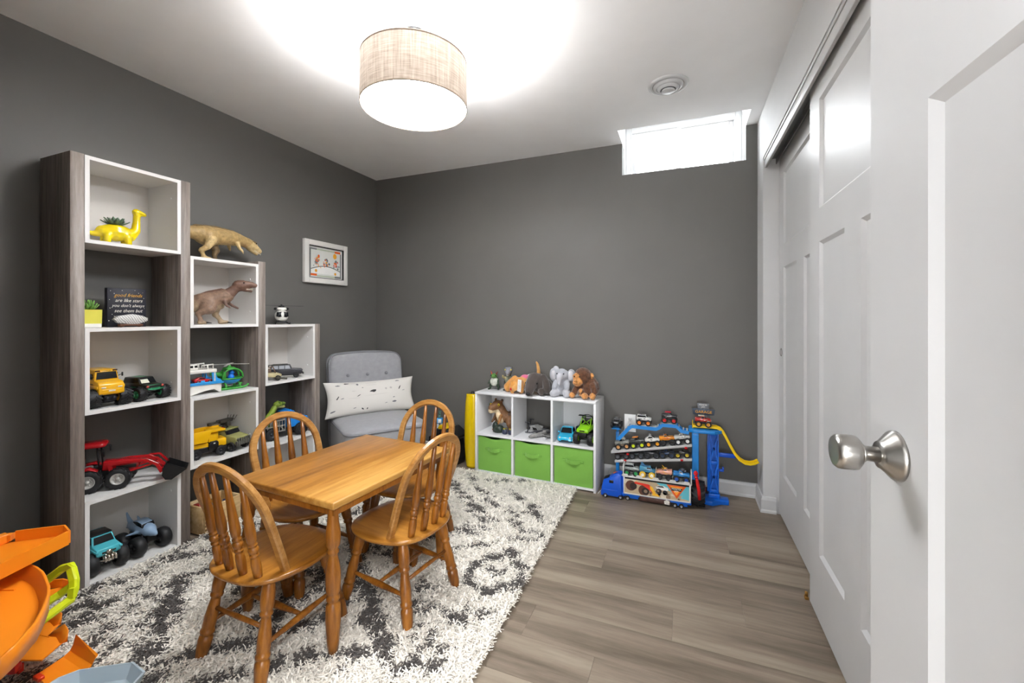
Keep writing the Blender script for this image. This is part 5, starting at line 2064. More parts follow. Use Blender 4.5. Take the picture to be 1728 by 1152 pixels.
b.box(-0.15, 0.15, -0.040, 0.040, 0.030, 0.060, 0.003)
b.build('chassis', TB, bt)
b = MB()
for s_ in (-1, 1):
    y = s_ * 0.050
    for z in (0.050, 0.085, 0.120):
        b.box(-0.145, 0.005, y - 0.003, y + 0.003, z - 0.003, z + 0.003)
    for i in range(9):
        x = -0.143 + i * 0.0183
        b.box(x - 0.0022, x + 0.0022, y - 0.0025, y + 0.0025, 0.048, 0.122)
    b.strip([(-0.14, y, 0.118), (-0.07, y, 0.052)], 0.004, 0.004)
    b.strip([(-0.06, y, 0.118), (0.0, y, 0.052)], 0.004, 0.004)
for x in (-0.145, 0.005):
    b.box(x - 0.003, x + 0.003, -0.05, 0.05, 0.048, 0.054)
    b.box(x - 0.003, x + 0.003, -0.05, 0.05, 0.117, 0.123)
b.build('cage', CG_, bt)
for sx, rr_ in ((-0.085, 0.040), (0.105, 0.042)):
    for s_ in (-1, 1):
        add_wheel(bt, sx, s_ * 0.056, rr_, rr_, 0.026, '#2b2d33', 'chev')
G1, G2 = '#8aa03a', '#5f7a2a'
gd = thing('toy_dinosaur', 'olive green toy dinosaur riding in the cage of the blue truck', 'toy dinosaur', (-2.498, 1.964, 0.447), R(72))
organic('skin', [('b', (-0.03, 0, 0.050), (0.035, 0.024, 0.034), G1), ('t', [(-0.02, 0, 0.06), (0.01, 0, 0.10), (0.03, 0, 0.135)], [0.024, 0.019, 0.018], G1), ('b', (0.052, 0, 0.158), (0.028, 0.022, 0.020), G1), ('b', (0.080, 0, 0.158), (0.022, 0.016, 0.012), G2),
                 ('t', [(0.055, 0, 0.143), (0.092, 0, 0.136)], [0.012, 0.007], '#b9b56a'), ('b', (0.058, 0.016, 0.172), 0.008, G2), ('b', (0.058, -0.016, 0.172), 0.008, G2), ('t', [(-0.05, 0, 0.045), (-0.075, 0, 0.07)], [0.016, 0.007], G2),
                 ('t', [(0.0, 0.024, 0.085), (0.025, 0.036, 0.07)], [0.008, 0.005], G2), ('t', [(0.0, -0.024, 0.085), (0.025, -0.036, 0.07)], [0.008, 0.005], G2), ('t', [(-0.02, 0.018, 0.04), (-0.015, 0.024, 0.018), (0.005, 0.026, 0.018)], [0.013, 0.008, 0.008], G2),
                 ('t', [(-0.02, -0.018, 0.04), (-0.015, -0.024, 0.018), (0.005, -0.026, 0.018)], [0.013, 0.008, 0.008], G2)], mat('dino_skin', '#888888', 0.5, attr='Col', var=0.25, vs=60, bump=0.3, bs=200), gd, voxel=0.0035, smooth=3)

# ---------------------------------------------------------------- wooden crate of small cars below the second column
cr_ = thing('wooden_crate', 'small open wooden crate of toys on the floor under the second bookcase column', 'crate', (-2.455, 1.585, 0.0), R(2))
CRW = grain('crate_pine', '#b08a58', '#cfae7c', '#e0c79a', 1, 0.6, 70, 9, 0.0, 0.05, k=12)
for nm, bx_ in (('front_board', (0.073, 0.085, -0.105, 0.105)), ('back_board', (-0.085, -0.073, -0.105, 0.105)), ('end_board', (-0.073, 0.073, -0.105, -0.094)), ('end_board', (-0.073, 0.073, 0.094, 0.105))):
    MB().box(*bx_, 0.008, 0.155, 0.001, 1).build(nm, CRW, cr_)
MB().box(-0.073, 0.073, -0.094, 0.094, 0.008, 0.014).build('base_board', CRW, cr_)
b = MB()
for i in range(7):
    for s_ in (-1, 1):
        b.box(0.0845, 0.0862, min(s_ * 0.095, s_ * 0.1052), max(s_ * 0.095, s_ * 0.1052), 0.015 + i * 0.02, 0.025 + i * 0.02)
b.build('finger_joint', mat('joint_dark', '#7a5a33', 0.7), cr_)
rg = random.Random(3)
crate_cols = [('#9c2a26', 'red'), ('#6a6d78', 'grey'), ('#a8762c', 'amber'), ('#2d3a66', 'navy')]
for i, (c_, cn) in enumerate(crate_cols):
    lx, ly = (-0.025, 0.035)[i % 2], -0.058 + 0.035 * i
    k_ = thing('small_toy_car', 'small %s toy car lying on top of the pile in the wooden crate' % cn, 'toy car', (-2.455 + lx, 1.585 + ly, 0.118), R(40 * i + 10), 'toy cars heaped in the wooden crate')
    b = MB()
    b.prism([(x * .066, 0.006 + z * .022) for x, z in PROF['coupe' if i % 2 else 'suv']['p']], -0.014, 0.014, 'y', bev=0.0015)
    b.build('body', mat('crate_car_%d' % i, c_, 0.3, coat=0.3), k_)
    b = MB()
    for sx in (-1, 1):
        for sy in (-1, 1):
            link('wheel', wheel_mesh(0.0075, 0.006, 'smooth'), None, k_, (sx * 0.021, sy * 0.013, 0.0075))
    b.bm.free()
fil = MB()
for i in range(26):
    x, y = rg.uniform(-.055, .055), rg.uniform(-.075, .075)
    fil.mi = i % 4
    fil.box(x - .016, x + .016, y - .013, y + .013, 0.016 + 0.02 * (i % 4), 0.036 + 0.02 * (i % 4), 0.004, 1)
fo = fil.build('toy_heap', [mat('heap_%d' % i, c, 0.5) for i, c in enumerate(('#7d2b27', '#3a3d48', '#8f6a33', '#555047'))], cr_)
fo['kind'] = 'stuff'
# ================================================================ dinosaurs, planter, pot, sign and stone on the bookcase
SKIN = mat('dino_skin', '#888888', 0.5, attr='Col', var=0.25, vs=60, bump=0.3, bs=200)
TN1, TN2, TN3 = '#a98d5c', '#6f5a3d', '#c2a877'
# tyrannosaur on top of the second column: local x runs along the wall, +x = deeper into the room
rx = thing('toy_dinosaur', 'tan toy tyrannosaur leaning forward on top of the second bookcase column', 'toy dinosaur', (-2.492, 1.60, 1.496), R(90))
organic('skin', [('t', [(-0.06, 0, 0.148), (-0.12, 0.01, 0.148), (-0.165, 0.045, 0.150), (-0.172, 0.085, 0.158)], [0.044, 0.034, 0.022, 0.008], TN1), ('b', (-0.03, 0, 0.140), (0.075, 0.042, 0.055), TN1),
                 ('t', [(-0.04, 0, 0.145), (0.05, 0, 0.148), (0.13, 0, 0.150)], [0.050, 0.047, 0.042], TN1), ('t', [(-0.09, 0, 0.180), (0.02, 0, 0.190), (0.12, 0, 0.186)], [0.016, 0.016, 0.014], TN2),
                 ('t', [(0.13, 0, 0.150), (0.185, 0, 0.143), (0.215, 0, 0.138)], [0.042, 0.033, 0.030], TN1), ('b', (0.232, 0, 0.128), (0.042, 0.030, 0.032), TN3), ('t', [(0.235, 0, 0.130), (0.285, 0, 0.098)], [0.028, 0.019], TN3),
                 ('t', [(0.225, 0, 0.108), (0.268, 0, 0.080)], [0.017, 0.011], TN3), ('b', (0.243, 0.020, 0.145), (0.016, 0.008, 0.009), TN2), ('b', (0.243, -0.020, 0.145), (0.016, 0.008, 0.009), TN2),
                 ('b', (-0.028, -0.036, 0.128), (0.040, 0.022, 0.050), TN1), ('t', [(-0.03, -0.044, 0.115), (-0.055, -0.046, 0.072)], [0.026, 0.018], TN3), ('t', [(-0.055, -0.046, 0.072), (-0.088, -0.046, 0.048), (-0.075, -0.046, 0.020), (-0.066, -0.046, 0.010)], [0.018, 0.014, 0.011, 0.011], TN1),
                 ('t', [(-0.080, -0.046, 0.010), (-0.052, -0.050, 0.008), (-0.036, -0.052, 0.007)], [0.011, 0.010, 0.006], TN3), ('t', [(-0.052, -0.046, 0.008), (-0.036, -0.036, 0.007)], [0.008, 0.006], TN3),
                 ('t', [(0.02, 0.034, 0.110), (0.045, 0.036, 0.070), (0.035, 0.036, 0.040), (0.042, 0.036, 0.010)], [0.026, 0.020, 0.014, 0.011], TN2), ('t', [(0.035, 0.036, 0.009), (0.068, 0.034, 0.007)], [0.011, 0.007], TN3),
                 ('t', [(0.125, -0.036, 0.118), (0.130, -0.044, 0.090), (0.145, -0.046, 0.078)], [0.012, 0.009, 0.008], TN3), ('t', [(0.145, -0.046, 0.078), (0.152, -0.046, 0.062)], [0.007, 0.004], TN3), ('t', [(0.12, 0.036, 0.112), (0.13, 0.040, 0.085)], [0.011, 0.007], TN1)],
        SKIN, rx, voxel=0.005, smooth=4, jitter=0.0012)
b = MB()
b.ball((0.249, -0.0275, 0.139), 0.0045, 8)
b.ball((0.249, 0.0275, 0.139), 0.0045, 8)
b.build('eyes', mat('dino_eye', '#2a1a0d', 0.15), rx)
b = MB()
for i in range(6):
    for s_ in (-1, 1):
        b.cyl((0.250 + i * 0.0075, s_ * 0.0135, 0.097 - i * 0.0035), (0.250 + i * 0.0075, s_ * 0.0135, 0.089 - i * 0.0035), 0.0022, 0.0003, 6)
ob_ = b.build('teeth', mat('dino_teeth', '#e9e2cc', 0.4), rx)
ob_['kind'] = 'stuff'

# tyrannosaur in the middle cube
BR1, BR2, BR3 = '#8a6f5c', '#6d5144', '#a68f72'
ry = thing('toy_dinosaur', 'brown toy tyrannosaur roaring with open jaws inside the top white cube of the second column', 'toy dinosaur', (-2.492, 1.583, 1.139), R(52))
organic('skin', [('t', [(-0.03, 0, 0.125), (-0.09, 0.0, 0.095), (-0.135, 0.015, 0.075), (-0.165, 0.03, 0.07)], [0.046, 0.036, 0.026, 0.016], BR3), ('t', [(-0.03, 0, 0.128), (0.03, 0, 0.140), (0.08, 0, 0.160)], [0.048, 0.046, 0.040], BR1),
                 ('t', [(-0.06, 0, 0.145), (0.0, 0, 0.170), (0.06, 0, 0.190)], [0.020, 0.020, 0.016], BR2), ('t', [(0.08, 0, 0.160), (0.115, 0, 0.195), (0.135, 0, 0.215)], [0.036, 0.027, 0.025], BR2),
                 ('t', [(0.138, 0, 0.225), (0.165, 0, 0.228)], [0.030, 0.028], BR2), ('t', [(0.16, 0, 0.232), (0.205, 0, 0.229), (0.222, 0, 0.226)], [0.024, 0.019, 0.014], BR2), ('t', [(0.15, 0, 0.206), (0.185, 0, 0.196), (0.205, 0, 0.192)], [0.016, 0.010, 0.008], BR2),
                 ('t', [(0.05, 0, 0.108), (0.0, 0, 0.092)], [0.026, 0.030], BR3), ('b', (0.0, -0.034, 0.105), (0.042, 0.024, 0.052), BR1),
                 ('t', [(0.005, -0.040, 0.085), (-0.045, -0.042, 0.058), (-0.035, -0.042, 0.030), (-0.030, -0.042, 0.010)], [0.026, 0.017, 0.012, 0.011], BR1), ('t', [(-0.040, -0.042, 0.010), (-0.008, -0.042, 0.008)], [0.012, 0.009], BR3),
                 ('t', [(0.030, 0.034, 0.095), (0.025, 0.036, 0.055), (0.045, 0.036, 0.030), (0.058, 0.036, 0.011)], [0.026, 0.018, 0.012, 0.011], BR3), ('t', [(0.048, 0.036, 0.011), (0.085, 0.036, 0.010)], [0.013, 0.010], BR3),
                 ('t', [(0.075, -0.032, 0.130), (0.085, -0.042, 0.105), (0.105, -0.044, 0.092)], [0.012, 0.008, 0.005], BR2), ('t', [(0.08, 0.030, 0.130), (0.11, 0.040, 0.105), (0.135, 0.040, 0.092)], [0.012, 0.008, 0.007], BR2)],
        SKIN, ry, voxel=0.005, smooth=4, jitter=0.001)
b = MB()
for x, y in ((-0.004, -0.046), (-0.004, -0.038), (0.088, 0.032), (0.088, 0.040)):
    b.cyl((x - 0.004, y, 0.010), (x + 0.020, y, 0.006), 0.005, 0.002, 8)
b.build('claws', mat('dino_claw', '#26221e', 0.35), ry)
b = MB()
b.box(0.160, 0.212, -0.010, 0.010, 0.2015, 0.2045)
b.build('teeth', mat('dino_teeth', '#e9e2cc', 0.4), ry)
b = MB()
b.ball((0.168, -0.0265, 0.238), 0.004, 8)
b.ball((0.168, 0.0265, 0.238), 0.004, 8)
b.build('eyes', mat('dino_eye', '#2a1a0d', 0.15), ry)

# ---------------------------------------------------------------- succulents
def leaf_mesh(name, L, w, th, m, curl=0.4):
    q = MB()
    lps = []
    for i in range(6):
        u = i / 5
        ww = w * (0.45 + 0.9 * math.sin(PI * min(1, u * 0.92 + 0.05)) ** 1.0) * (1 - 0.85 * max(0, u - 0.7) / 0.3)
        z = curl * L * u * u
        lps.append([(L * u, -ww / 2, z + th * .2), (L * u, 0, z - th * .5), (L * u, ww / 2, z + th * .2), (L * u, 0, z + th * .15)])
    q.loft(lps)
    bmesh.ops.recalc_face_normals(q.bm, faces=list(q.bm.faces))
    me = bpy.data.meshes.new(name)
    q.bm.to_mesh(me)
    q.bm.free()
    me.materials.append(m)
    return me


pl = thing('dinosaur_planter', 'glossy yellow long necked dinosaur planter in the top cube of the bookcase', 'planter', (-2.482, 1.165, 1.5135), R(80))
YG = mat('yellow_glaze', '#f0d400', 0.15, var=0.02, coat=0.6)
organic('planter_body', [('t', [(-0.055, 0, 0.062), (-0.01, 0, 0.060), (0.030, 0, 0.060)], [0.030, 0.040, 0.032], '#f0d400'), ('t', [(-0.06, 0, 0.055), (-0.095, 0, 0.046), (-0.125, 0, 0.062)], [0.022, 0.011, 0.006], '#f0d400'),
                         ('t', [(0.035, 0, 0.055), (0.062, 0, 0.085), (0.065, 0, 0.130), (0.066, 0, 0.168)], [0.030, 0.020, 0.015, 0.015], '#f0d400'), ('t', [(0.064, 0, 0.174), (0.095, 0, 0.168)], [0.018, 0.010], '#f0d400'),
                         ('t', [(-0.045, -0.024, 0.045), (-0.048, -0.026, 0.0145)], [0.016, 0.014], '#f0d400'), ('t', [(-0.045, 0.024, 0.045), (-0.048, 0.026, 0.0145)], [0.016, 0.014], '#f0d400'), ('t', [(0.025, -0.024, 0.045), (0.028, -0.026, 0.0145)], [0.016, 0.014], '#f0d400'),
                         ('t', [(0.025, 0.024, 0.045), (0.028, 0.026, 0.0145)], [0.016, 0.014], '#f0d400'), ('b', (-0.012, 0, 0.086), (0.050, 0.034, 0.014), '#f0d400')], YG, pl, voxel=0.004, smooth=6, color=False)
SUC = mat('succulent_dark', '#5a6e58', 0.5, var=0.25, vs=40)
plant = bpy.data.objects.new('succulent', None)
SC.collection.objects.link(plant)
plant.parent = pl
plant.location = (-0.012, 0, 0.094)
lm = leaf_mesh('leaf', 0.048, 0.019, 0.006, SUC, 0.35)
for ring_, (n_, tilt, sc0) in enumerate(((11, 12, 1.0), (10, 32, 0.92), (8, 52, 0.75), (5, 72, 0.55))):
    for i in range(n_):
        o = link('leaf', lm, None, plant, (0, 0, 0.001 * ring_))
        o.rotation_euler = (0, -R(tilt + 6 * math.sin(i * 2.3)), 2 * PI * (i + ring_ * .5) / n_)
        o.scale = (sc0 * (1.15 if ring_ == 0 else 1), sc0, sc0)

po = thing('potted_succulent', 'small green succulent in a square yellow pot with a white foot on the bookcase', 'plant', (-2.452, 1.042, 1.1315), R(4))
b = MB()
b.box(-0.031, 0.031, -0.031, 0.031, 0.0, 0.018, 0.002)
b.build('pot_foot', mat('pot_white', '#e9e7df', 0.4), po)
b = MB()
b.loft([[(sx * w_, sy * w_, z) for sx, sy in ((-1, -1), (1, -1), (1, 1), (-1, 1))] for z, w_ in ((0.018, 0.031), (0.080, 0.032), (0.080, 0.028), (0.070, 0.027))], True, False)
b.build('pot', mat('pot_yellow', '#d7cf55', 0.35), po)
plant = bpy.data.objects.new('succulent', None)
SC.collection.objects.link(plant)
plant.parent = po
plant.location = (0, 0, 0.072)
lm = leaf_mesh('leaf', 0.050, 0.014, 0.007, mat('succulent_bright', '#6fa04a', 0.45, var=0.25, vs=30), 0.3)
for ring_, (n_, tilt, sc0) in enumerate(((9, 28, 0.9), (8, 48, 1.0), (6, 66, 1.0), (3, 82, 0.9))):
    for i in range(n_):
        o = link('leaf', lm, None, plant, (0, 0, 0.0))
        o.rotation_euler = (0, -R(tilt + 7 * math.sin(i * 1.7)), 2 * PI * (i + ring_ * .45) / n_)
        o.scale = (sc0, sc0, sc0)

# ---------------------------------------------------------------- box sign and stone slice
sg = thing('quote_sign', 'square dark block sign with starry handwriting about good friends on the bookcase', 'sign', (-2.515, 1.212, 1.1315), R(90 - 3), None)
b = MB()
b.box(-0.076, 0.076, -0.003, 0.024, 0.0, 0.186, 0.0015, 1)
b.build('block', mat('sign_navy', '#25252e', 0.6, var=0.06), sg)
CRM = mat('sign_lettering', '#e6dfd2', 0.6)
GLD = mat('sign_gold', '#cf9a33', 0.5)
for txt, z, m_, sz, x in (('good friends', 0.152, GLD, 0.0235, 0.004), ('are like stars', 0.127, CRM, 0.0225, 0.006), ("you don't always", 0.102, CRM, 0.0205, 0.004), ('see them but', 0.077, CRM, 0.0225, 0.004), ('yo', 0.050, CRM, 0.0225, -0.044)):
    words('lettering', txt, sz, m_, sg, (x, -0.0035, z), (R(90), 0, 0), shear=0.35, sx=0.92)
b = MB()
rg = random.Random(6)
for x, z in ((-0.064, 0.172), (-0.05, 0.160), (-0.02, 0.175), (0.03, 0.178), (0.062, 0.168), (0.066, 0.140), (-0.068, 0.130), (-0.066, 0.09), (0.068, 0.09), (-0.058, 0.06), (0.062, 0.055), (-0.07, 0.03), (0.068, 0.02), (0.045, 0.165)):
    s_ = rg.uniform(0.0012, 0.0024)
    b.poly([(x - s_, -0.0034, z), (x, -0.0034, z - s_), (x + s_, -0.0034, z), (x, -0.0034, z + s_)])
st_ = b.build('printed_stars', CRM, sg, fix=False)
st_['kind'] = 'stuff'

sn = thing('stone_slice', 'grey banded stone slice resting on a small wooden base before the dark sign', 'stone', (-2.437, 1.188, 1.1315), R(88))
m, t, p = new_mat('banded_stone')
tc = t.new('ShaderNodeTexCoord')
mp = t.new('ShaderNodeMapping')
mp.inputs['Rotation'].default_value = (0, R(35), 0)
t.link(tc.outputs['Object'], mp.inputs[0])
wv = t.new('ShaderNodeTexWave', i_Scale=38.0, i_Distortion=5.0, i_Detail=3.0)
t.link(mp.outputs[0], wv.inputs['Vector'])
cr = t.new('ShaderNodeValToRGB')
cr.color_ramp.elements[0].color = (*lin('#8f8d8b'), 1)
cr.color_ramp.elements[1].color = (*lin('#d5d2cd'), 1)
t.link(wv.outputs['Color'], cr.inputs[0])
t.link(cr.outputs[0], p.inputs['Base Color'])
p.inputs['Roughness'].default_value = 0.45
b = MB()
lps = []
for y, g in ((-0.010, 0.9), (-0.008, 0.98), (0.0, 1.0), (0.008, 0.98), (0.010, 0.9)):
    lps.append([(0.066 * g * math.cos(2 * PI * i / 26) * (1 + .05 * math.sin(i * 2.1)), y, 0.036 + 0.024 * g * math.sin(2 * PI * i / 26) * (1 + .08 * math.sin(i * 1.3))) for i in range(26)])
b.loft(lps)
b.build('stone', m, sn)
b = MB()
b.box(-0.045, 0.045, -0.014, 0.014, 0.006, 0.014, 0.002)
for x in (-0.035, 0.035):
    b.ball((x, 0, 0.008), (0.014, 0.014, 0.008), 10)
b.build('wooden_base', mat('base_wood', '#5f3b26', 0.5, var=0.2), sn)
# ================================================================ toys on and in the cube organizer
FZ = OG_ANG - PI / 2          # facing the room (organizer's front)
PLB = dict(voxel=0.0045, smooth=5)


def plush_mat(name, bump=0.9, bs=260, var=0.18, vs=45):
    return mat(name, '#888888', 0.95, attr='Col', var=var, vs=vs, bump=bump, bs=bs, sheen=0.4)


PLUSH = plush_mat('plush_fur', 0.6, 300, 0.12)
SHAG = plush_mat('shaggy_fur', 1.0, 170, 0.35, 60)
VELV = plush_mat('smooth_velour', 0.2, 400, 0.06)
EYE = mat('toy_eye_black', '#0d0d0e', 0.1, var=0.0)
TOPZ = OH + 0.0005

# small green dinosaur with a white chest (local +x = towards the room, +y = towards the left)
d1_ = thing('toy_dinosaur', 'small green and white toy dinosaur with red crests at the organizer top left end', 'toy dinosaur', og_pt(0.085, 0.155, TOPZ), FZ + R(8))
organic('skin', [('b', (0.0, 0, 0.062), (0.024, 0.032, 0.036), '#c8c9bd'), ('b', (-0.012, 0, 0.066), (0.026, 0.034, 0.038), '#3d5a37'), ('b', (0.008, 0, 0.106), (0.024, 0.026, 0.016), '#5c8a43'), ('t', [(0.01, 0, 0.112), (0.034, 0, 0.104)], [0.016, 0.010], '#5c8a43'),
                 ('t', [(0.004, 0.016, 0.116), (0.002, 0.028, 0.145)], [0.007, 0.003], '#b8472c'), ('t', [(0.004, -0.014, 0.116), (0.002, -0.030, 0.142)], [0.007, 0.003], '#7a2b1d'),
                 ('t', [(0.0, 0.030, 0.070), (0.022, 0.042, 0.050)], [0.010, 0.006], '#3c4a38'), ('t', [(0.0, -0.030, 0.070), (0.022, -0.042, 0.050)], [0.010, 0.006], '#3c4a38'),
                 ('t', [(-0.004, 0.022, 0.045), (-0.006, 0.034, 0.020), (0.002, 0.034, 0.007), (0.026, 0.040, 0.006)], [0.015, 0.010, 0.008, 0.006], '#2f3d2c'), ('t', [(-0.004, -0.022, 0.045), (-0.006, -0.034, 0.020), (0.002, -0.034, 0.007), (0.026, -0.040, 0.006)], [0.015, 0.010, 0.008, 0.006], '#2f3d2c'),
                 ('t', [(-0.02, 0, 0.055), (-0.06, 0, 0.045), (-0.085, 0, 0.055)], [0.020, 0.010, 0.004], '#3d5a37')], SKIN, d1_, voxel=0.0035, smooth=3)
b = MB()
for s_ in (-1, 1):
    b.ball((0.024, s_ * 0.018, 0.112), 0.005, 8)
b.build('eyes', EYE, d1_)

d2_ = thing('toy_dinosaur', 'grey toy raptor with a yellow eye next to the small green dinosaur', 'toy dinosaur', og_pt(0.205, 0.165, TOPZ), FZ + R(18))
organic('skin', [('b', (0.01, 0, 0.158), (0.040, 0.034, 0.026), '#7c7d84'), ('t', [(0.025, 0, 0.150), (0.070, 0, 0.142)], [0.024, 0.015], '#8a8a90'), ('t', [(0.02, 0, 0.134), (0.062, 0, 0.130)], [0.018, 0.012], '#b9b7a8'),
                 ('t', [(0.0, 0, 0.140), (-0.015, 0, 0.105), (-0.02, 0, 0.075)], [0.024, 0.022, 0.030], '#6a6f68'), ('b', (-0.005, 0, 0.080), (0.026, 0.030, 0.034), '#8d8f78'), ('t', [(0.0, 0.028, 0.095), (0.025, 0.042, 0.105), (0.040, 0.040, 0.120)], [0.011, 0.008, 0.006], '#b8a878'),
                 ('t', [(0.0, -0.028, 0.095), (0.025, -0.042, 0.075)], [0.011, 0.006], '#5b6158'), ('t', [(-0.015, 0.022, 0.060), (-0.02, 0.030, 0.028), (-0.006, 0.030, 0.008), (0.028, 0.034, 0.007)], [0.018, 0.012, 0.008, 0.007], '#4a5048'),
                 ('t', [(-0.015, -0.022, 0.060), (-0.02, -0.030, 0.028), (-0.006, -0.030, 0.008), (0.028, -0.034, 0.007)], [0.018, 0.012, 0.008, 0.007], '#4a5048'), ('t', [(-0.03, 0, 0.075), (-0.07, 0, 0.065), (-0.09, 0, 0.07)], [0.020, 0.011, 0.004], '#6a6f68'),
                 ('t', [(0.0, 0.024, 0.178), (0.03, 0.024, 0.170)], [0.006, 0.005], '#55565c'), ('t', [(0.0, -0.024, 0.178), (0.03, -0.024, 0.170)], [0.006, 0.005], '#55565c')], SKIN, d2_, voxel=0.0035, smooth=3)
b = MB()
for s_ in (-1, 1):
    b.ball((0.036, s_ * 0.0225, 0.163), (0.007, 0.005, 0.006), 10)
b.build('eyes', mat('eye_yellow', '#d9c22a', 0.2), d2_)

# tan dachshund plush, lying with ears down, tail up
OR1, OR2 = '#c98a3f', '#d39c57'
da = thing('plush_dog', 'tan plush dachshund with a white tag, pink back patch and raised tail on the organizer', 'plush toy', og_pt(0.318, 0.100, TOPZ), FZ)
# local +x toward the room, +y to the left
organic('plush_body', [('b', (0.005, -0.005, 0.068), (0.042, 0.050, 0.050), OR1), ('t', [(0.02, 0.0, 0.062), (0.06, 0.006, 0.040)], [0.036, 0.022], OR2), ('t', [(-0.02, -0.02, 0.075), (-0.075, -0.065, 0.080), (-0.115, -0.095, 0.085)], [0.046, 0.044, 0.040], OR2),
                       ('b', (-0.040, -0.035, 0.112), (0.034, 0.034, 0.022), '#e46f94'), ('b', (-0.075, -0.068, 0.118), (0.034, 0.032, 0.018), '#e9e7ea'), ('b', (-0.105, -0.095, 0.120), (0.020, 0.022, 0.014), '#e46f94'),
                       ('t', [(0.0, 0.030, 0.105), (0.004, 0.060, 0.075), (0.008, 0.085, 0.042), (0.008, 0.085, 0.030)], [0.024, 0.026, 0.032, 0.028], OR1), ('t', [(0.045, 0.030, 0.080), (0.052, 0.030, 0.04), (0.052, 0.028, 0.018)], [0.020, 0.022, 0.018], OR1),
                       ('t', [(0.030, -0.025, 0.085), (0.040, -0.036, 0.050), (0.040, -0.040, 0.022)], [0.022, 0.026, 0.020], OR1), ('t', [(-0.115, -0.110, 0.10), (-0.12, -0.115, 0.155), (-0.115, -0.108, 0.205), (-0.112, -0.100, 0.222)], [0.016, 0.015, 0.011, 0.008], OR2),
                       ('t', [(-0.10, -0.085, 0.06), (-0.105, -0.10, 0.016)], [0.026, 0.016], OR2)], PLUSH, da, **PLB)
b = MB()
b.ball((0.070, 0.030, 0.036), (0.006, 0.010, 0.010), 10)
b.build('red_heart', mat('felt_red', '#c4141a', 0.9), da)
b = MB()
b.M = T((0.075, -0.040, 0.066), (R(8), R(8), R(4)))
b.box(-0.001, 0.001, -0.015, 0.015, -0.046, 0.046)
b.build('paper_tag', mat('tag_paper', '#eceae6', 0.7), da)
b = MB()
b.M = T((0.075, -0.040, 0.066), (R(8), R(8), R(4)))
for i in range(6):
    b.box(0.0011, 0.0014, -0.010, 0.008 - 0.004 * (i % 3), 0.030 - i * 0.010, 0.0315 - i * 0.010)
o_ = b.build('tag_print', mat('tag_ink', '#8a8884', 0.8), da)
o_['kind'] = 'stuff'

# dark brown dog plush with a long snout over the front edge
DG1, DG2 = '#4a413d', '#403834'
db = thing('plush_dog', 'dark grey brown plush dog with a long drooping snout over the organizer edge', 'plush toy', og_pt(0.468, 0.080, TOPZ), FZ)
organic('plush_body', [('b', (-0.02, -0.01, 0.085), (0.060, 0.060, 0.070), DG1), ('t', [(0.0, 0.012, 0.110), (0.045, 0.018, 0.085), (0.080, 0.020, 0.050), (0.088, 0.020, 0.032)], [0.054, 0.046, 0.036, 0.029], DG1), ('b', (-0.045, -0.062, 0.060), (0.055, 0.045, 0.055), DG2),
                       ('t', [(-0.005, -0.055, 0.135), (0.010, -0.078, 0.100), (0.020, -0.090, 0.055), (0.018, -0.090, 0.035)], [0.020, 0.026, 0.028, 0.022], DG2), ('t', [(0.03, -0.05, 0.03), (0.045, -0.06, 0.020)], [0.026, 0.016], DG2), ('t', [(-0.01, 0.050, 0.13), (-0.015, 0.070, 0.09)], [0.018, 0.016], DG2)], VELV, db, **PLB)
b = MB()
b.ball((0.110, 0.020, 0.022), (0.014, 0.018, 0.013), 12)
b.build('nose', mat('velour_nose', '#1a1718', 0.5), db)
b = MB()
b.ball((0.056, -0.028, 0.090), 0.006, 10)
b.ball((0.052, 0.062, 0.090), 0.006, 10)
b.build('eyes', EYE, db)
b = MB()
b.tube([(0.053, 0.018, 0.131), (0.085, 0.020, 0.088), (0.110, 0.020, 0.045)], 0.0012, 6)
b.build('seam', mat('seam_thread', '#2d2725', 0.9), db)

# grey elephant plush, sitting
E1, E2 = '#a9abb2', '#bcbcc2'
el = thing('plush_elephant', 'pale grey plush elephant sitting between the dark dog and the brown monkey', 'plush toy', og_pt(0.655, 0.112, TOPZ), FZ + R(4))
organic('plush_body', [('b', (-0.01, 0, 0.065), (0.046, 0.050, 0.062), E1), ('b', (0.005, 0.002, 0.150), (0.046, 0.052, 0.048), E1), ('t', [(0.042, 0.004, 0.150), (0.065, 0.006, 0.128), (0.072, 0.004, 0.105), (0.086, 0.000, 0.098)], [0.022, 0.018, 0.015, 0.013], E2),
                       ('t', [(0.02, 0.036, 0.030), (0.062, 0.050, 0.026)], [0.030, 0.026], E2), ('t', [(0.02, -0.036, 0.030), (0.062, -0.046, 0.026)], [0.030, 0.026], E2), ('t', [(0.02, 0.040, 0.095), (0.045, 0.048, 0.062)], [0.022, 0.018], E1), ('t', [(0.02, -0.040, 0.095), (0.045, -0.046, 0.062)], [0.022, 0.018], E1),
                       ('b', (-0.006, 0.066, 0.150), (0.012, 0.034, 0.050), E1, (0, 0, R(20))), ('b', (-0.006, -0.066, 0.150), (0.012, 0.034, 0.046), E1, (0, 0, R(-20))), ('b', (-0.01, 0.048, 0.195), (0.010, 0.022, 0.020), E2), ('t', [(-0.05, 0, 0.03), (-0.07, 0, 0.04)], [0.012, 0.006], E1)], PLUSH, el, jitter=0.001, **PLB)
b = MB()
for s_ in (-1, 1):
    b.ball((0.046, s_ * 0.024 + 0.002, 0.165), 0.0048, 10)
b.build('eyes', EYE, el)
b = MB()
for s_ in (-1, 1):
    b.ball((0.001, s_ * 0.064, 0.148), (0.010, 0.024, 0.036), 12, (0, 0, R(20 * s_)))
b.build('inner_ear', mat('felt_pale', '#cfcdd0', 0.95, bump=0.4, bs=300), el)

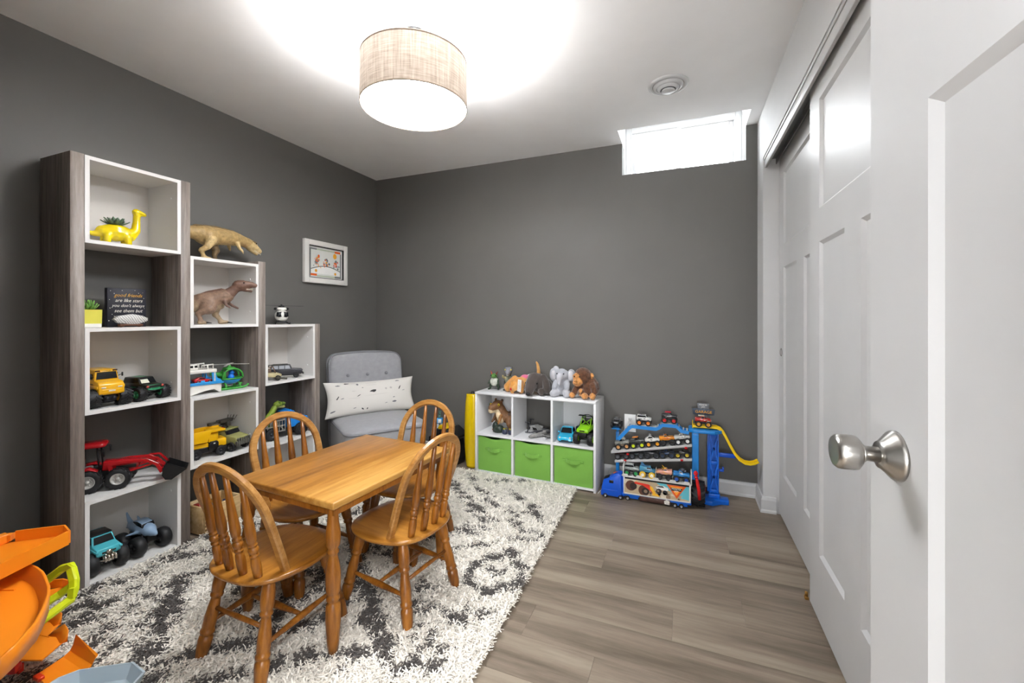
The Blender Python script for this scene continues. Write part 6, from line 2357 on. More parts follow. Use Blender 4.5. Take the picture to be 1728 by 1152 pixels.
# brown monkey plush
M1, M2 = '#5d3a24', '#c88a4c'
mk = thing('plush_monkey', 'shaggy brown plush monkey with a tan face sitting at the organizer right end', 'plush toy', og_pt(0.832, 0.105, TOPZ), FZ - R(4))
organic('plush_body', [('b', (-0.015, -0.025, 0.075), (0.058, 0.066, 0.078), M1), ('b', (0.005, 0.020, 0.152), (0.058, 0.062, 0.062), M1), ('b', (0.040, 0.040, 0.135), (0.026, 0.042, 0.042), M2), ('b', (0.055, 0.044, 0.112), (0.026, 0.034, 0.026), M2), ('b', (0.048, 0.048, 0.155), (0.018, 0.034, 0.022), M2),
                       ('t', [(0.02, 0.045, 0.095), (0.035, 0.066, 0.055), (0.040, 0.078, 0.030)], [0.026, 0.023, 0.020], M1), ('b', (0.050, 0.084, 0.022), (0.026, 0.022, 0.021), M2), ('t', [(0.02, -0.055, 0.095), (0.04, -0.075, 0.055)], [0.026, 0.022], M1), ('b', (0.052, -0.064, 0.026), (0.024, 0.022, 0.024), M2),
                       ('t', [(0.01, 0.02, 0.04), (0.048, 0.018, 0.045)], [0.034, 0.026], M1), ('b', (0.062, -0.012, 0.024), (0.026, 0.024, 0.022), M2), ('b', (0.058, 0.018, 0.048), (0.016, 0.016, 0.028), M2), ('b', (0.008, -0.044, 0.160), (0.012, 0.016, 0.020), M2), ('t', [(-0.06, 0, 0.03), (-0.08, -0.05, 0.03)], [0.016, 0.010], M1)],
        SHAG, mk, jitter=0.0028, **PLB)
b = MB()
b.ball((0.066, 0.062, 0.155), 0.005, 10)
b.ball((0.066, 0.026, 0.155), 0.005, 10)
b.build('eyes', EYE, mk)
b = MB()
b.tube([(0.074, 0.064, 0.108), (0.082, 0.045, 0.103), (0.074, 0.026, 0.108)], 0.0012, 6)
b.ball((0.080, 0.052, 0.124), (0.003, 0.004, 0.003), 8)
b.ball((0.080, 0.040, 0.124), (0.003, 0.004, 0.003), 8)
b.build('stitched_mouth', mat('mouth_thread', '#6d4524', 0.9), mk)

# ---------------------------------------------------------------- left cubby: baby tyrannosaur on a rock, little rock with eggs
W1, W2, W3 = '#7b5638', '#d8c3a0', '#4d3421'
bt_ = thing('toy_dinosaur', 'brown baby tyrannosaur figure with yellow eyes in the left organizer cubby', 'toy dinosaur', og_pt(0.165, 0.115, MIDZ), FZ - R(14))
organic('skin', [('b', (0.02, 0.02, 0.205), (0.044, 0.042, 0.036), W1), ('t', [(0.035, 0.022, 0.198), (0.075, 0.030, 0.188)], [0.036, 0.028], W1), ('t', [(0.035, 0.024, 0.176), (0.082, 0.032, 0.168)], [0.030, 0.022], W2), ('b', (0.000, 0.055, 0.236), (0.012, 0.010, 0.014), W1), ('b', (0.0, -0.010, 0.238), (0.012, 0.010, 0.013), W3),
                 ('t', [(0.005, 0.005, 0.180), (-0.010, -0.01, 0.140), (-0.03, -0.03, 0.105)], [0.036, 0.036, 0.044], W1), ('t', [(0.025, 0.010, 0.165), (0.028, 0.000, 0.125), (0.016, -0.010, 0.085)], [0.022, 0.022, 0.022], W2), ('t', [(-0.04, -0.05, 0.120), (-0.065, -0.08, 0.145), (-0.085, -0.096, 0.160)], [0.034, 0.020, 0.012], W3),
                 ('t', [(-0.02, -0.062, 0.100), (-0.005, -0.075, 0.065), (-0.012, -0.078, 0.030), (0.0, -0.08, 0.010)], [0.030, 0.022, 0.014, 0.012], W1), ('t', [(0.005, 0.040, 0.130), (0.012, 0.058, 0.095), (0.030, 0.066, 0.070)], [0.016, 0.012, 0.008], W1), ('t', [(0.028, -0.02, 0.125), (0.05, -0.024, 0.090), (0.056, -0.020, 0.072)], [0.014, 0.010, 0.007], '#9a6a3a'),
                 ('t', [(-0.02, 0.03, 0.09), (-0.005, 0.055, 0.05), (0.0, 0.06, 0.012), (0.02, 0.064, 0.009)], [0.026, 0.018, 0.012, 0.010], W1)], SKIN, bt_, voxel=0.004, smooth=4)
b = MB()
b.ball((0.046, -0.014, 0.212), (0.010, 0.008, 0.010), 12)
b.ball((0.056, 0.056, 0.210), (0.010, 0.008, 0.010), 12)
ey = b.build('eyes', mat('eye_yellow', '#d9c22a', 0.2), bt_)
b = MB()
b.ball((0.054, -0.019, 0.212), (0.004, 0.004, 0.006), 8)
b.ball((0.064, 0.059, 0.210), (0.004, 0.004, 0.006), 8)
b.build('pupil', EYE, ey)
rk = thing('toy_rock', 'dark green rounded rock piece in front of the baby tyrannosaur', 'toy rock', og_pt(0.158, 0.075, MIDZ), FZ)
organic('rock', [('b', (0.0, 0.010, 0.030), (0.034, 0.038, 0.030), '#2d3a30'), ('b', (-0.012, -0.026, 0.042), (0.026, 0.026, 0.036), '#28322b'), ('b', (-0.005, 0.0, 0.008), (0.034, 0.045, 0.008), '#28322b')], mat('rock_paint', '#2d3a30', 0.4, attr='Col', var=0.3, vs=30), rk, voxel=0.004, smooth=3)
for i, dx in enumerate((0.0, 0.047)):
    eg = thing('egg_cup', ('dark blue egg cluster with yellow tops beside the dark green rock', 'dark blue egg cluster with yellow tops against the organizer divider')[i], 'toy egg', og_pt(0.224 + dx, 0.058 + 0.005 * i, MIDZ), FZ, None)
    b = MB()
    b.lathe([(0.016, 0.0), (0.021, 0.008), (0.022, 0.022), (0.018, 0.034), (0.010, 0.040), (0.001, 0.042)], 14)
    b.build('cup', mat('egg_blue', '#33374c', 0.4, var=0.25, vs=80), eg)
    b = MB()
    for a in range(4):
        b.ball((0.010 * math.cos(a * PI / 2), 0.010 * math.sin(a * PI / 2), 0.039), (0.006, 0.006, 0.005), 8)
    b.build('yellow_tops', mat('egg_yellow', '#b9ad2e', 0.4), eg)

# ---------------------------------------------------------------- middle cubby: grey toy starship, small black and white one behind
GS = mat('starship_grey', '#8f8e8b', 0.5, var=0.2, vs=60)
GD = mat('starship_dark', '#3c3c40', 0.5, var=0.15)
ss = thing('toy_spaceship', 'grey toy spaceship with its nose towards the room in the middle organizer cubby', 'toy spaceship', og_pt(0.490, 0.115, MIDZ), FZ - R(32))
b = MB()
lps = []
for x, hw, z0, z1 in ((0.105, 0.010, 0.006, 0.018), (0.09, 0.018, 0.003, 0.024), (0.03, 0.024, 0.004, 0.034), (-0.03, 0.028, 0.006, 0.040), (-0.075, 0.026, 0.008, 0.038)):
    lps.append([(x, -hw, z0 + .004), (x, -hw * .6, z0), (x, hw * .6, z0), (x, hw, z0 + .004), (x, hw * .85, z1 - .004), (x, hw * .4, z1), (x, -hw * .4, z1), (x, -hw * .85, z1 - .004)])
b.loft(lps, True, False)
b.build('hull', GS, ss)
b = MB()
for s_ in (-1, 1):
    b.loft([[(0.01, s_ * 0.02, 0.030), (-0.05, s_ * 0.02, 0.030), (-0.05, s_ * 0.02, 0.034), (0.01, s_ * 0.02, 0.034)], [(-0.015, s_ * 0.100, 0.062), (-0.045, s_ * 0.100, 0.062), (-0.045, s_ * 0.100, 0.065), (-0.015, s_ * 0.100, 0.065)]], True, False)
    b.loft([[(0.01, s_ * 0.02, 0.016), (-0.05, s_ * 0.02, 0.016), (-0.05, s_ * 0.02, 0.020), (0.01, s_ * 0.02, 0.020)], [(-0.015, s_ * 0.098, 0.008), (-0.045, s_ * 0.098, 0.008), (-0.045, s_ * 0.098, 0.011), (-0.015, s_ * 0.098, 0.011)]], True, False)
b.build('wings', GS, ss)
b = MB()
for s_ in (-1, 1):
    for z in (0.0635, 0.0095):
        b.cyl((-0.05, s_ * 0.099, z), (0.03, s_ * 0.099, z), 0.004, 0.003, 8)
    b.cyl((-0.085, s_ * 0.030, 0.034), (-0.035, s_ * 0.030, 0.034), 0.011, n=12)
b.box(-0.015, 0.045, -0.010, 0.010, 0.030, 0.043, 0.004)
b.build('engines', GD, ss)
s2 = thing('toy_aircraft', 'slim grey and black winged toy craft behind the grey toy spaceship', 'toy spaceship', og_pt(0.420, 0.195, MIDZ), FZ + R(96))
b = MB()
b.tube([(0.055, 0, 0.045), (0.02, 0, 0.046), (-0.05, 0, 0.046)], [0.008, 0.012, 0.009], 10)
b.cyl((-0.035, 0, 0.046), (-0.035, 0, 0.014), 0.006, 0.014)
b.lathe([(0.020, 0.0), (0.018, 0.012), (0.008, 0.016)], 12, T((-0.035, 0, 0.0)))
b.build('fuselage', mat('craft_grey', '#b3b2b0', 0.5, var=0.15, vs=50), s2)
b = MB()
for s_ in (-1, 1):
    for z1 in (0.085, 0.010):
        b.strip([(-0.05, s_ * 0.006, 0.046), (-0.055, s_ * 0.050, z1)], 0.016, 0.003, up=(1, 0, 0))
        b.cyl((-0.07, s_ * 0.050, z1), (-0.03, s_ * 0.050, z1), 0.0035, n=8)
b.build('cross_wings', GD, s2)

# ---------------------------------------------------------------- right cubby: blue sports car, green rock crawler, dark truck
CY = mat('sports_car_blue', '#1fa6cf', 0.22, var=0.03, coat=0.6)
sc2 = thing('toy_sports_car', 'turquoise blue toy sports car in the right organizer cubby', 'toy car', og_pt(0.692, 0.112, MIDZ), FZ + R(7))
b = MB()
pr = [(.092, .012), (.094, .022), (.086, .040), (.045, .053), (.030, .056), (-.002, .088), (-.050, .090), (-.082, .060), (-.088, .045), (-.086, .014)]
b.prism(pr, -0.049, 0.049, 'y', bev=0.006, taper=lambda p: 1 - 5.5 * max(0, p[1] - 0.052))
for sx in (-0.054, 0.056):
    for s_ in (-1, 1):
        b.prism([(sx - .028, .014), (sx - .022, .038), (sx, .045), (sx + .022, .038), (sx + .028, .014), (sx + .020, .014), (sx, .034), (sx - .020, .014)], min(s_ * 0.046, s_ * 0.0525), max(s_ * 0.046, s_ * 0.0525), 'y')
b.build('body', CY, sc2)
b = MB()
q0, q1 = (.0335, .0575), (.004, .086)
for (a, c, e, f_) in (((0.0345, -0.040, 0.0585), (0.0345, 0.040, 0.0585), (0.0040, 0.033, 0.0875), (0.0040, -0.033, 0.0875)),):
    b._add([a, c, e, f_], [(0, 1, 2, 3)])
b.prism([(.022, .060), (.0, .083), (-.048, .083), (-.066, .062)], -0.0496, 0.0496, 'y', taper=lambda p: 1 - 5.5 * max(0, p[1] - 0.052))
b.build('windows', DARK_GLASS, sc2)
b = MB()
b.box(0.090, 0.096, -0.026, 0.026, 0.015, 0.022, 0.002)
b.build('grille', BLACK, sc2)
b = MB()
for s_ in (-1, 1):
    b.ball((0.086, s_ * 0.036, 0.036), (0.006, 0.008, 0.008), 10)
b.build('headlamps', mat('lamp_clear', '#cfd0cf', 0.15), sc2)
b = MB()
for s_ in (-1, 1):
    b.box(0.020, 0.030, s_ * 0.054 - 0.006, s_ * 0.054 + 0.006, 0.056, 0.066, 0.003)
    b.cyl((0.024, s_ * 0.046, 0.058), (0.024, s_ * 0.052, 0.060), 0.002, n=6)
b.build('mirrors', CY, sc2)
for sx in (-0.054, 0.056):
    for s_ in (-1, 1):
        add_wheel(sc2, sx, s_ * 0.043, 0.0195, 0.0195, 0.014, '#55585c', 'smooth')

LIME = mat('crawler_lime', '#86c412', 0.3, var=0.04)
jp = thing('rock_crawler', 'lime green open toy rock crawler with large black tyres beside the blue car', 'toy truck', og_pt(0.836, 0.108, MIDZ), FZ - R(4))
b = MB()
b.prism([(.095, .088), (.10, .096), (.096, .112), (.020, .124), (-.080, .122), (-.085, .092)], -0.040, 0.040, 'y', bev=0.004)
b.build('body', LIME, jp)
b = MB()
for s_ in (-1, 1):
    b.tube([(.030, s_ * .036, .122), (.002, s_ * .033, .168), (-.060, s_ * .033, .168), (-.085, s_ * .036, .122)], 0.0030, 8)
    b.tube([(.028, s_ * .034, .124), (.016, s_ * .004, .146)], 0.0022, 6)
    b.tube([(.016, s_ * .004, .146), (.004, s_ * .032, .166)], 0.0022, 6)
b.build('windscreen_frame', LIME, jp)
b = MB()
pts = [(-.02, 0.040 * math.cos(PI * i / 14), .162 + 0.028 * math.sin(PI * i / 14)) for i in range(15)]
b.tube(pts, 0.0025, 8)
b.cyl((.002, -.033, .168), (.002, .033, .168), 0.0028, n=8)
b.cyl((-.060, -.033, .168), (-.060, .033, .168), 0.0028, n=8)
b.box(-.05, -.01, -.030, .030, .120, .150, .004)
b.build('roll_bar', BLACK, jp)
b = MB()
b.box(0.098, 0.102, -0.018, 0.018, 0.098, 0.105)
b.box(-.08, .085, -.022, .022, .055, .090, .004)
b.box(.085, .100, -.030, .030, .070, .088, .003)
for sx in (-0.058, 0.062):
    b.cyl((sx, -0.05, 0.042), (sx, 0.05, 0.042), 0.008, n=10)
    for s_ in (-1, 1):
        b.cyl((sx, s_ * .030, .042), (sx * .8, s_ * .026, .100), 0.006, n=8)
b.build('chassis', BLACK, jp)
for sx in (-0.058, 0.062):
    for s_ in (-1, 1):
        add_wheel(jp, sx, s_ * 0.050, 0.042, 0.042, 0.032, '#86b81e', 'lug')
NAV = '#202a40'
dk = monster('toy_pickup', 'dark navy toy truck standing behind the lime green rock crawler', og_pt(0.775, 0.226, MIDZ), OG_ANG + PI, L=0.095, r=0.016, track=0.026, ww=0.010, style='suv', body=NAV, acc='#2f3d5e', rim='#3a3a3d', bh=0.080, bw=0.032, lift=0.040, decals=1)
b = MB()
for s_ in (-1, 1):
    b.tube([(-.02, s_ * .010, .115), (-.02, s_ * .010, .158), (.028, s_ * .010, .158)], 0.003, 8)
b.cyl((-.02, -.01, .158), (-.02, .01, .158), 0.003, n=8)
b.build('roll_bar', BLACK, dk)

# ---------------------------------------------------------------- yellow inflatable beside the organizer
yi = thing('inflatable_tube', 'tall glossy yellow inflatable toy standing between wall and white organizer', 'inflatable toy', (-1.546, 2.99, 0.0), R(-3))
b = MB()
lps = []
for j in range(41):
    v = j / 40
    z = 0.002 + 0.572 * v
    w = 0.068 * (min(1, (0.62 + 0.38 * math.sin(PI * (v * 0.92 + 0.04)) ** 0.5)))
    lp = []
    for i in range(28):
        a = 2 * PI * i / 28
        cr_ = 0.0025 * math.sin(j * 2.2 + 3 * math.sin(i)) * max(0, math.cos(a)) ** 2 + 0.0010 * mnoise.noise(Vector((i * .6, j * .35, 2)))
        lp.append(((w + cr_) * math.cos(a), (w * 0.85 + cr_) * math.sin(a), z))
    lps.append(lp)
b.loft(lps)
b.build('inflatable_body', mat('yellow_vinyl', '#e2c107', 0.14, var=0.05, coat=0.5), yi)
b = MB()
b.lathe([(0.020, 0.570), (0.020, 0.578), (0.012, 0.582), (0.012, 0.592), (0.002, 0.593)], 14)
b.build('valve', BLACK, yi)
b = MB()
for j in range(24):
    z = 0.03 + j * 0.022
    w = 0.068 * (min(1, (0.62 + 0.38 * math.sin(PI * ((z / 0.572) * 0.92 + 0.04)) ** 0.5)))
    b.tube([(w * 0.96 * math.cos(R(a)), w * .82 * math.sin(R(a)), z) for a in (-62, -45, -28, -10)], [0.0006, 0.0022, 0.0022, 0.0006], 6)
w_ = b.build('wrinkles', mat('yellow_vinyl', '#e2c107', 0.14), yi)
w_['kind'] = 'stuff'

# ---------------------------------------------------------------- black and yellow toy bench behind the far chair, small robot on it
tb = thing('toy_workbench', 'black and yellow toy workbench low behind the far spindle chair', 'toy workbench', (-1.778, 2.985, 0.0), R(-10))
b = MB()
b.prism([(-0.115, 0.004), (0.11, 0.004), (0.125, 0.05), (0.105, 0.20), (-0.115, 0.22)], -0.09, 0.09, 'y', bev=0.006)
b.prism([(-0.02, 0.285), (0.06, 0.300), (0.150, 0.245), (0.145, 0.225), (0.04, 0.232), (-0.02, 0.24)], -0.085, 0.085, 'y', bev=0.006)
b.box(-0.112, 0.04, -0.05, 0.05, 0.20, 0.25, 0.004)
b.build('bench_body', mat('bench_black', '#1d1d1f', 0.45, var=0.1), tb)
YB_ = mat('bench_yellow', '#dfb60c', 0.35, var=0.04)
b = MB()
b.prism([(-0.02, 0.302), (0.00, 0.325), (0.05, 0.322), (0.075, 0.305), (0.06, 0.297), (-0.01, 0.290)], -0.088, 0.02, 'y', bev=0.003)
b.build('yellow_crest', YB_, tb)
b = MB()
b.box(0.055, 0.085, -0.094, -0.05, 0.185, 0.225, 0.003)
b.box(0.055, 0.13, -0.094, -0.05, 0.176, 0.190, 0.003)
b.build('yellow_clamp', YB_, tb)
b = MB()
b.box(-0.075, -0.055, -0.096, -0.07, 0.12, 0.21, 0.003)
b.build('yellow_handle', YB_, tb)
rb = thing('toy_robot', 'small blue, white and green toy robot standing between armchair and yellow inflatable', 'toy figure', (-1.80, 2.905, 0.2905), R(-60))
# stands on the bench's left end
rb.location = (-1.845, 2.985, 0.2505)
rb.scale = (0.85, 0.85, 0.85)
b = MB()
b.box(-0.022, 0.022, -0.030, 0.030, 0.075, 0.125, 0.006)
b.box(-0.012, 0.020, -0.044, -0.030, 0.095, 0.130, 0.004)
b.build('torso', mat('robot_blue', '#2f8fce', 0.3, var=0.04), rb)
b = MB()
b.box(0.018, 0.030, -0.018, 0.018, 0.082, 0.118, 0.004)
b.box(-0.018, 0.018, -0.026, -0.008, 0.030, 0.076, 0.004)
b.box(-0.018, 0.018, 0.008, 0.026, 0.030, 0.076, 0.004)
b.build('chest_plate', mat('robot_white', '#d9dde2', 0.3), rb)
b = MB()
b.box(-0.016, 0.016, -0.014, 0.014, 0.128, 0.155, 0.004)
b.cyl((0, 0, 0.155), (0, 0, 0.185), 0.010, n=12)
b.cyl((0, 0, 0.185), (0, 0, 0.192), 0.014, n=12)
b.build('head', mat('robot_green', '#4b6b60', 0.4), rb)
b = MB()
for s_ in (-1, 1):
    b.box(-0.024, 0.034, s_ * 0.017 - 0.012, s_ * 0.017 + 0.012, 0.0, 0.032, 0.004)
    b.tube([(0.0, s_ * 0.036, 0.115), (0.012, s_ * 0.046, 0.085), (0.034, s_ * 0.042, 0.070)], 0.009, 8)
b.build('limbs', mat('robot_black', '#1a1d22', 0.4), rb)


def mirror_thing(t_):
    """swap left and right of a finished thing (all its meshes), keeping face directions right"""
    done = set()

    def go(o):
        o.location.y = -o.location.y
        if o.type == 'MESH' and o.data.name not in done:
            done.add(o.data.name)
            for v in o.data.vertices:
                v.co.y = -v.co.y
            o.data.flip_normals()
        for c in o.children:
            go(c)
    for c in t_.children:
        go(c)


for t_ in (d1_, d2_, da, db, el, mk, bt_):
    mirror_thing(t_)
# ================================================================ toy truck garage playset on the floor by the back wall
GX, GY = -0.20, 2.85
pg = thing('toy_garage', 'blue toy hauler truck garage with tilted shelves, towers and yellow ramp by the back wall', 'toy playset', (GX, GY, 0))
B1, B2, B3 = plastic('#1a80cc', 0.35), plastic('#0f62cc', 0.32), plastic('#1353c4', 0.3)
LG, SL = plastic('#b9b8b6', 0.45), plastic('#cfcdc8', 0.4)
RD, YT = plastic('#d0171b', 0.3), plastic('#f0c800', 0.35)


def GB():
    b_ = MB()
    b_.M = Matrix.Translation((-GX, -GY, 0))
    return b_


# tractor unit
b = GB()
b.prism([(-.500, .014), (-.372, .010), (-.372, .158), (-.392, .166), (-.425, .152), (-.452, .128), (-.490, .112), (-.502, .060)], 2.803, 2.882, 'y', bev=0.006)
b.box(-.506, -.488, 2.806, 2.879, .010, .045, .004)
b.box(-.500, -.40, 2.801, 2.806, .048, .054, .001, 1)
b.box(-.372, -.352, 2.815, 2.87, .020, .150, .003)
b.build('truck_cab', B3, pg)
b = GB()
b.box(-.452, -.424, 2.8015, 2.806, .098, .118, .003)
b._add([(-.4875, 2.815, .1165), (-.4875, 2.870, .1165), (-.456, 2.870, .1305), (-.456, 2.815, .1305)], [(0, 1, 2, 3)])
b.build('cab_window', DARK_GLASS, pg)
b = GB()
b._add([(-.430, 2.825, .1535), (-.430, 2.860, .1535), (-.400, 2.8425, .1665)], [(0, 1, 2)])
b.build('cab_badge', mat('badge_orange', '#e0703a', 0.5), pg)
# trailer
b = GB()
b.box(-.370, .042, 2.812, 2.888, .028, .042, .002)
b.box(-.335, -.27, 2.818, 2.882, .012, .030, .002)
b.box(-.055, .020, 2.818, 2.882, .012, .030, .002)
b.build('trailer_chassis', B2, pg)
b = GB()
b.box(-.362, -.354, 2.808, 2.888, .042, .150, .001, 1)
b.box(.030, .040, 2.808, 2.888, .042, .150, .001, 1)
b.box(-.354, .030, 2.808, 2.815, .042, .048)
b.box(-.362, .040, 2.816, 2.888, .042, .150)
b.build('trailer_box', SL, pg)
b = GB()
b.box(-.352, .030, 2.8145, 2.8165, .137, .150)
b.build('box_gap', BLACK, pg)
# printed side of the trailer: flat print
PCOL = ['#b7a283', '#5fb7c4', '#5a3526', '#2a1d19', '#d8331f', '#efb52c', '#e9e6e0', '#1d1d20', '#e25a1c', '#f39a28', '#8d7660', '#cfc3ad']
b = GB()
yf = 2.8132


def pf(poly, ci, k=0):
    b.mi = ci
    b._add([(x, yf - 0.00012 * k, z) for x, z in poly], [tuple(range(len(poly)))])


def pd(cx, cz, r, ci, k=0, n=16, sx=1.0):
    pf([(cx + r * sx * math.cos(2 * PI * i / n), cz + r * math.sin(2 * PI * i / n)) for i in range(n)], ci, k)


pf([(-.354, .048), (.030, .048), (.030, .137), (-.354, .137)], 0)
pf([(-.354, .105), (-.26, .137), (-.354, .137)], 11, 1)
pf([(-.16, .137), (.030, .137), (.030, .085), (-.02, .075), (-.12, .112)], 1, 1)
pf([(-.02, .062), (.030, .055), (.030, .085), (.0, .085)], 1, 2)
for i in range(26):
    rr2 = random.Random(i)
    pd(rr2.uniform(-.25, -.02), rr2.uniform(.05, .08), rr2.uniform(.004, .010), rr2.choice([0, 10, 11, 2]), 2, 8)
pd(-.315, .098, .033, 2, 3)
pd(-.300, .096, .022, 3, 4)
pd(-.235, .078, .034, 2, 5)
pd(-.227, .074, .022, 3, 6)
pd(-.225, .074, .011, 10, 7)
pf([(-.292, .126), (-.205, .120), (-.185, .104), (-.165, .075), (-.180, .066), (-.205, .088), (-.24, .108), (-.292, .114)], 4, 8)
pf([(-.200, .112), (-.185, .108), (-.163, .072), (-.178, .066), (-.196, .090)], 5, 9)
pf([(-.284, .128), (-.280, .136), (-.274, .127)], 5, 9)
pf([(-.186, .074), (-.152, .066), (-.140, .052), (-.185, .055)], 5, 7)
pf([(-.165, .110), (-.150, .122), (-.118, .124), (-.100, .114), (-.098, .096), (-.150, .096)], 6, 5)
pf([(-.162, .112), (-.148, .119), (-.122, .121), (-.112, .112)], 7, 6)
pd(-.100, .106, .011, 6, 7)
pd(-.145, .086, .017, 7, 6)
pd(-.108, .082, .015, 7, 6)
pd(-.150, .088, .007, 10, 7)
pd(-.115, .062, .020, 11, 6, 10)
pd(-.090, .058, .014, 10, 7, 9)
pf([(-.100, .137), (.013, .137), (-.041, .056)], 8, 8)
pf([(-.080, .130), (-.006, .130), (-.043, .074)], 9, 9)
pf([(-.078, .121), (-.008, .121), (-.016, .103), (-.072, .103)], 7, 10)
b.build('printed_side', [mat('print_%d' % i, c, 0.45, var=0.08) for i, c in enumerate(PCOL)], pg, fix=False)
LW = mat('logo_white', '#f2f0ea', 0.5)
words('logo_lettering', 'MONSTER', 0.0155, LW, pg, (-.043 - GX, yf - 0.0018 - GY, .1145), (R(90), 0, 0), sx=0.78, depth=0.0002)
words('logo_lettering', 'JAM', 0.0145, LW, pg, (-.043 - GX, yf - 0.0018 - GY, .1015), (R(90), 0, 0), sx=0.9, depth=0.0002)
b = GB()
b.box(-.262, -.078, 2.8075, 2.8115, .012, .040, .001, 1)
b.build('mud_flap_panel', mat('mud_brown', '#4a3029', 0.5, var=0.35, vs=40), pg)
b = GB()
b.poly([(-.112, 2.8070, .014), (-.084, 2.8070, .012), (-.082, 2.8070, .036), (-.100, 2.8070, .042), (-.114, 2.8070, .032)])
b.build('flap_print', mat('flap_print', '#d8d2ca', 0.5, var=0.3, vs=120), pg, fix=False)
for x in (-.476, -.380, -.335, -.051, -.014):
    o = link('wheel', wheel_mesh(0.0145, 0.012, 'smooth'), None, pg, (x - GX, (2.8065 if x < -.37 else 2.812) - GY, 0.0145))
    rm = link('rim', rim_mesh(0.0145, 0.012, '#a9a9ab', True), None, o)
    rm.rotation_euler = (0, 0, PI)
    o = link('wheel', wheel_mesh(0.0145, 0.012, 'smooth'), None, pg, (x - GX, 2.878 - GY, 0.0145))
# tray on the trailer
b = GB()
b.box(-.366, .046, 2.806, 2.892, .150, .157, .001, 1)
b.box(-.366, .046, 2.888, 2.892, .157, .168)
b.box(-.366, -.359, 2.808, 2.892, .157, .226, .001, 1)
b.box(.039, .046, 2.808, 2.892, .157, .226, .001, 1)
b.box(-.166, -.163, 2.82, 2.892, .157, .21)
for x in (-.352, -.265, -.165, -.065, .015):
    b.prism([(x - .022, .157), (x + .022, .157), (x + .016, .170), (x - .012, .171)], 2.8062, 2.8085, 'y')
b.build('upper_tray', SL, pg)
# left post and small perch
b = GB()
b.box(-.437, -.415, 2.998, 3.02, .0, .385, .002)
b.box(-.433, -.419, 2.999, 3.018, .385, .416, .001, 1)
b.box(-.458, -.398, 2.945, 3.025, .414, .419, .001, 1)
b.box(-.448, -.405, 2.990, 3.04, .0, .012, .002)
b.build('left_post', B1, pg)
# two tilted shelves


def zrow1(x):
    return .284 + .2 * (x + .408)


def zrow2(x):
    return .222 + .145 * (x + .39)


for nm, zf, x0, x1 in (('tilted_shelf', zrow1, -.455, .048), ('tilted_shelf', zrow2, -.430, .048)):
    b = GB()
    b.prism([(x0, zf(x0) - .010), (x1, zf(x1) - .010), (x1, zf(x1)), (x0, zf(x0))], 2.903, 2.995, 'y', bev=0.0015)
    b.prism([(x0, zf(x0) - .013), (x1, zf(x1) - .013), (x1, zf(x1) + .003), (x0, zf(x0) + .003)], 2.899, 2.904, 'y', bev=0.001)
    b.build(nm, LG, pg)
for x, z in ((-.345, .270), (-.362, .226), (.012, .352), (-.012, .272)):
    b = GB()
    b.box(x - .008, x + .008, 2.893, 2.900, z - .007, z + .006, .002)
    b.cyl((x, 2.894, z + .002), (x, 2.890, z + .002), 0.006, n=12)
    b.build('red_clip', RD, pg)
# top bridge
rail = [(-.410, .368), (-.335, .455), (-.318, .463), (-.168, .460), (-.150, .470), (-.128, .490), (-.046, .490), (-.014, .462), (.030, .456)]
for yy in (2.922, 2.978):
    b = GB()
    b.strip([(x, yy, z - .013) for x, z in rail], 0.006, 0.022, bev=False)
    b.build('bridge_rail', B1, pg)
b = GB()
for (xa, za), (xb, zb) in zip(rail[:-1], rail[1:]):
    n_ = max(1, int(math.hypot(xb - xa, zb - za) / 0.022))
    for i in range(n_):
        u = (i + .5) / n_
        b.box(xa + (xb - xa) * u - .004, xa + (xb - xa) * u + .004, 2.922, 2.978, za + (zb - za) * u - .003, za + (zb - za) * u + .002)
b.strip([(-.325, 2.95, .4615), (-.165, 2.95, .4585)], 0.05, 0.003)
b.strip([(-.13, 2.95, .4885), (-.044, 2.95, .4885)], 0.05, 0.003)
b.build('bridge_deck', LG, pg)
# right post and platform
b = GB()
b.box(.048, .088, 2.935, 2.972, .10, .446, .003)
b.box(.052, .084, 2.931, 2.936, .12, .43)
b.build('right_post', B1, pg)
b = GB()
b.prism([(.028, 2.94), (.055, 2.925), (.18, 2.925), (.222, 2.965), (.222, 3.03), (.19, 3.05), (.04, 3.05), (.028, 3.03)], .444, .464, 'z', bev=0.003)
b.build('platform', B1, pg)
b = GB()
b.box(.150, .158, 2.985, 3.03, .03, .446, .002)
b.box(.198, .206, 2.985, 3.03, .03, .446, .002)
b.box(.158, .198, 3.012, 3.022, .03, .446)
for z0 in (.08, .26):
    b.strip([(.156, 2.992, z0), (.200, 2.992, z0 + .16)], 0.010, 0.012, up=(0, 1, 0))
    b.strip([(.200, 2.992, z0), (.156, 2.992, z0 + .16)], 0.010, 0.012, up=(0, 1, 0))
for z in (.07, .25, .43):
    b.box(.152, .204, 2.986, 2.998, z - .010, z + .010, .002)
b.box(.140, .150, 3.0, 3.03, .06, .44, .002)
b.build('lattice_tower', B2, pg)
b = GB()
b.prism([(.095, 2.93), (.165, 2.915), (.215, 2.955), (.262, 2.965), (.262, 3.03), (.11, 3.045)], .001, .030, 'z', bev=0.004)
b.box(.145, .212, 2.98, 3.035, .025, .055, .006)
b.build('tower_base', B2, pg)
b = GB()
b.box(.206, .300, 2.995, 3.012, .290, .316, .003)
b.box(.206, .235, 2.995, 3.012, .196, .212, .003)
b.box(.226, .236, 2.995, 3.012, .205, .226, .002)
b.build('side_arm', B3, pg)
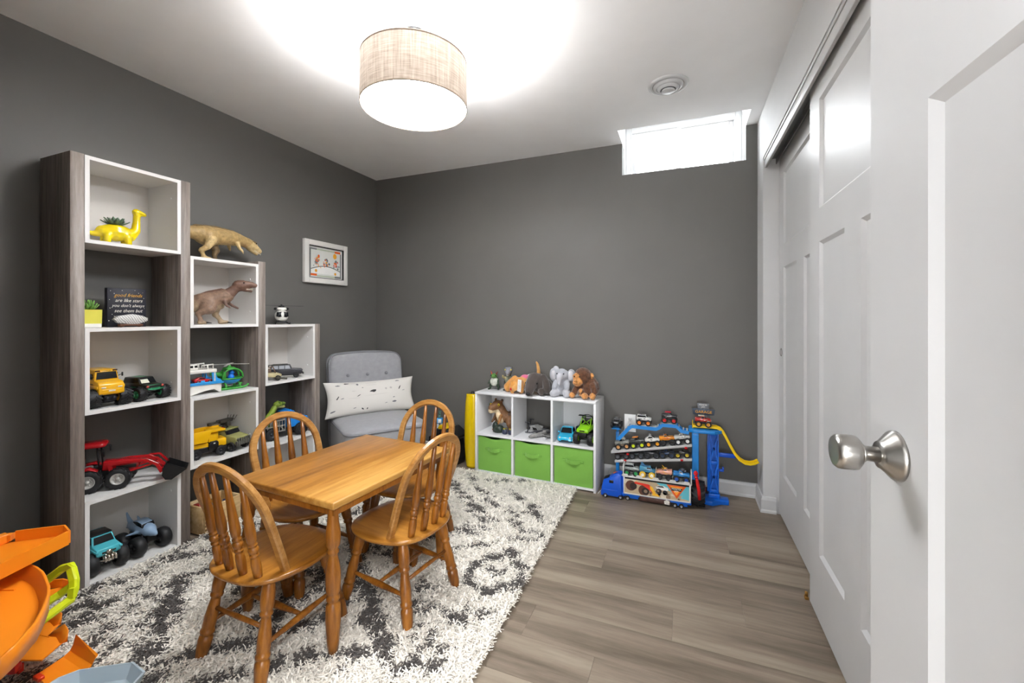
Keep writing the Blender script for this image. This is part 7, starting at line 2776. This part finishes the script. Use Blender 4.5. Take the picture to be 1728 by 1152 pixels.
# yellow ramp track
tp_ = [(.052, .472), (.144, .474), (.190, .474), (.212, .466), (.230, .446), (.250, .408), (.272, .362), (.296, .318), (.322, .286), (.350, .270), (.380, .268), (.405, .276), (.424, .288)]
b = GB()
b.strip([(x, 2.99, z) for x, z in tp_], 0.046, 0.004)
for yy in (2.968, 3.012):
    b.strip([(x, yy, z + .006) for x, z in tp_], 0.003, 0.014)
b.build('yellow_track', YT, pg)
b = GB()
b.box(.050, .055, 2.966, 3.014, .464, .510, .002)
b.build('track_gate', YT, pg)
# big tyre and red lever at the trailer's end
o = link('big_tyre', wheel_mesh(0.077, 0.074, 'chev'), None, pg, (.082 - GX, 2.893 - GY, 0.079), (0, 0, R(90)))
b = GB()
b.cyl((.050, 2.893, .079), (.114, 2.893, .079), .045, n=20)
b.build('tyre_hub', BLACK, pg)
b = GB()
b.tube([(.088, 2.806, .075), (.084, 2.800, .13), (.074, 2.798, .19), (.068, 2.800, .215)], [.009, .010, .009, .008], 12)
b.ball((.067, 2.800, .232), (.013, .013, .015), 14)
b.ring((.069, 2.799, .208), (0, 0, 1), .011, .006, .004, 14)
b.build('red_lever', RD, pg)
# name sign above the ramp
b = GB()
b.prism([(.086, .578), (.148, .578), (.152, .618), (.080, .618)], 3.018, 3.022, 'y', bev=0.001)
b.box(.10, .106, 3.019, 3.022, .46, .58)
b.box(.132, .138, 3.019, 3.022, .46, .58)
b.build('sign_top', mat('sign_grey', '#6d7076', 0.5, var=0.15, vs=80), pg)
b = GB()
b.prism([(.056, .545), (.180, .545), (.186, .582), (.050, .584)], 3.014, 3.0185, 'y', bev=0.001)
b.build('sign_plate', mat('sign_blue', '#3a4656', 0.45, var=0.2, vs=80), pg)
words('sign_lettering', 'MONSTER', 0.0135, LW, pg, (.116 - GX, 3.0172 - GY, .6085), (R(90), 0, 0), sx=0.8, depth=0.0003)
words('sign_lettering', 'JAM', 0.0135, LW, pg, (.116 - GX, 3.0172 - GY, .5945), (R(90), 0, 0), sx=0.9, depth=0.0003)
words('sign_lettering', 'GARAGE', 0.0245, mat('sign_orange', '#eda428', 0.5), pg, (.118 - GX, 3.0132 - GY, .5635), (R(90), 0, 0), sx=1.05, depth=0.0004)

# ---------------------------------------------------------------- the small monster trucks parked on it
TG = 'small monster trucks parked on the blue toy garage'


def mt(label, x, y, zc, ax, rim, body, acc, style='pickup', seed=1, extra=None, r=0.0198, tread='lug', face=1, wb=0.056, chass='#1c1c1e', slope=None, bh=0.034, lf=1.72):
    """x = middle between the axles, zc = surface height there; slope tilts along the shelf"""
    t_ = monster('toy_monster_truck', label, (x, y, zc), 0, L=0.094, r=r, ww=r * .72, wb=wb, track=0.058, style=style, body=body, acc=acc, rim=rim, tread=tread, bh=bh, bw=0.044, lift=r * lf, group=TG, decals=5, seed=seed, extra=extra, chass=chass)
    if face > 0:
        t_.rotation_euler = (0, -(slope or 0), ax)
    else:
        t_.rotation_euler = (0, (slope or 0), ax + PI)
    return t_


S1, S2 = math.atan(.2), math.atan(.145)
YT_ = 2.948
mt('black toy monster truck facing the room on the perch above the left blue post', -.429, 2.985, .4195, R(-90), '#2b2b2e', '#222224', '#d8d8d6', 'pickup', 1, None)
mt('white and black toy monster truck with orange rims on the top bridge', -.245, 2.95, .4615, R(-1), '#e8862a', '#d9d9d6', '#1c1c1e', 'suv', 2, spikes('#232326', 'bar'))
mt('black toy monster truck with red rims on the raised middle of the top bridge', -.087, 2.95, .4912, R(-2), '#d02a25', '#26262a', '#d6d4d2', 'pickup', 3, spikes('#c8243a', 'flat'))
mt('cream and red toy monster truck under the sign at the head of the yellow ramp', .114, 2.99, .4765, R(2), '#d79a36', '#b8261f', '#e6dcc4', 'pickup', 4, spikes('#e6dcc4', 'flat'))
mt('grey toy monster truck with tan ringed tyres, lowest on the upper tilted shelf', -.378, YT_, zrow1(-.378), 0, '#d09a5c', '#7f8078', '#c9c3b4', 'pickup', 5, spikes('#c9c3b4', 'skull'), slope=S1, chass='#8a7a66')
mt('black toy monster truck with lime rims and orange roof on the upper shelf', -.280, YT_, zrow1(-.280), 0, '#cfe022', '#3a3c3a', '#8b9188', 'pickup', 6, spikes('#ee8a1e', 'flat'), slope=S1)
mt('white spotted toy monster truck with yellow rims on the upper tilted shelf', -.183, YT_, zrow1(-.183), 0, '#f0a51e', '#dedcd6', '#1b1b1d', 'coupe', 7, spikes('#dedcd6', 'ears'), slope=S1)
mt('orange toy monster truck with dark wheels on the upper tilted shelf', -.093, YT_, zrow1(-.093), 0, '#2d2a2a', '#e08a1c', '#b9412c', 'low', 8, spikes('#b8b4ae', 'bar'), slope=S1)
mt('bone white skeleton toy monster truck with white rims, highest on the upper shelf', -.002, YT_, zrow1(-.002), 0, '#e4e4e2', '#c9c9c4', '#2a2a2c', 'pickup', 9, spikes('#dcdcd8', 'skull'), slope=S1)
mt('dark red and black toy monster truck lowest on the lower tilted shelf', -.383, YT_, zrow2(-.383), 0, '#55565a', '#3a2326', '#5a5a5e', 'low', 10, None, slope=S2, wb=0.056, bh=.022, lf=1.2)
mt('black toy monster truck with grey hubs second along the lower shelf', -.288, YT_, zrow2(-.288), 0, '#4c5056', '#1f2124', '#3f6a70', 'suv', 11, None, slope=S2, bh=.022, lf=1.2)
mt('dark grey toy monster truck third along the lower tilted shelf', -.192, YT_, zrow2(-.192), 0, '#303238', '#2c2d33', '#50525a', 'van', 12, None, slope=S2, bh=.022, lf=1.2)
mt('dark navy blue toy monster truck fourth along the lower tilted shelf', -.098, YT_, zrow2(-.098), 0, '#2b3a52', '#163a66', '#25639a', 'pickup', 13, None, slope=S2, bh=.022, lf=1.2)
mt('black toy monster truck with yellow rims and roll bar, highest on the lower shelf', -.006, YT_, zrow2(-.006), 0, '#c9b02a', '#2e2d26', '#7f7a5e', 'low', 14, spikes('#6a685c', 'bar'), slope=S2, bh=.022, lf=1.2)
Y3 = 2.8465
mt('silver grey toy monster truck with green hubs at the left of the trailer tray', -.313, Y3, .1575, 0, '#2f9a55', '#8d9390', '#c4c8c6', 'suv', 15, None, wb=0.056)
mt('blue toy monster truck with fat yellow tyres on the trailer tray', -.216, Y3, .1575, 0, '#ece4d0', '#3f87a8', '#2e4f73', 'van', 16, spikes('#3a6d96', 'fin'), wb=0.056)
mt('yellow and pink toy monster truck with a crest on the trailer tray', -.115, Y3, .1575, PI, '#2f2f33', '#d99a86', '#e9b31c', 'low', 17, spikes('#eeb41a', 'horns'), wb=0.056)
mt('bright blue toy monster truck at the right of the trailer tray', -.014, Y3, .1575, 0, '#2456b0', '#2a7fc0', '#1d3f7c', 'pickup', 18, spikes('#4a4d55', 'skull'), wb=0.056)
mt('orange and black toy monster truck behind the blue truck cab', -.398, 2.985, .014, R(60), '#e0572a', '#e2731f', '#1b1b1d', 'pickup', 19, spikes('#e2731f', 'horns'))
mt('dark red toy truck on the floor between the big tyre and the tower', .112, 3.097, .0, R(90), '#3a2224', '#8e1f2a', '#c07d86', 'pickup', 20, None)
for o in bpy.data.objects:
    if o.get('label', '').startswith('orange and black toy monster truck behind'):
        o.location = (-.394, 2.945, .0)
# the yellow tyres of the blue truck
for o in list(bpy.data.objects):
    if o.get('label', '').startswith('blue toy monster truck with fat yellow'):
        ym = None
        for c in o.children:
            if c.name.startswith('wheel'):
                if ym is None:
                    ym = c.data.copy()
                    ym.materials.clear()
                    ym.materials.append(mat('yellow_tyre', '#e0b32c', 0.5))
                c.data = ym
# thin white cord beside the organizer
b = MB()
b.tube([(-.531, 2.842, .003), (-.522, 2.90, .004), (-.512, 2.95, .020), (-.500, 3.02, .060), (-.490, 3.145, .083)], 0.0018, 8)
tag(b.build('white_cord', plastic('#e6e6e6', 0.4)), 'thin white cord rising from the floor between organizer and blue truck cab', 'cord')
# ================================================================ orange track tower near the camera
OX, OY = -1.98, 0.56
ot = thing('track_tower', 'large orange toy car track tower with a neon yellow frame, nearest the camera', 'toy track', (OX, OY, 0.009))
OR = mat('track_orange', '#ff9420', 0.32, var=0.02, coat=0.15)
NY = mat('neon_yellow', '#d6e31c', 0.3, var=0.02)
OZ = 0.009


def OB():
    b_ = MB()
    b_.M = Matrix.Translation((-OX, -OY, -OZ))
    return b_


def wall_along(b_, pts, z0, z1, th):
    """upright wall following plan points"""
    b_.strip([(x, y, (z0 + z1) / 2) for x, y in pts], th, z1 - z0, up=(0, 0, 1))


# upper ramp: level channel closing to a blunt tip
tip_a, tip_b = (-1.930, 0.757), (-1.864, 0.740)
far = [(-2.15, 0.570), (-2.088, 0.621), (-2.025, 0.677)]
near = [(-1.795, 0.569), (-1.74, 0.43), (-1.72, 0.35)]
b = OB()
b.prism([(-2.15, .35), (-2.15, .57), far[1], far[2], tip_a, tip_b, near[0], near[1], near[2]], .436, .446, 'z', bev=0.002)
b.build('upper_ramp', OR, ot)
b = OB()
wall_along(b, [far[2], tip_a], .440, .480, 0.005)
wall_along(b, [tip_a, (tip_b[0] + .002, tip_b[1] + .003)], .440, .480, 0.005)
wall_along(b, [tip_b, near[0], near[1]], .436, .480, 0.006)
b.strip([(-2.03, .672, .462), (-2.10, .61, .462)], 0.02, 0.02)
b.strip([(-1.90, .715, .449), (-1.87, .56, .449), (-1.85, .43, .449)], 0.008, 0.006)
b.box(-2.06, -2.03, .635, .665, .446, .475, .003)
b.build('ramp_wall', OR, ot)
# banked dish
rim = [(-1.935, .628), (-1.905, .644), (-1.877, .651), (-1.818, .651), (-1.770, .646), (-1.733, .638), (-1.655, .617), (-1.609, .599), (-1.545, .565), (-1.492, .533), (-1.436, .483), (-1.405, .446)]
b = OB()
floor_p = [(x - 0.006, y - 0.006) for x, y in rim] + [(-1.44, .38), (-1.62, .33), (-1.90, .36), (-1.95, .50)]
b.prism(floor_p, .378, .386, 'z')
b.build('dish_floor', OR, ot)
b = OB()
lps = []
for x, y in rim:
    i = rim.index((x, y))
    a, c = rim[max(i - 1, 0)], rim[min(i + 1, len(rim) - 1)]
    d = Vector((c[0] - a[0], c[1] - a[1], 0)).normalized()
    nn = Vector((d.y, -d.x, 0))            # towards the inside of the bowl
    p = Vector((x, y, 0))
    lps.append([p + nn * .022 + Vector((0, 0, .384)), p + nn * .010 + Vector((0, 0, .392)), p + nn * .004 + Vector((0, 0, .421)), p + Vector((0, 0, .423)), p - nn * .003 + Vector((0, 0, .420)), p - nn * .001 + Vector((0, 0, .374)), p + nn * .02 + Vector((0, 0, .372))])
b.loft(lps)
b.build('dish_rim', OR, ot)
b = OB()
b.strip([(-1.86, .575, .387), (-1.80, .600, .387)], 0.006, 0.004)
b.build('dish_ridge', OR, ot)
# neon frame
fr_ = [(-1.965, .700, .296), (-1.946, .722, .312), (-1.902, .742, .349), (-1.868, .748, .360), (-1.846, .742, .357), (-1.822, .738, .330), (-1.812, .733, .306), (-1.797, .720, .286), (-1.800, .660, .262), (-1.802, .610, .246)]
b = OB()
b.strip(fr_, 0.024, 0.020, up=(.55, -.8, .25), bev=True)
b.strip([(-1.83, .735, .312), (-1.85, .715, .292), (-1.872, .655, .262), (-1.88, .60, .240)], 0.022, 0.018, up=(.55, -.8, .25), bev=True)
b.strip([(-1.80, .726, .318), (-1.795, .722, .290)], 0.016, 0.018, up=(.55, -.8, .25))
b.build('neon_frame', NY, ot)
b = OB()
b.prism([(-2.06, .69), (-1.985, .770), (-1.945, .776), (-1.93, .755), (-1.98, .66)], .244, .250, 'z')
b.strip([(-2.05, .735, .262), (-1.985, .775, .262), (-1.94, .780, .262)], 0.005, 0.028)
b.build('middle_ramp', OR, ot)
# low ramps splaying over the rug
b = OB()
b.prism([(-2.12, .70), (-2.11, .775), (-2.03, .785), (-2.000, .750), (-1.912, .752), (-1.868, .680), (-1.93, .655), (-1.99, .69)], .098, .104, 'z', bev=0.001)
for pts in ([(-2.110, .778), (-2.070, .790), (-2.030, .785)], [(-1.990, .752), (-1.955, .762), (-1.905, .752)]):
    n_ = len(pts)
    lps = []
    for i, (x, y) in enumerate(pts):
        h = .034 if i else .010
        lps.append([(x, y - .018, .102), (x + .002, y - .004, .106 + h * .3), (x + .003, y + .002, .102 + h), (x + .003, y + .005, .102 + h), (x + .002, y + .002, .098)])
    b.loft(lps)
b.strip([(-2.020, .730, .1045), (-1.975, .738, .1045)], 0.003, 0.002)
b.build('low_ramp', OR, ot)
b = OB()
b.prism([(-2.03, .640), (-1.99, .672), (-1.935, .660), (-1.92, .640), (-1.97, .610)], .072, .097, 'z', bev=0.002)
b.prism([(-1.965, .664), (-1.945, .668), (-1.940, .655), (-1.958, .650)], .055, .08, 'z')
b.build('red_gate', plastic('#b01212', 0.28), ot)
b = OB()
b.box(-2.022, -1.975, .628, .642, .070, .098, .003)
b.build('gate_plate', plastic('#a8a5a8', 0.35), ot)
# grey frame that carries it all
GF = plastic('#8f9096', 0.4)
b = OB()
b.box(-2.13, -2.09, .43, .47, .012, .44, .004)
b.box(-2.13, -2.09, .60, .64, .01, .38, .004)
b.box(-2.06, -2.03, .66, .69, .01, .25, .004)
b.box(-2.18, -2.00, .43, .70, .0095, .025, .004)
b.box(-2.11, -1.86, .55, .58, .355, .376, .003)
b.box(-2.08, -1.95, .69, .71, .232, .246, .003)
b.box(-2.11, -2.0, .655, .68, .080, .099, .003)
b.box(-2.11, -1.80, .63, .65, .225, .240, .003)
b.box(-1.62, -1.59, .43, .46, .010, .378, .004)
b.build('support_frame', GF, ot)

# loose orange ramp piece and pale tray on the rug
rp = thing('ramp_piece', 'loose orange track ramp piece with a curled end lying behind the pale tray', 'toy track', (-1.852, 0.735, 0.030))
b = MB()
lps = []
for u, h in ((-1.0, .004), (-.3, .006), (.25, .010), (.55, .020), (.8, .040), (.95, .066)):
    w = .072 - .014 * abs(min(u, 0))
    y = .055 * u * (1 if u < .6 else .6 + .4 * (.6 / u)) 
    x0 = .006 * u
    lps.append([(x0 - w, y, h - .002), (x0 + w, y - .004, h - .002 - (.022 if u > .8 else 0)), (x0 + w, y - .002, h + .003 - (.022 if u > .8 else 0)), (x0 - w, y + .002, h + .003)])
b.loft(lps, True, False)
b.build('ramp_body', OR, rp)
b = MB()
b.box(-.055, -.02, -.062, -.045, .003, .016, .003)
b.build('red_clip', plastic('#d8401c', 0.3), rp)
ty = thing('plastic_tray', 'pale blue octagonal plastic tray on the rug at the bottom edge near the orange ramp', 'tray', (-1.650, 0.69, 0.030))
TRY = mat('tray_pale_blue', '#c3d3dc', 0.35, var=0.02)
oc = [(-.120, .045), (.030, .130), (.100, .122), (.150, .045), (.10, -.09), (-.03, -.14), (-.135, -.09), (-.155, -.02)]
oc = [(-.100, .030), (.022, .112), (.100, .104), (.140, .03), (.10, -.10), (-.02, -.14), (-.11, -.09), (-.120, -.01)]
b = MB()
lps = []
for z, g in ((.0, .80), (.0, .86), (.046, 1.0), (.049, 1.0), (.049, .955), (.045, .95), (.006, .84), (.005, .4), (.005, .05)):
    lps.append([(x * g, y * g, z) for x, y in oc])
b.loft(lps, True, False)
b.build('tray_body', TRY, ty)
b = MB()
b.strip([(-.05, .02, .006), (.02, .055, .008), (.075, .06, .006)], 0.035, 0.012)
b.build('tray_insert', TRY, ty)
# round brown piece peeping out behind the track tower
bb = thing('round_basket', 'brown round woven basket edge behind the orange track, by the dark wall', 'basket', (-2.470, 0.70, 0.0))
b = MB()
b.lathe([(0.10, 0.001), (0.125, 0.06), (0.135, 0.16), (0.130, 0.27), (0.125, 0.285), (0.118, 0.27), (0.122, 0.16), (0.11, 0.06), (0.09, 0.01), (0.001, 0.01)], 32)
b.build('basket_body', mat('basket_weave', '#8a5f36', 0.7, var=0.35, vs=60, bump=0.6, bs=150, stretch=(1, 1, 3)), bb)
b = MB()
b.tube([(.128 * math.cos(2 * PI * i / 32), .128 * math.sin(2 * PI * i / 32), .285) for i in range(32)], 0.009, 8, closed=True)
b.build('basket_rim', mat('basket_rim', '#7a5230', 0.7, var=0.3, vs=80, bump=0.5, bs=200), bb)
